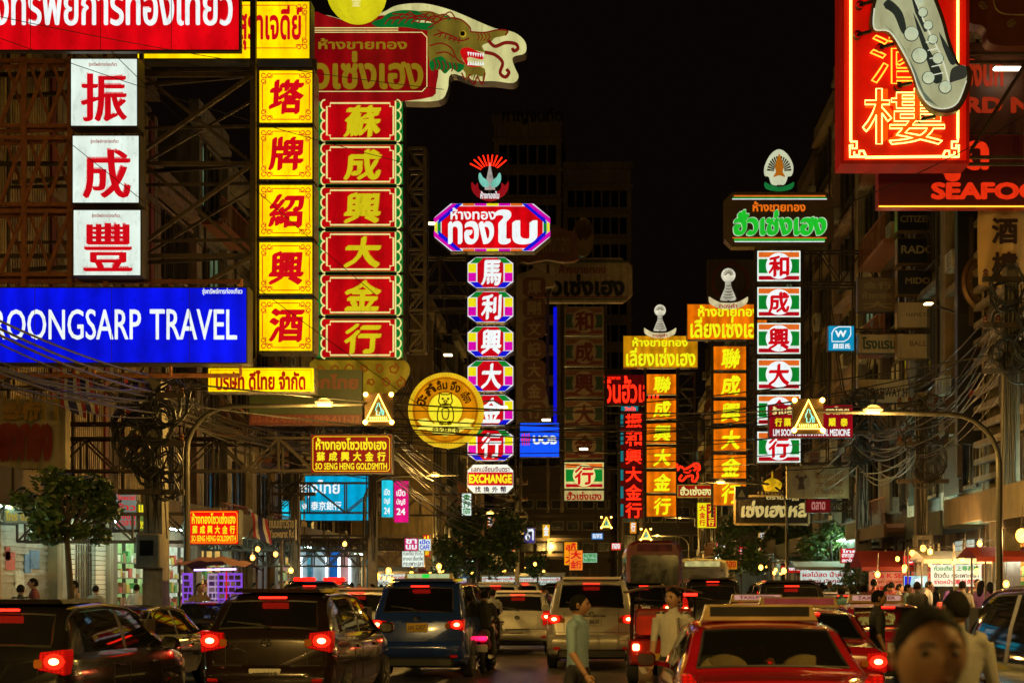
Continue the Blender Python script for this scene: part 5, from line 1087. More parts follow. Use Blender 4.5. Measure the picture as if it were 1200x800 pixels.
# 24 cloth banner
Y = 34.5; t = sign('banner', 'beige cloth banner with two dark characters hanging under the maroon board', 1172, 338, Y, cat='banner')
mb = MB(); n = 16; vs = []
for j in range(n+1):
    for i in range(n+1): vs.append((XX(1146+i*64/n, Y), Y+.05*math.sin(i*.9+j*.25), ZZ(243+(91+i/n*8)*j/n, Y)))
mb.add(vs, [(j*(n+1)+i, (j+1)*(n+1)+i, (j+1)*(n+1)+i+1, j*(n+1)+i+1) for j in range(n) for i in range(n)]); b = mb.build('cloth', mat('beige_cloth', (.6, .42, .2), .8, 0, .15, 2), t, True)
for ch, z in (('酒', 255), ('樓', 295)): text(b, ch, 1162, z, 1193, z+31, Y-.09, mat('banner_black', (.03, .012, .008), .8), .035)
MB().bar(P(1146, 243, Y+.05), P(1212, 243, Y+.05), .06).build('rod', M_STEEL, t)
# 25 watch name boards and hotel boards
Y = 48; t = sign('tower_sign', 'unlit column of watch name boards, three black above two beige', 1075, 420, Y, 'unlit tower signs')
for s_, a, d, f, m, x0, x1, z0, z1 in (('CITIZEN', 243.5, 270.5, D_BLACK, D_GOLD, 1055, 1093, 252.5, 260.5), ('RADO', 279, 309, D_BLACK, mat('pale_gold_letter', (.3, .24, .12), .5), 1056, 1095, 287.5, 297), ('MIDO', 316, 345.5, D_BLACK, D_GOLD, 1061, 1090, 325, 332.5), ('HAMILTON', 354, 384, D_BEIGE, D_BROWN, 1062, 1096, 366, 371), ('BALL', 391, 420, D_BEIGE, D_BROWN, 1066, 1086, 399, 405.5)):
    b = light_box(t, 'board', 1051.5, a, 1098, d, Y, f, .4, mat('brass_edge', (.35, .2, .06), .35, .7), rim=.7); text(b, s_, x0, z0, x1, z1, Y-.02, m, .025)
mb = MB(); mb.bar(P(1075, 235, Y+.5), P(1075, 425, Y+.5), .2); mb.build('mast', M_STEEL, t)
t = sign('hotel_sign', 'beige hotel board with dark green Thai letters left of the beige watch boards', 1029, 414, 49); b = light_box(t, 'board', 1005.5, 391.5, 1052, 414, 49, D_BEIGE, .3, rim=.5); text(b, 'โรงแรม', 1010, 394.5, 1050, 409, 48.98, mat('dark_green_letter', (.02, .05, .025), .5), .04); arm_frame(t, 'r', 1052, 394, 410, 49.2)
t = sign('hotel_sign', 'long beige hotel board with dark capitals under the beige watch boards', 1046, 472, 50); b = light_box(t, 'board', 1005.5, 444, 1087, 472, 50, D_BEIGE, .3, rim=.5); text(b, 'BROADWAY HOTEL', 1010, 454, 1083, 465, 49.98, mat('dark_brown_letter', (.03, .02, .02), .5), .03); arm_frame(t, 'r', 1066, 448, 468, 50.2)
t = sign('shop_sign', 'small unlit brown board with dim letters left of the black watch boards', 1028, 365, 50); b = light_box(t, 'board', 1005, 325, 1052, 365.5, 50, D_BROWN, .3, rim=.5)
for i, s_ in enumerate(('金行', 'ห้างทอง', '大')): text(b, s_, 1011, 330+i*11.5, 1046, 338.5+i*11.5, 49.98, D_GOLD, .03)
arm_frame(t, 'r', 1040, 330, 360, 50.2)
# 26 watch billboard
Y = 40; t = sign('billboard', 'tall black billboard with a huge wristwatch and a red watch name', 1155, 520, Y); b = light_box(t, 'panel', 1122, 244, 1188, 520, Y, D_BLACK, .3, rim=.5)
C = P(1155, 330, Y-.03); kk = Y/F; WG = mat('watch_rose_gold', (.22, .13, .07), .35, .7, .2, 6)
mb = MB(); mb.lathe([(.001, .02), (36*kk, .02), (36*kk, -.06), (31*kk, -.09), (28*kk, -.03), (.001, -.02)], C, 32, 'y', .8, 1); w = mb.build('watch_case', WG, t, True)
MB().lathe([(.001, -.025), (27.5*kk, -.028), (27.5*kk, -.022)], C, 32, 'y', .8, 1).build('watch_dial', mat('watch_dial', (.03, .028, .025), .4), w)
mb = MB()
for k in range(12): a = k*math.pi/6; mb.bar((C[0]+.8*21*kk*math.sin(a), C[1]-.035, C[2]+21*kk*math.cos(a)), (C[0]+.8*25*kk*math.sin(a), C[1]-.035, C[2]+25*kk*math.cos(a)), .025)
mb.bar((C[0], C[1]-.04, C[2]), (C[0]+.3, C[1]-.04, C[2]+.2), .04); mb.bar((C[0], C[1]-.04, C[2]), (C[0]-.2, C[1]-.04, C[2]+.42), .03); mb.build('watch_hand', D_GOLD, w)
mb = MB(); 
for x in (-1, 1): mb.box((C[0]+x*.42-.07, Y-.05, C[2]+.62), (C[0]+x*.42+.07, Y-.02, C[2]+1.9)); mb.box((C[0]+x*.42-.07, Y-.05, C[2]-1.3), (C[0]+x*.42+.07, Y-.02, C[2]-.62))
mb.build('watch_strap', mat('watch_strap', (.05, .03, .02), .6), w)
text(b, 'MIDO', 1136, 455, 1174, 466, Y-.02, mat('red_paint_letter', (.38, .05, .02), .5), .025)
for z, s_ in ((406, 'A MARK OF'), (425, 'TRUE DESIGN')): text(b, s_, 1138, z, 1172, z+4, Y-.02, mat('dark_red_letter', (.10, .02, .01), .5), .02, 'small')
mb = MB(); mb.bar(P(1124, 244, Y+.4), P(1124, 560, Y+.4), .15); mb.bar(P(1186, 244, Y+.4), P(1186, 560, Y+.4), .15); mb.build('post', M_STEEL, t)
t = sign('bank_sign', 'grey fascia with a pale blue Thai letter over the yellow lit food stalls', 1158, 622, 44); b = light_box(t, 'panel', 1122, 580, 1210, 622, 44, mat('grey_fascia', (.3, .27, .22), .5, .1, .2, 2), .3, rim=.5); text(b, 'ศว', 1142, 588, 1172, 611, 43.98, mat('fascia_letter', (.06, .09, .12), .3), .02); arm_frame(t, 'r', 1200, 585, 615, 44.1)
# neon edge strips on the right (vertical coloured tubes)
for px, z0, z1, m, lab in ((1108, 246, 282, T_GREEN, 'short green flickering light strip right of the watch boards'), (1119, 244, 292, fl('strip_green', (60, 150, 60)), 'thin green light strip beside the watch billboard'), (1108, 380, 404, N_CYAN, 'short cyan light strip below the green one'), (1120.5, 412, 505, fl('strip_amber', (190, 110, 30)), 'amber light strip beside the lower watch billboard')):
    mb = MB(); n = 7
    for k in range(n): za = z0+(z1-z0)*k/n; mb.bar(P(px+(k % 2)*.8, za, 46), P(px+(k % 2)*.8, za+(z1-z0)/n*.7, 46), .06)
    o = mb.build('light_strip', m, None, origin=P(px, z1, 46)); tag(o, lab, 'light strip')
# 28 beige girl board
Y = 58; t = sign('shop_sign', 'unlit beige board with a round picture of a girl and faint orange lines', 958, 583, Y); b = light_box(t, 'panel', 922, 546, 995, 583, Y, D_BEIGE, .3, mat('gold_edge', (.4, .3, .1), .4, .5), rim=.8)
c = P(939, 564, Y-.02); MB().lathe([(.001, .01), (11*Y/F, .01), (11*Y/F, -.01), (.001, -.01)], c, 24, 'y').build('round_patch', mat('patch_tan', (.32, .22, .12), .6), b)
mb = MB(); mb.sphere((c[0], c[1]-.02, c[2]+.09), .13, 12, 8, (1, .2, 1)); mb.prism([(c[0]-.16, c[2]-.33), (c[0]+.16, c[2]-.33), (c[0]+.08, c[2]-.02), (c[0]-.08, c[2]-.02)], c[1]-.03, c[1]-.015)
for s_ in (-1, 1): mb.sphere((c[0]+s_*.17, c[1]-.02, c[2]+.2), .07, 10, 6, (1, .2, 1))
mb.build('girl_figure', mat('figure_brown', (.07, .035, .02), .6), b)
for i, s_ in enumerate(('ร้านอาหาร', '一碗香', 'ก๋วยเตี๋ยว')): text(b, s_, 955, 553+i*9, 988, 560.5+i*9, Y-.02, mat('faint_orange', (.28, .13, .04), .6), .03)
arm_frame(t, 'r', 995, 550, 578, Y+.1)
# 29 crown and cursive board
Y = 62; t = sign('shop_sign', 'barred board with cream cursive Thai letters under a lit yellow crown', 905, 615, Y)
mb = MB(); mb.box((XX(861, Y), Y+.1, ZZ(614, Y)), (XX(948, Y), Y+.3, ZZ(581, Y))); b = mb.build('panel', mat('grille_back', (.045, .04, .035), .6), t)
mb = MB()
for k in range(34): mb.bar(P(862+k*2.55, 584, Y+.06), P(862+k*2.55, 612, Y+.06), .03)
mb.build('bars', M_STEEL, b)
mb = MB()
for p, q in (((861, 581), (948, 581)), ((861, 614), (948, 614)), ((861, 581), (861, 614)), ((948, 581), (948, 614))): mb.bar(P(*p, Y+.05), P(*q, Y+.05), .09)
mb.build('frame', mat('frame_tan', (.35, .24, .11), .6), b); text(b, 'เซ่งเฮงหลี', 868, 586, 945, 606, Y, fl('letter_dim_cream', (205, 182, 110), .85), .05, 'brush', slant=.1); text(b, 'ตรามงกุฎ', 898, 581, 936, 586.5, Y-.02, fl('letter_dim_cream', (205, 182, 110)), .03, 'small')
mb = MB(); mb.lathe([(9*Y/F, 0), (9.5*Y/F, .06), (11.5*Y/F, .25), (11*Y/F, .38), (6*Y/F, .52), (1*Y/F, .6), (.04, .75), (.02, .95)], P(905, 575, Y+.35), 18); cr_ = mb.build('crown', em('crown_gold', (220, 170, 20), .95, .5, True, 5), t)
mb = MB()
for k in range(9): mb.bar(P(889+k*4, 579, Y+.1), P(889+k*4, 575, Y+.1), .05)
mb.build('crown_base', D_GOLD, cr_); arm_frame(t, 'r', 948, 585, 610, Y+.2)
t = sign('shop_sign', 'small dark red box with a pale script beneath the beige girl board', 958, 601, 60); b = light_box(t, 'light_box', 944, 584.5, 973.5, 600.5, 60, em('dim_red_box', (110, 16, 18), .7, .3), .3, rim=.5); text(b, 'ตลาด', 951, 587.5, 967, 597, 59.98, fl('pale_pink', (190, 120, 110), .8), .04, 'brush'); arm_frame(t, 'r', 973, 587, 598, 60.1)
t = sign('shop_sign', 'small dark blue square board with pale figure beside the cursive board', 869, 586, 61); b = light_box(t, 'panel', 861.5, 569.5, 877, 585, 61, mat('navy_panel', (.02, .025, .06), .5), .2, rim=.5); MB().prism([(XX(x, 61), ZZ(z, 61)) for x, z in ((869, 573), (873.5, 582), (864.5, 582))], 60.96, 60.98).build('pale_figure', mat('pale_mark', (.4, .35, .25), .5), b); MB().bar(P(869, 586, 61.1), P(869, 569, 61.3), .08).build('bracket', M_STEEL, t)
# 31 neon beast, 32, 33
Y = 80; t = sign('neon_sign', 'red neon outline of a leaping lion between the two orange towers', 806, 566, Y); mb = MB()
for pts in ([(794,552),(797,546),(802,549),(808,547),(814,543),(819,544),(820,549),(817,553),(818,558),(814,564),(811,562),(812,557),(805,558),(800,563),(796,561),(799,556)], [(812,545),(816,548),(813,551)], [(796,549),(793,546),(794,543)], [(801,552),(806,553),(810,551)], [(815,546),(818,549)]): mb.tube([P(x, z, Y) for x, z in spline(pts, 3)], .06, 5)
mb.build('neon_tube', N_RED, t); mb = MB(); 
for a, c in (((794, 546), (820, 562)), ((794, 562), (820, 546))): mb.bar(P(*a, Y+.15), P(*c, Y+.15), .06)
mb.bar(P(807, 540, Y+.2), P(807, 580, Y+.2), .1); mb.build('bracket', M_STEEL, t)
t = sign('shop_sign', 'small wide red light box with cream Thai letters below the neon lion', 815, 582, 78); b = light_box(t, 'light_box', 794, 567.5, 836.5, 582.5, 78, em('box_red', (150, 20, 8), 1, .2), .3, em('box_edge', (180, 140, 50), .7, .3, False), rim=1); text(b, 'ฮั่วเซ่งฮง', 797, 569.5, 834, 580, 77.98, T_CREAM, .04); MB().bar(P(800, 575, 78.5), P(800, 600, 78.5), .1).build('post', M_STEEL, t)
t = sign('shop_sign', 'small square yellow and red light box under the wide red one', 828, 619, 76); b = light_box(t, 'light_box', 817, 588.5, 840, 618.5, 76, P_YEL, .3, rim=.4); plate(b, 'red_half', 828, 590, 839, 617, 76, P_RED, 1)
for i, ch in enumerate('大金行'): text(b, ch, 819.5, 591+i*8.6, 826.5, 598.5+i*8.6, 75.98, T_RED, .04, 'small'); text(b, ch, 830, 591+i*8.6, 837, 598.5+i*8.6, 75.96, T_YEL, .04, 'small')
MB().bar(P(828, 588, 76.2), P(828, 640, 76.4), .1).build('post', M_STEEL, t)
# 34.. small far signs
def small(name, lab, x0, z0, x1, z1, Y, face, lines, m, bold=.04, cat='shop sign', side=None):
    t = sign(name, lab, (x0+x1)/2, z1, Y, None, cat); b = light_box(t, 'light_box', x0, z0, x1, z1, Y, face, .25, rim=.4); n = len(lines); h = (z1-z0-1.6)/n
    for i, s_ in enumerate(lines): text(b, s_, x0+1.5, z0+1+i*h, x1-1.5, z0+1+(i+.85)*h, Y-.02, m, bold, 'small')
    if side: arm_frame(t, side, x0 if side == 'l' else x1, z0+1, z1-1, Y+.1)
    else: MB().bar(P((x0+x1)/2, z0, Y+.3), P((x0+x1)/2, HY+CZ*F/(Y+.3), Y+.3), .08).build('post', M_STEEL, t)
    return t
small('shop_sign', 'tiny white box with red and green squares near the dark street tree', 541, 577.5, 552.5, 604, 74, WHT, ['金', '行', 'ทอง'], P_GREEN, side='l')
small('shop_sign', 'tall orange board with red writing, taller of the two by the far bus', 661, 634.5, 676.5, 662, 66, em('board_orange', (246, 150, 20), 1.05, .2), ['สุกี้', '大'], T_RED)
small('shop_sign', 'lower orange board overlapping the taller one by the far bus', 667, 644, 683, 668, 64, em('board_orange2', (244, 130, 40), 1.05, .2), ['大', '金行'], T_RED)
small('shop_sign', 'small greenish white board far down the road', 682.5, 647.5, 700, 659, 90, em('board_mint', (150, 200, 165), .9, .1), ['ธนาคาร', 'กสิกร'], P_GREEN)
small('shop_sign', 'small bright red board with white and yellow Thai lines beside the bushy tree', 985, 642, 1006.5, 659.5, 52, em('board_red', (200, 10, 16), 1, .1), ['ไทย', 'อาหารทะเล', 'สดใหม่'], T_WHT, side='r')
small('shop_sign', 'long white menu board with black rows over the bright market stalls', 471, 644, 497, 664, 58, WHT, ['ก๋วยเตี๋ยว ข้าวต้ม', 'เกาเหลา เย็นตาโฟ', 'กระเพาะปลา'], T_BLACK, .02, side='l')
small('shop_sign', 'pink, white and orange strip sign above the market stalls', 474, 630, 490, 645, 53, em('board_pink', (210, 40, 110), 1, .1), ['ชา', 'นม'], T_WHT, side='l')
small('shop_sign', 'small white strip sign with blue letters beside the pink one', 490.5, 631, 505, 645, 53.2, WHT, ['เปิด', 'CAFE'], P_BLUE, side='l')
small('shop_sign', 'narrow red board with white and yellow Thai at the end of the market stalls', 495.5, 626, 504, 652, 60, em('board_red3', (190, 8, 24), 1, .1), ['ปู', 'กุ้ง', 'ปลา'], T_YEL, side='l')
small('shop_sign', 'slim red strip sign by the far right shops', 866, 640, 871, 664, 80, em('board_red4', (220, 30, 20), 1, .1), ['金', '行'], T_WHT)
small('shop_sign', 'red poster board with pale writing by the far right shops', 873, 640, 893, 651, 80, em('board_red5', (170, 30, 34), .9, .3), ['อาหาร'], T_CREAM, side='r')
small('shop_sign', 'low long red board with white letters under the dark right tree', 915, 662, 949, 671, 66, em('board_red6', (190, 20, 20), .95, .2), ['อาหารทะเล ซีฟู้ด'], T_WHT, side='r')
small('shop_sign', 'small yellow board beside the cream bus', 848, 656, 864, 667, 70, em('board_yel', (190, 120, 20), .9, .2), ['ทอง'], T_DRED)
small('shop_sign', 'violet lit panel with a white card far behind the pole', 614, 618, 627, 636, 100, em('board_violet', (70, 60, 150), .9, .3), ['ยา'], T_WHT, side='l')
small('shop_sign', 'grey white board with red mark hanging by the pale green shop', 136, 578, 160, 620, 37, em('board_grey', (120, 130, 120), .8, .15), ['Special', 'ข้าว', 'รังนก', 'หูฉลาม'], T_RED, .02, side='l')
small('shop_sign', 'dim white shop board with gold Thai letters behind the pavement tree', 5, 583, 53, 613, 33.5, em('board_dimwhite', (96, 100, 78), .7, .25), ['ทองแสงทอง', 'โทร 02 622'], T_OLIVE, .05, side='l')
small('shop_sign', 'green menu panel with round food pictures by the thick pole', 161, 590, 180, 622, 37.2, em('board_green', (110, 140, 60), .8, .4, True, 6), ['เมนู', 'อร่อย'], T_YEL, side='l')
small('shop_sign', 'dark blue hanging board between the bank and the goldsmith board', 314, 608, 346, 632, 44, mat('navy_panel', (.02, .025, .06), .5), ['ถนนเยาวราช', 'Yaowarat Rd'], mat('pale_mark', (.4, .35, .25), .5), .03, cat='street sign')
for i, (px, py, w_, h_, Y_, rgb, s_, lab) in enumerate(((598, 640, 10, 12, 112, (210, 30, 20), '茶', 'tiny red box sign far left of the road end'), (640, 622, 9, 16, 118, (240, 180, 40), '金', 'tiny upright yellow sign at the road end'), (700, 628, 14, 8, 122, (40, 120, 200), 'ธนาคาร', 'tiny blue strip sign at the road end'), (722, 640, 12, 9, 116, (220, 60, 30), 'ทอง', 'tiny orange red sign at the road end'), (742, 618, 8, 14, 125, (230, 140, 20), '行', 'tiny upright orange sign at the road end'), (845, 640, 12, 10, 96, (200, 40, 40), 'ยา', 'tiny red sign above the cream bus'), (575, 612, 9, 14, 104, (230, 120, 20), '酒', 'tiny upright amber sign over the street tree'), (893, 628, 10, 12, 90, (220, 160, 40), '米', 'tiny yellow sign behind the dark right tree'))):
    small('shop_sign', lab, px-w_/2, py-h_/2, px+w_/2, py+h_/2, Y_, em('tiny_face_%d' % i, rgb, 1, .2), [s_], T_WHT)
# gold letters fixed on a ledge, far left, and red baluster letters
t = sign('shop_sign', 'big dark red and gold raised letters on a cream ledge, far left', 30, 545, 33)
b = MB().box((XX(-60, 33), 33.2, ZZ(548, 33)), (XX(73, 33), 33.5, ZZ(466, 33))).build('backing', mat('stucco_cream', (.3, .25, .17), .8), t)
text(b, 'ทองแสงทอง', -52, 494, 62, 541, 33, mat('dark_red_gloss', (.22, .03, .02), .2, 0, .2, 2), .09); text(b, '金行', 2, 470, 48, 492, 33.05, mat('gold_leaf', (.5, .33, .08), .3, .9, .3, 6), .07)
mb = MB()
for k in range(9): mb.box((XX(-60+k*15, 33), 33.18, ZZ(492, 33)), (XX(-56+k*15, 33), 33.199, ZZ(462, 33)))
mb.build('yellow_rib', mat('gilt_rib', (.4, .28, .06), .4, .5), b)
# Thai flags on the far left facade
def flag(px, py, Y, lab, h):
    t = sign('flag', lab, px, py, Y, 'national flags on the facade', 'flag'); mb = MB(); n = 10; c = P(px, py, Y); b = len(mb.v)
    for q, (a, d, m) in enumerate(((0, 1/6, 0), (1/6, 1/3, 1), (1/3, 2/3, 2), (2/3, 5/6, 1), (5/6, 1, 0))):
        mb.mat(m); vs = []
        for i in range(n+1):
            u = i/n
            for w in (a, d): vs.append((c[0]+.3+w*.55+u*.12, c[1]-.1+.1*math.sin(u*5+w*4), c[2]-u*h-w*.25))
        mb.add(vs, [(2*i, 2*i+1, 2*i+3, 2*i+2) for i in range(n)])
    mb.build('cloth', [mat('flag_red', (.35, .03, .04), .8), mat('flag_white', (.55, .52, .48), .8), mat('flag_blue', (.03, .03, .14), .8)], t, True)
    MB().tube([(c[0], c[1]+.4, c[2]-.9), (c[0]+.9, c[1]-.12, c[2]+.35)], .025, 6).build('flagpole', M_STEEL, t); return t
flag(55, 430, 33, 'striped flag drooping below the blue billboard, left of a second one', 1.0); flag(70, 432, 33.4, 'second striped flag drooping below the blue billboard', .9); flag(132, 440, 34, 'faded striped flag hanging beside the dark red cladding', 1.1); flag(284, 600, 44.0, 'small striped flag hanging by the bright red goldsmith board', .8)
# sign flood lamps on bent arms
for px, py, Y, dx, lab in ((525, 416, 60, -28, 'small floodlamp on a bent arm left of the third rainbow octagon'), (590, 477, 58, -30, 'small floodlamp on an arm before the fifth rainbow octagon'), (640, 492, 68, 30, 'small floodlamp above the blue bank box'), (684, 526, 86, 26, 'small floodlamp before the unlit striped tower'), (1088, 356, 42, 90, 'bright tube lamp on a long dark arm below the black watch boards'), (505, 262, 60, -26, 'pale bent lamp arm left of the octagonal Thai header'), (1022, 603, 60, 20, 'pale lamp on the bank wall beside the pole')):
    t = sign('flood_lamp', lab, px, py, Y, 'floodlamps on bent arms', 'lamp'); mb = MB(); mb.rbox((XX(px-5, Y), Y-.1, ZZ(py+1, Y)), (XX(px+5, Y), Y+.1, ZZ(py-1.2, Y)), .02); mb.build('lamp_head', em('flood_tube', (255, 220, 160), 5), t)
    MB().tube([P(px, py-1.5, Y), P(px+dx*.4, py-8 if dx < 50 else py+12, Y+.1), P(px+dx, py-6 if dx < 50 else py+85, Y+.3)], .035, 6).build('arm', M_STEEL, t)
# ------------------------------------------------------------------ vehicles
def paint(name, c, metal=.0, rough=.2): return mat(name, c, rough, metal, .16, 1.5, 0, 1., spec=.3, rvar=.07)
PT = {'red': paint('car_paint_red', (.30, .006, .014)), 'pink': paint('car_paint_pinkish_red', (.5, .015, .06)), 'silver': paint('car_paint_silver', (.62, .59, .54), .35, .3), 'white': paint('car_paint_white', (.74, .72, .67)), 'black': paint('car_paint_black', (.012, .011, .011), 0, .2),
      'dark': paint('car_paint_dark_grey', (.012, .011, .011), .3, .22), 'blue': paint('car_paint_blue', (.02, .05, .24), .1), 'brown': paint('car_paint_brown', (.022, .013, .011), .2), 'wine': paint('car_paint_wine', (.13, .01, .015), .1), 'gold': paint('car_paint_gold', (.36, .24, .07), .4), 'cream': paint('car_paint_cream', (.55, .47, .3))}
GL = glassmat('tinted_car_glass', (.012, .012, .013), .38); GLN = glassmat('clear_car_glass', (.02, .02, .02), .8); GLD = glassmat('dark_car_glass', (.01, .01, .011), .1)
M_RUB = mat('tyre_rubber', (.018, .017, .016), .8, 0, .3, 9); M_RIM = mat('alloy_rim', (.35, .34, .32), .35, .8, .2, 5); M_BLK = mat('black_plastic', (.02, .019, .018), .45, 0, .25, 6); M_CHR = mat('chrome_trim', (.55, .52, .48), .15, 1, .1, 5); M_SEAT = mat('car_seat_cloth', (.05, .045, .04), .8, 0, .3, 6)
L_BRK = em('brake_lamp_core', (255, 130, 80), 14); L_HALO = em('brake_lamp_halo', (255, 30, 12), 2.6); L_HI = em('high_brake_lamp', (255, 34, 20), 5); L_AMB = mat('amber_lens', (.4, .12, .02), .15); L_WLENS = mat('reversing_lens', (.5, .48, .45), .12); L_DIM = em('tail_lamp_dim', (150, 4, 4), .3, .2, False, 5, base=(.3, .01, .01)); L_HEAD = em('head_lamp', (255, 240, 205), 10)
M_PLT = mat('number_plate_white', (.62, .6, .54), .35); M_PLY = mat('number_plate_yellow', (.6, .36, .03), .35); M_GLV = em('taxi_board_face', (190, 140, 124), .95, .2)
def rpoly(o, r=.3):
    out = []; n = len(o)
    for i in range(n):
        p, q, w = o[i-1], o[i], o[(i+1) % n]
        for t in (r*.9, r*.35): out.append((q[0]+(p[0]-q[0])*t*.5, q[1]+(p[1]-q[1])*t*.5))
        for t in (r*.35, r*.9): out.append((q[0]+(w[0]-q[0])*t*.5, q[1]+(w[1]-q[1])*t*.5))
    return out
def ribbed(name, rgb, s):
    m = em(name, rgb, s, base=(.35, .01, .01)); t = m.node_tree; bs = t.nodes['Principled BSDF']; tc = t.nodes.new('ShaderNodeTexCoord'); out = []
    for ax, sc in (('Z', 11), ('X', 7)):
        w = t.nodes.new('ShaderNodeTexWave'); w.bands_direction = ax; w.inputs['Scale'].default_value = sc; t.links.new(tc.outputs['Object'], w.inputs['Vector']); out.append(w)
    p = t.nodes.new('ShaderNodeMath'); p.operation = 'MULTIPLY'; t.links.new(out[0].outputs['Fac'], p.inputs[0]); t.links.new(out[1].outputs['Fac'], p.inputs[1])
    mr = t.nodes.new('ShaderNodeMapRange'); mr.inputs[3].default_value = s*.35; mr.inputs[4].default_value = s*1.7; t.links.new(p.outputs[0], mr.inputs[0]); t.links.new(mr.outputs[0], bs.inputs['Emission Strength']); bs.inputs['Roughness'].default_value = .12; bs.inputs['Specular IOR Level'].default_value = .6
    return m
def interp(pts, y):
    if y <= pts[0][0]: return pts[0][1]
    for (a, b), (c, d) in zip(pts, pts[1:]):
        if y <= c:
            t = (y-a)/(c-a); return b+(d-b)*t
    return pts[-1][1]
def sinterp(pts, y):
    """rounded through the points"""
    e = .05; return (interp(pts, y-e)+2*interp(pts, y)+interp(pts, y+e))/4
L_RED = ribbed('tail_lamp_red', (200, 5, 5), .7)
KINDS = {  # L, W, H, belt, sill, roof line, rear window y-range, side window y-range, windscreen y-range, wheelbase positions, wheel radius
    'sedan': dict(L=4.5, W=1.74, H=1.43, belt=[(0, .93), (1, .92), (3.2, .86), (4.5, .7)], top=[(0, .86), (.06, .98), (.52, 1.02), (1.18, 1.385), (1.7, 1.43), (2.4, 1.425), (2.85, 1.36), (3.55, .98), (4.25, .82), (4.5, .62)], rw=(.6, 1.14), sw=(.98, 3.2), ws=(2.92, 3.5), wh=(.95, 3.55), r=.31),
    'suv': dict(L=4.7, W=1.84, H=1.85, belt=[(0, 1.12), (3, 1.1), (4.7, .95)], top=[(0, 1.08), (.05, 1.2), (.38, 1.74), (.62, 1.835), (1.6, 1.86), (2.6, 1.83), (2.9, 1.74), (3.5, 1.22), (4.5, 1.05), (4.7, .8)], rw=(.09, .37), sw=(.5, 3.25), ws=(2.95, 3.45), wh=(.95, 3.7), r=.38),
    'hatch': dict(L=3.9, W=1.7, H=1.52, belt=[(0, .97), (3, .93), (3.9, .75)], top=[(0, .9), (.05, 1.02), (.36, 1.42), (.6, 1.5), (1.4, 1.53), (2.0, 1.49), (2.3, 1.4), (2.95, 1.02), (3.65, .88), (3.9, .66)], rw=(.09, .35), sw=(.5, 2.7), ws=(2.35, 2.9), wh=(.75, 3.1), r=.3),
    'van': dict(L=4.9, W=1.8, H=1.95, belt=[(0, 1.12), (4.0, 1.1), (4.9, .95)], top=[(0, 1.1), (.05, 1.25), (.22, 1.8), (.4, 1.92), (2, 1.96), (3.4, 1.92), (3.75, 1.8), (4.4, 1.2), (4.75, 1.02), (4.9, .8)], rw=(.08, .21), sw=(.5, 4.0), ws=(3.8, 4.3), wh=(.9, 3.9), r=.33),
}
def wheel(t, x, y, r, side):
    mb = MB(); w = .2
    mb.lathe([(r*.66, -w/2), (r*.93, -w/2), (r, -w*.36), (r, w*.36), (r*.93, w/2), (r*.66, w/2)], (x, y, r), 24, 'x'); q = mb.build('wheel', M_RUB, t, True)
    mb = MB(); o = side*w*.46
    mb.lathe([(.001, o), (r*.2, o), (r*.24, o-side*.02), (r*.58, o-side*.05), (r*.66, o), (r*.68, o-side*.12)], (x, y, r), 20, 'x')
    for k in range(5):
        a = k*2*math.pi/5; mb.bar((x+o+side*.005, y+r*.1*math.cos(a), r+r*.1*math.sin(a)), (x+o+side*.002, y+r*.62*math.cos(a), r+r*.62*math.sin(a)), .05, .03)
    mb.build('rim', M_RIM, q)
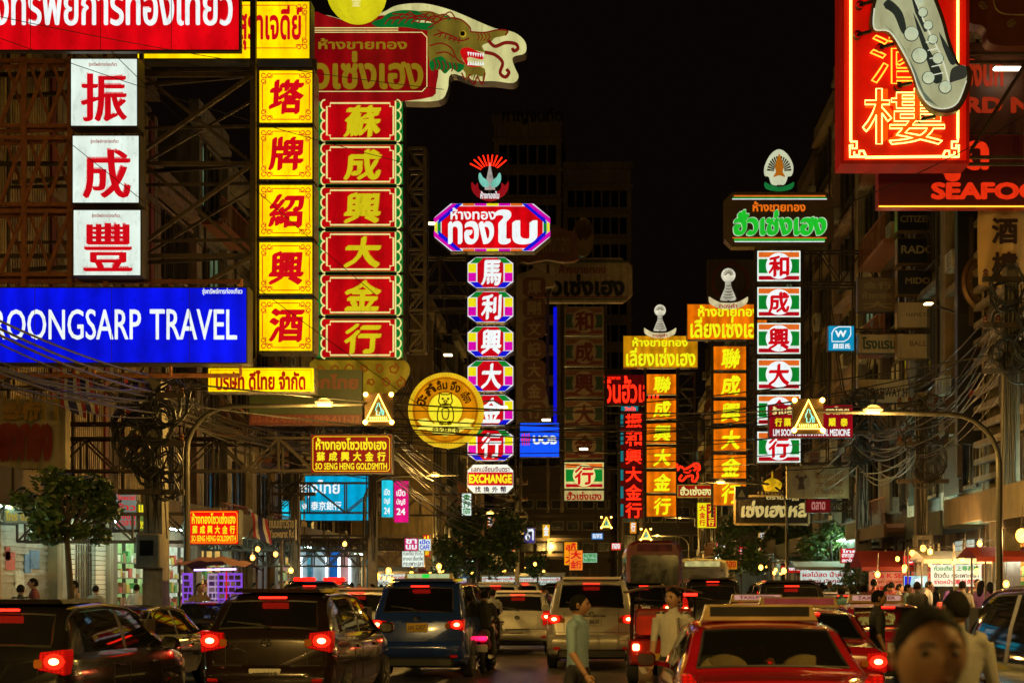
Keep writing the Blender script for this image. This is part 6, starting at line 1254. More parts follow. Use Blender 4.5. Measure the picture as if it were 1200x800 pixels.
def car(kind, col, label, x, Y, rz=0, group='cars in the traffic jam', name='car', sc=1., brake=True, glass=None, lamp='corner', plate=M_PLT, ptxt='กข 4827', roof_rails=False, twotone=None, wiper=True, hi=True, cat='car'):
    K = KINDS[kind]; L, Wd = K['L'], K['W']; t = thing(name, label, cat, (0, 0, 0), group)
    ys = sorted(set([0, .025, .07, .14, .25]+[round(.25+k*(L-.4)/26, 3) for k in range(27)]+[L-.07, L-.025, L]+list(K['rw'])+list(K['sw'])+list(K['ws'])+[K['sw'][0]+(K['sw'][1]-K['sw'][0])*.48, K['sw'][0]+(K['sw'][1]-K['sw'][0])*.52]))
    hw = Wd/2; plan = [(0, .86), (.04, .93), (.18, .985), (.8, 1), (L*.6, 1), (L-.9, .98), (L-.25, .9), (L-.04, .78), (L, .7)]
    V = []; n = 15
    for y in ys:
        w = hw*interp(plan, y); zt = sinterp(K['top'], y) if .1 < y < L-.1 else interp(K['top'], y); zt0 = zt; b = min(interp(K['belt'], y), zt-.05); zb = .2+.12*max(0, 1-y/.5)+.1*max(0, (y-L+.5)/.5)
        gh = max(0., min(1., (zt-b-.05)/.18)); wr = w*(.93-.2*max(0, (zt-b))/(K['H']-.9)*gh) if gh else w*.92
        h = [(0, zb), (.8*w, zb), (.95*w, zb+.05), (.99*w, zb+.2), (w, zb+(b-zb)*.62), (.985*w, b-.045), (.955*w, b)]
        p0 = (.945*w, b+.008); p1 = (wr, zt-.05)
        for q, u in ((.06, 0), (.5, .022*gh), (.93, .006)): h.append((p0[0]+(p1[0]-p0[0])*q+u, p0[1]+(p1[1]-p0[1])*q))
        h += [p1, (wr-.045, zt-.016), (.86*(wr-.03), zt-.004), (.45*wr, zt+.008), (0, zt+.012)]
        V.append([(a, y, c) for a, c in h])
    def tagq(i, j):
        ym = (ys[i]+ys[i+1])/2
        if j in (7, 8) and K['sw'][0] < ym < K['sw'][1]:
            f = (ym-K['sw'][0])/(K['sw'][1]-K['sw'][0])
            if ym < K['ws'][1]+.0 and (sinterp(K['top'], ym)-interp(K['belt'], ym)) > .2: return 'pillar' if .48 < f < .52 else 'side'
        if j in (12, 13):
            if K['rw'][0] < ym < K['rw'][1]: return 'rear'
            if K['ws'][0] < ym < K['ws'][1]: return 'front'
        return 'body'
    B = {'body': MB(), 'side': MB(), 'rear': MB(), 'front': MB(), 'pillar': MB()}
    for mir in (1, -1):
        for nm in B:
            idx = {}; mb = B[nm]
            for i in range(len(ys)-1):
                for j in range(n-1):
                    if tagq(i, j) != nm: continue
                    q = []
                    for a, c in ((i, j), (i+1, j), (i+1, j+1), (i, j+1)):
                        if (a, c) not in idx: idx[(a, c)] = len(mb.v); v = V[a][c]; mb.v.append((v[0]*mir, v[1], v[2]))
                        q.append(idx[(a, c)])
                    mb.f.append(tuple(q[::-1] if mir < 0 else q)); mb.m.append(1 if (nm == 'body' and twotone and V[i][j][2] > twotone) else 0)
        for nm, pn in (('side', 'side_window'), ('pillar', 'door_pillar')):
            if B[nm].f: B[nm].build(pn, M_BLK if nm == 'pillar' else GLD if (glass or GL) is GL else glass, t, True)
            B[nm] = MB()
    for e, i in ((0, 0), (1, len(ys)-1)):
        o = [(v[0], v[1], v[2]) for v in V[i]]+[(-v[0], v[1], v[2]) for v in V[i][-2:0:-1]]
        B['body'].add(o, [tuple(range(len(o)))[::-1] if e else tuple(range(len(o)))])
    for nm in ('body',):
        o = B[nm].build('body', [PT[col], PT['cream'] if twotone else PT[col]], t, True, angle=40)
        import bmesh
        bm = bmesh.new(); bm.from_mesh(o.data); bmesh.ops.remove_doubles(bm, verts=bm.verts, dist=.0006); bmesh.ops.recalc_face_normals(bm, faces=bm.faces); bm.to_mesh(o.data); bm.free(); o.data.polygons.foreach_set('use_smooth', [True]*len(o.data.polygons)); o.data.set_sharp_from_angle(angle=math.radians(42))
    g = glass or GL
    B['rear'].build('rear_window', g, t, True); B['front'].build('windscreen', GLN, t, True)
    H = K['H']; zt0 = K['top'][2][1]
    # interior
    mb = MB(); fx = K['ws'][0]-.75
    for s in (-1, 1):
        mb.rbox((s*.38-.25, fx, .5), (s*.38+.25, fx+.14, H-.55), .06); mb.rbox((s*.38-.13, fx+.01, H-.54), (s*.38+.13, fx+.1, H-.34), .05)
    ry = K['rw'][1]+.1 if kind == 'sedan' else 1.25
    mb.rbox((-hw*.78, ry, .45), (hw*.78, ry+.14, zt0-.12 if kind == 'sedan' else 1.05), .06); mb.box((-hw*.8, .3, .4), (hw*.8, L-1, .44)); mb.box((-hw*.85, K['ws'][1]-.5, .7), (hw*.85, K['ws'][1]-.2, zt0-.12))
    mb.build('seats', M_SEAT, t, False)
    # seals and roof gutters
    rwi = [i for i, y in enumerate(ys) if K['rw'][0]-1e-6 <= y <= K['rw'][1]+1e-6]; mb = MB()
    lp = [V[i][12] for i in rwi]+[V[rwi[-1]][13], V[rwi[-1]][14]]; lp2 = [V[rwi[0]][14], V[rwi[0]][13]]
    lo = [(-v[0], v[1], v[2]) for v in reversed(lp[:-1])]; mb.tube([(v[0], v[1]-.004, v[2]+.004) for v in lp+lo+[(-v[0], v[1], v[2]) for v in lp2[::-1][:1]]+lp2], .014, 5, closed=True); mb.build('window_seal', M_BLK, t)
    gi = [i for i, y in enumerate(ys) if K['rw'][1]*.7 <= y <= K['ws'][0]]
    for s in (-1, 1): MB().tube([(s*(V[i][10][0]+.004), V[i][10][1], V[i][10][2]+.004) for i in gi], .011, 5).build('roof_gutter', M_CHR if col in ('red', 'pink', 'black') else M_BLK, t)
    # bumper, lower edge
    bw = hw*.93; mb = MB(); o = []
    mb.add(*bumper(bw, .0, .33 if kind != 'suv' else .42, .6 if kind != 'suv' else .72)); bp = mb.build('bumper', PT[col], t, True, angle=50)
    mb = MB(); mb.rbox((-bw*.8, -.055, .24), (bw*.8, .1, .33 if kind != 'suv' else .42), .03); mb.build('lower_valance', M_BLK, bp)
    for s in (-1, 1): MB().rbox((s*bw*.82-.07, -.09, .42), (s*bw*.82+.07, -.04, .47), .015).build('reflector', L_DIM, bp)
    # lamps
    zl = {'sedan': (.68, .9), 'suv': (.92, 1.13), 'hatch': (.78, 1.05), 'van': (.95, 1.3)}[kind]
    for s in (-1, 1):
        if lamp == 'wide': o = [(s*hw*.6, zl[0]+.06), (s*hw*.955, zl[0]), (s*hw*.965, zl[1]), (s*hw*.64, zl[1]-.03)]; c0 = s*hw*.82
        elif lamp == 'tall': o = [(s*hw*.74, zl[0]-.08), (s*hw*.93, zl[0]-.02), (s*hw*.93, zl[1]+.14), (s*hw*.84, zl[1]+.14), (s*hw*.74, zl[1])]; c0 = s*hw*.84
        else: o = [(s*hw*.66, zl[0]+.03), (s*hw*.95, zl[0]-.02), (s*hw*.96, zl[1]+.02), (s*hw*.68, zl[1])]; c0 = s*hw*.83
        tl = MB().prism(rpoly(o), -.028, .16, bev=.012).build('tail_lamp', L_RED if brake else L_DIM, t)
        cz = (zl[0]+zl[1])/2
        if brake: MB().lathe([(.001, -.006), (.085, -.004), (.1, .004), (.1, .012)], (c0, -.03, cz+.01), 16, 'y', 1.15, .85).build('brake_halo', L_HALO, tl); MB().lathe([(.001, -.012), (.03, -.01), (.042, -.004), (.042, .008)], (c0, -.032, cz+.01), 14, 'y', 1.3, .85).build('brake_bulb', L_BRK, tl)  # glowing disc stands in for the bulb's spread across the lens
        MB().rbox((c0-s*.17-.045, -.035, cz-.06), (c0-s*.17+.045, -.027, cz+.03), .015).build('reverse_lens', L_AMB if lamp != 'tall' else L_WLENS, tl)
        mx = MB(); my = K['ws'][1]-.42; mx.rbox((s*(hw+.02), my, .93*H/1.43 if kind == 'sedan' else 1.05*H/1.7), (s*(hw+.22), my+.1, (.93*H/1.43 if kind == 'sedan' else 1.05*H/1.7)+.15), .04); mx.bar((s*hw*.9, my+.06, .95*H/1.43 if kind == 'sedan' else 1.07*H/1.7), (s*(hw+.05), my+.06, .97*H/1.43 if kind == 'sedan' else 1.1*H/1.7), .05)
        m_ = mx.build('mirror', PT[col] if col != 'silver' else PT['silver'], t); za = .93*H/1.43 if kind == 'sedan' else 1.05*H/1.7
        MB().rbox((s*(hw+.035), my-.006, za+.015), (s*(hw+.205), my-.001, za+.135), .03).build('mirror_glass', M_CHR, m_)
        for y in K['wh']: wheel(t, s*(hw-.1), y, K['r'], s)
        for y in ((K['sw'][0]+.75), (K['sw'][0]+1.75)): MB().rbox((s*(hw+.0)-.02, y, interp(K['belt'], y)-.16), (s*hw+.02, y+.2, interp(K['belt'], y)-.12), .012).build('door_handle', PT[col], t)
    # hatch seam, plate, badge
    pz = {'sedan': .72, 'suv': .98, 'hatch': .5, 'van': .8}[kind]; py = -.012 if kind != 'hatch' else -.07
    pl = MB().rbox((-.2, py-.012, pz-.085), (.2, py+.02, pz+.085), .01).build('number_plate', plate, t)
    mb = MB(); letter_mb(mb, ptxt, -.16, pz-.035, .16, pz+.05, py-.0145, .02, 'small'); mb.build('lettering', mat('plate_black', (.03, .03, .03), .5), pl)
    mb = MB(); mb.rbox((-.3, -.03, pz+.1), (.3, .0, pz+.13), .01); mb.build('boot_trim', M_CHR if col in ('silver', 'white', 'dark') else PT[col], t)
    bz = {'sedan': .93, 'suv': 1.14, 'hatch': .9, 'van': 1.15}[kind]; mb = MB()
    for rx, rz_ in ((.06, .042), (.026, .04), (.05, .016)): mb.tube([(rx*math.cos(a), -.008+.02*(bz-.9)*0, bz+(rz_-.042)*.3+rz_*math.sin(a)) for a in [k*math.pi/8 for k in range(16)]], .006, 4, closed=True)
    mb.build('badge', M_CHR, t)
    sm = MB(); zs = {'sedan': .64, 'suv': .76, 'hatch': .62, 'van': .62}[kind]; zt_ = K['top'][1][1]-.03
    for s in (-1, 1): sm.box((s*hw*.6-.004, -.0045, zs+.02), (s*hw*.6+.004, .0, zt_)) if kind != 'sedan' else None
    sm.box((-hw*.8, -.0045, zs), (hw*.8, .0, zs+.008)); sm.build('tailgate_seam', M_BLK, t)
    dl = MB()
    for s in (-1, 1):
        for y in (K['sw'][0]+.02, K['sw'][0]+(K['sw'][1]-K['sw'][0])*.5, K['sw'][1]-.1):
            if y < K['wh'][0]+K['r']+.08 and y > K['wh'][0]-K['r']: y = K['wh'][0]+K['r']+.1
            dl.box((s*(hw+.0005)-.003, y-.005, .36), (s*(hw+.0005)+.003, y+.005, interp(K['belt'], y)-.1))
    dl.build('door_seam', M_BLK, t)
    # high brake lamp and wiper
    hy, hz = {'sedan': (K['rw'][1]+.03, 1.37), 'suv': (.30, 1.74), 'hatch': (.30, 1.44), 'van': (.22, 1.86)}[kind]
    if hi: MB().rbox((-.17, hy-.06, hz-.0), (.17, hy+.02, hz+.025), .008).build('high_brake_lamp', L_HI if brake else L_DIM, t)
    if wiper and kind != 'sedan':
        y0, y1 = K['rw']; z0, z1 = interp(K['top'], y0), interp(K['top'], y1); mb = MB(); f = lambda u, x: (x, y0+(y1-y0)*u-.03, z0+(z1-z0)*u+.02)
        mb.bar(f(.02, 0), f(.16, -.34), .022); mb.bar(f(.1, -.08), f(.2, -.52), .016); mb.lathe([(.03, -.02), (.03, .03)], f(0, 0), 8, 'y'); mb.build('rear_wiper', M_BLK, t)
    if kind != 'sedan': MB().prism([(-hw*.66, K['top'][4][1]-.015), (hw*.66, K['top'][4][1]-.015), (hw*.62, K['top'][4][1]+.035), (-hw*.62, K['top'][4][1]+.035)], K['top'][3][0]-.12 if kind != 'van' else K['top'][3][0]-.16, K['top'][4][0]+.05).build('roof_spoiler', PT[col], t)
    if roof_rails:
        for s in (-1, 1):
            MB().tube([(s*hw*.68, .6, H-.02), (s*hw*.69, .7, H+.05), (s*hw*.69, 2.4, H+.05), (s*hw*.68, 2.55, H-.03)], .02, 6).build('roof_rail', M_CHR, t)
    t.location = (x, Y, 0); t.rotation_euler.z = rz; t.scale = (sc, sc, sc)
    return t
def bumper(w, y, z0, z1):
    """rounded bar wrapped round the tail"""
    st = []; pr = [(.0, z0), (-.05, z0+.04), (-.075, (z0+z1)/2), (-.06, z1-.05), (-.01, z1)]
    vs = []; fs = []; xs = [(-1.06, .42), (-1.06, .2), (-1.03, .06), (-.93, .0), (-.6, -.015), (0, -.02), (.6, -.015), (.93, .0), (1.03, .06), (1.06, .2), (1.06, .42)]
    m = len(pr)
    for k, (u, dy) in enumerate(xs):
        e = max(0, abs(u)-.93)/.13
        for p, z in pr: vs.append((u*w-(math.copysign(p*.25*e, u) if e else 0), y+dy+p*(1-e*.8), z))
    for k in range(len(xs)-1): fs += [(k*m+i, (k+1)*m+i, (k+1)*m+i+1, k*m+i+1) for i in range(m-1)]
    return vs, fs
def roof_board(t, kind, txt, face, w=.92, dark=False, y=None, h=.16, frame=None):
    """the long board or taxi lamp on the roof, a part of the car"""
    K = KINDS[kind]; y = y or (K['rw'][1]+.75); z = sinterp(K['top'], y)+.015
    mb = MB(); mb.prism([(-w/2-.05, z), (w/2+.05, z), (w/2+.03, z+.05), (w/2, z+h+.03), (-w/2, z+h+.03), (-w/2-.03, z+.05)], y, y+.16, bev=.015); mb.mat(1).box((-w/2+.035, y-.006, z+.05), (w/2-.035, y-.001, z+h+.012)); b = mb.build('roof_board', [frame or mat('board_frame', (.42, .3, .14), .35, .3), face], t)
    if txt:
        mb = MB(); letter_mb(mb, txt, -w*.36, z+.065, w*.36, z+h-.002, y-.008, .03); mb.build('lettering', mat('board_letter_red', (.35, .02, .03), .5), b)
    return b
# nearest red taxi with cushions behind the window
tx = car('sedan', 'red', 'nearest red taxi with blank dark roof board and two ribbed cushions inside', XX(917, 11), 11.0, 0, 'red taxis', 'taxi', glass=GLN, ptxt='ทจ 6214', cat='taxi', lamp='tall', hi=False)
roof_board(tx, 'sedan', '', D_BLACK, .98, h=.125, y=1.55)
for s in (-1, 1):
    mb = MB(); mb.lathe([(.001, -.02), (.1, -.02), (.2, .02), (.215, .06), (.2, .1), (.1, .12), (.001, .12)], (s*.36, 1.12, 1.02), 22, 'y', 1.0, .62); q = mb.build('rear_cushion', mat('ribbed_cushion', (.42, .32, .15), .75, 0, .3, 40, .6, stretch=(6, .2, .2)), tx, True)
mb = MB(); mb.rbox((-.66, .72, .985), (.66, 1.25, 1.0), .01); mb.rbox((-.26, .8, 1.0), (.26, .9, 1.045), .015); mb.build('parcel_shelf', mat('parcel_shelf', (.16, .13, .1), .8), tx)
mb = MB(); letter_mb(mb, 'สวัสดี', -.3, 1.1, .1, 1.2, 1.9, .03); mb.build('window_sticker', mat('sticker_grey', (.4, .4, .36), .6), tx)
MB().rbox((-.2, .78, 1.002), (.2, .86, 1.05), .01).build('added_shelf_lamp', em('added_shelf_red', (255, 20, 10), 3.5), tx)  # red lamp added on the shelf to tint the cushions
for y, s_ in ((1.08, 1),): 
    mb = MB(); mb.tube([(.05, .76, 1.03), (.03, .9, 1.12), (-.02, 1.0, 1.1)], .012, 6); mb.sphere((.02, .93, 1.1), .035, 8, 6); mb.build('shelf_trinket', mat('trinket_gold', (.5, .3, .1), .35, .6), tx)
# other taxis
for (x, Y, txt, lab, kw) in ((XX(962, 17.3), 17.3, '', 'second red taxi with a pale pink roof board, ahead of the nearest taxi', dict(face=em('pink_board', (120, 46, 38), .9, .3))), (XX(904, 24), 24.2, 'TAXI-METER', 'third red taxi with a lettered roof board, in front of the black vans', dict(face=M_GLV)), (XX(1054, 23), 23.0, 'TAXI-METER', 'pinkish red taxi with a white lettered roof board beside the standing people', dict(face=M_GLV))):
    t = car('sedan', 'pink' if x > 4.5 else 'red', lab, x, Y, 0, 'red taxis', 'taxi', brake=True, ptxt='ทฉ 3%d5' % int(Y), cat='taxi', lamp='corner')
    roof_board(t, 'sedan', txt, kw['face'], .95 if txt else 1.05, h=.13)
# silver SUV and the queue left of it
car('suv', 'silver', 'big silver off-roader with roof rails and lit brake lamps, behind the walker', XX(693, 28.5), 28.5, 0, name='car', lamp='wide', roof_rails=True, ptxt='ธร 6650', sc=1.03)
car('hatch', 'silver', 'small silver hatchback with lit tail lamps left of the big off-roader', XX(606, 35), 35, 0, lamp='tall', ptxt='กท 1932', sc=1.05)
car('suv', 'white', 'white family car with one bright tail lamp left of the small silver hatchback', XX(580, 45), 45, 0, lamp='corner', ptxt='ชร 5521')
t = car('suv', 'blue', 'dark blue taxi wagon with an orange plate and a green and white roof lamp', XX(492, 26), 25.6, math.radians(-4), 'taxis', 'taxi', lamp='wide', plate=M_PLY, ptxt='มก 2207', cat='taxi', hi=True)
b = roof_board(t, 'suv', '', em('taxi_lamp_white', (190, 205, 150), .9, .2), .9, y=1.1, h=.12)
K = sinterp(KINDS['suv']['top'], 1.1); MB().box((-.12, 1.088, K+.07), (.02, 1.093, K+.14)).build('green_lamp', em('taxi_lamp_green', (30, 200, 60), 1.2), b)
car('hatch', 'white', 'cream white hatchback with lit tail lamps between the brown wagon and the blue taxi', XX(415, 31), 31, 0, lamp='corner', ptxt='ศก 7710', sc=1.1)
t = car('suv', 'dark', 'dark wagon with a red light bar on its roof behind the cream hatchback', XX(360, 37), 37, 0, name='police_car', cat='police car', lamp='corner', ptxt='โล 1042')
for s in (-1, 1): MB().rbox((s*.42-.3, 1.5, 1.88), (s*.42+.3, 1.75, 2.0), .04).build('light_bar', em('light_bar_red', (255, 20, 10), 4), t)
MB().rbox((-.8, 1.55, 1.84), (.8, 1.7, 1.879), .02).build('bar_mount', M_BLK, t)
car('hatch', 'brown', 'dark brown hatchback with two bright tail lamps at the front of the left lanes', XX(312, 18.5), 18.5, math.radians(-3), lamp='wide', ptxt='ฎย 4418', sc=1.1)
car('hatch', 'dark', 'nearest dark grey hatchback at the left edge with glowing tail lamps', -6.5, 14.6, math.radians(-3), lamp='wide', ptxt='ฆฎ 905', sc=1.03)
car('sedan', 'black', 'black saloon parked by the left kerb under the pavement tree', XX(95, 21.5), 21.5, math.radians(-2), 'cars parked on the left', lamp='wide', brake=False, ptxt='ฉล 3361')
car('sedan', 'black', 'second black saloon by the left kerb, ahead of the first one', XX(205, 26.3), 27.4, 0, 'cars parked on the left', lamp='corner', brake=False, ptxt='วว 8120')
car('hatch', 'wine', 'dark wine red hatchback beside the purple lit stall', XX(300, 30.5), 31.5, 0, lamp='corner', ptxt='พห 2290')
car('van', 'black', 'tall black van behind the third taxi, left of its twin', XX(838, 37), 37.5, 0, 'black vans', lamp='tall', ptxt='ฮค 61', glass=GLD)
car('suv', 'black', 'low black wagon beside the black van, one red lamp showing', XX(930, 32.5), 32.5, 0, 'black vans', lamp='corner', ptxt='ญพ 48', glass=GLD)
# right edge black van seen along its flank
car('suv', 'black', 'glossy black wagon at the right edge, nearest the viewer, reflecting the signs', 4.32, 9.8, math.radians(1), lamp='tall', ptxt='ฮฉ 7009', glass=GLD, brake=False, sc=.96)
# far queue
for i, (px, Y, k, c, w) in enumerate(((628, 55, 'sedan', 'white', 'white saloon under the street tree'), (590, 63, 'hatch', 'red', 'red hatchback under the street tree'), (655, 62, 'suv', 'dark', 'dark wagon before the orange boards'), (615, 75, 'van', 'white', 'white van far down the middle lane'), (660, 82, 'sedan', 'silver', 'silver saloon far down the middle lane'), (700, 50, 'sedan', 'black', 'black saloon ahead of the big off-roader'), (755, 46, 'suv', 'dark', 'dark wagon before the red bus'), (780, 56, 'sedan', 'red', 'red saloon before the cream bus'), (540, 52, 'sedan', 'pink', 'pinkish saloon by the market stalls'), (505, 44, 'hatch', 'dark', 'dark hatchback by the market stalls'), (470, 38, 'sedan', 'wine', 'wine red saloon by the bank'), (990, 42, 'hatch', 'silver', 'silver hatchback by the right kerb'), (950, 50, 'suv', 'black', 'black wagon under the right tree'))):
    car(k, c, w+', tail lamps lit', XX(px, Y), Y, 0, 'far cars in the jam', lamp=('corner', 'wide', 'tall')[i % 3], ptxt='กก %d' % (1200+i*371))
# buses
def bus(x, Y, w, h, c, label, seed, lamps, L=10, rear=True):
    t = thing('bus', label, 'bus', (x, Y, 0)); m = mat('bus_paint_'+c, {'cream': (.42, .34, .17), 'red': (.2, .012, .012)}[c], .4, 0, .2, 2, 0, .5, dirt=.3)
    x0, x1 = x-w/2, x+w/2; mb = MB(); mb.prism([(x0+.06, .35), (x1-.06, .35), (x1, .5), (x1, h-.4), (x1-.12, h-.12), (x1-.4, h), (x0+.4, h), (x0+.12, h-.12), (x0, h-.4), (x0, .5)], Y, Y+L, bev=.12); mb.build('body', m, t)
    mb = MB(); mb.rbox((x0+.15, Y-.015, h*.5), (x1-.15, Y-.002, h*.84), .1); mb.build('rear_window', M_PANE, t)
    mb = MB(); mb.rbox((x0+.4, Y-.02, h*.88), (x1-.4, Y-.003, h*.96), .03); mb.build('route_board', em('bus_route_'+c, (200, 190, 120) if c == 'cream' else (60, 20, 10), .9, .4, False, 4), t)
    mb = MB(); mb.rbox((x0-.02, Y-.1, .38), (x1+.02, Y+.02, .62), .05); mb.build('bumper', M_BLK, t)
    for s in (-1, 1):
        MB().lathe([(.001, -.03), (.09, -.02), (.11, 0), (.11, .02)], (x+s*w*.4, Y-.02, .85), 12, 'y').build('tail_lamp', L_BRK if lamps else L_RED, t); wheel(t, x+s*(w/2-.15), Y+2, .48, s); wheel(t, x+s*(w/2-.15), Y+L-2, .48, s)
        for q in range(5): MB().box((x+s*w/2-.006, Y+.8+q*1.7, h*.5), (x+s*w/2+.006, Y+2.2+q*1.7, h*.84)).build('side_window', M_PANE, t)
    mb = MB()
    for q in range(4): mb.box((x0+.5, Y-.02, h*.26+q*.1), (x1-.5, Y-.003, h*.26+q*.1+.04))
    mb.build('grille', M_BLK, t); return t
bus(XX(823, 62), 62, 2.4, 3.0, 'cream', 'cream coloured city bus with a lit route board far ahead', 1, True); bus(XX(767, 54), 54, 2.2, 3.55, 'red', 'tall dark red bus ahead of the three-wheeler', 2, True)
# three-wheeler
def tuktuk(x, Y, label, c, rz=0):
    t = thing('three_wheeler', label, 'three-wheeler', (0, 0, 0)); pc = paint('tuk_paint_'+c, {'red': (.4, .03, .02), 'blue': (.03, .06, .25)}[c])
    mb = MB(); mb.prism([(-.62, .35), (.62, .35), (.64, .75), (.6, .8), (-.6, .8), (-.64, .75)], 0, 1.5, bev=.05); mb.prism([(-.45, .4), (.45, .4), (.4, .85), (-.4, .85)], 1.5, 2.6, bev=.03); mb.build('body', pc, t)
    mb = MB()
    for sx, y in ((-.56, .05), (.56, .05), (-.56, 1.45), (.56, 1.45), (-.38, 2.3), (.38, 2.3)): mb.tube([(sx, y, .78), (sx*.97, y+.02, 1.66)], .022, 6)
    mb.build('frame_tube', M_CHR, t)
    mb = MB(); n = 8; vs = []
    for y in (-.15, 2.5): vs += [(-.68+1.36*i/n, y, 1.62+.12*math.sin(math.pi*i/n)) for i in range(n+1)]
    vs += [(a, b, c_+.03) for a, b, c_ in vs]; m = n+1
    mb.add(vs, [(i, i+1, m+i+1, m+i) for i in range(n)]+[(2*m+i, 3*m+i, 3*m+i+1, 2*m+i+1) for i in range(n)]+[(i, 2*m+i, 2*m+i+1, i+1) for i in range(n)]+[(m+i, m+i+1, 3*m+i+1, 3*m+i) for i in range(n)]); mb.build('canopy', mat('tuk_canopy', (.10, .035, .02), .6), t, True)
    VN = mat('red_vinyl', (.3, .03, .02), .4); MB().rbox((-.52, .35, .8), (.52, .85, .9), .03).build('seat', VN, t); MB().rbox((-.52, .18, .9), (.52, .3, 1.35), .05).build('backrest', VN, t); MB().rbox((-.22, 1.6, .78), (.22, 1.95, .86), .03).build('driver_seat', VN, t)
    MB().rbox((-.5, .0, .88), (.5, .03, 1.22), .05).build('back_panel', em('tuk_panel', (200, 30, 8), .3, .7, True, 2.5, base=(.4, .04, .02)), t)
    for s in (-1, 1):
        MB().rbox((s*.5-.06, -.04, .6), (s*.5+.06, .0, .72), .02).build('tail_lamp', L_BRK, t); wheel(t, s*.55, .4, .25, s)
    MB().rbox((.35, -.05, 1.58), (.6, .0, 1.63), .01).build('roof_lamp', L_HI, t); wheel(t, 0, 2.5, .25, 1)
    MB().rbox((-.17, -.02, .42), (.17, .0, .55), .01).build('number_plate', M_PLY, t); mb = MB(); mb.tube([(-.35, 2.2, 1.05), (0, 2.3, 1.0), (.35, 2.2, 1.05)], .018, 6); mb.tube([(0, 2.3, 1.0), (0, 2.5, .3)], .03, 6); mb.build('handlebar', M_CHR, t)
    t.location = (x, Y, 0); t.rotation_euler.z = rz; return t
tuktuk(XX(778, 24.5), 24.5, 'open three-wheeler with a red glowing back panel between the off-roader and the taxis', 'red')
# motorcycles
def motorcycle(x, Y, label, c):
    t = thing('motorcycle', label, 'motorcycle', (0, 0, 0), 'motorcycles'); 
    for y in (.3, 1.5):
        mb = MB(); mb.lathe([(.2, -.05), (.27, -.05), (.29, 0), (.27, .05), (.2, .05)], (0, y, .29), 20, 'x'); w = mb.build('wheel', M_RUB, t, True); mb = MB()
        for k in range(6): a = k*math.pi/3; mb.bar((0, y, .29), (0, y+.2*math.cos(a), .29+.2*math.sin(a)), .02)
        mb.lathe([(.19, -.02), (.2, .02)], (0, y, .29), 16, 'x'); mb.build('rim', M_RIM, w)
    mb = MB(); mb.tube([(0, .12, .72), (0, .5, .62), (0, .9, .5), (0, 1.25, .75), (0, 1.35, .95)], [.1, .14, .12, .12, .07], 10); mb.build('body', paint('bike_'+c, (.25, .01, .06)), t, True)
    mb = MB(); mb.tube([(0, .1, .8), (0, .5, .78), (0, .85, .76)], [.09, .13, .1], 10); mb.build('seat', M_SEAT, t, True); mb = MB(); mb.tube([(-.35, 1.2, 1.02), (0, 1.3, .98), (.35, 1.2, 1.02)], .018, 6); mb.tube([(0, 1.32, .95), (0, 1.5, .3)], .035, 6); mb.build('handlebar', M_CHR, t)
    MB().rbox((-.09, .03, .68), (.09, .09, .76), .02).build('tail_lamp', em('bike_lamp', (255, 20, 70), 5), t); MB().rbox((-.1, .02, .45), (.1, .05, .6), .01).build('number_plate', M_PLT, t); mb = MB(); mb.tube([(.14, .2, .35), (.13, .9, .33)], .045, 8); mb.build('exhaust', M_CHR, t)
    t.location = (x, Y, 0); return t
motorcycle(XX(565, 27), 27, 'pink lit motorcycle right of the dark blue taxi', 'pink'); motorcycle(XX(575, 34), 34, 'motorcycle between the hatchback and the white family car', 'pink')
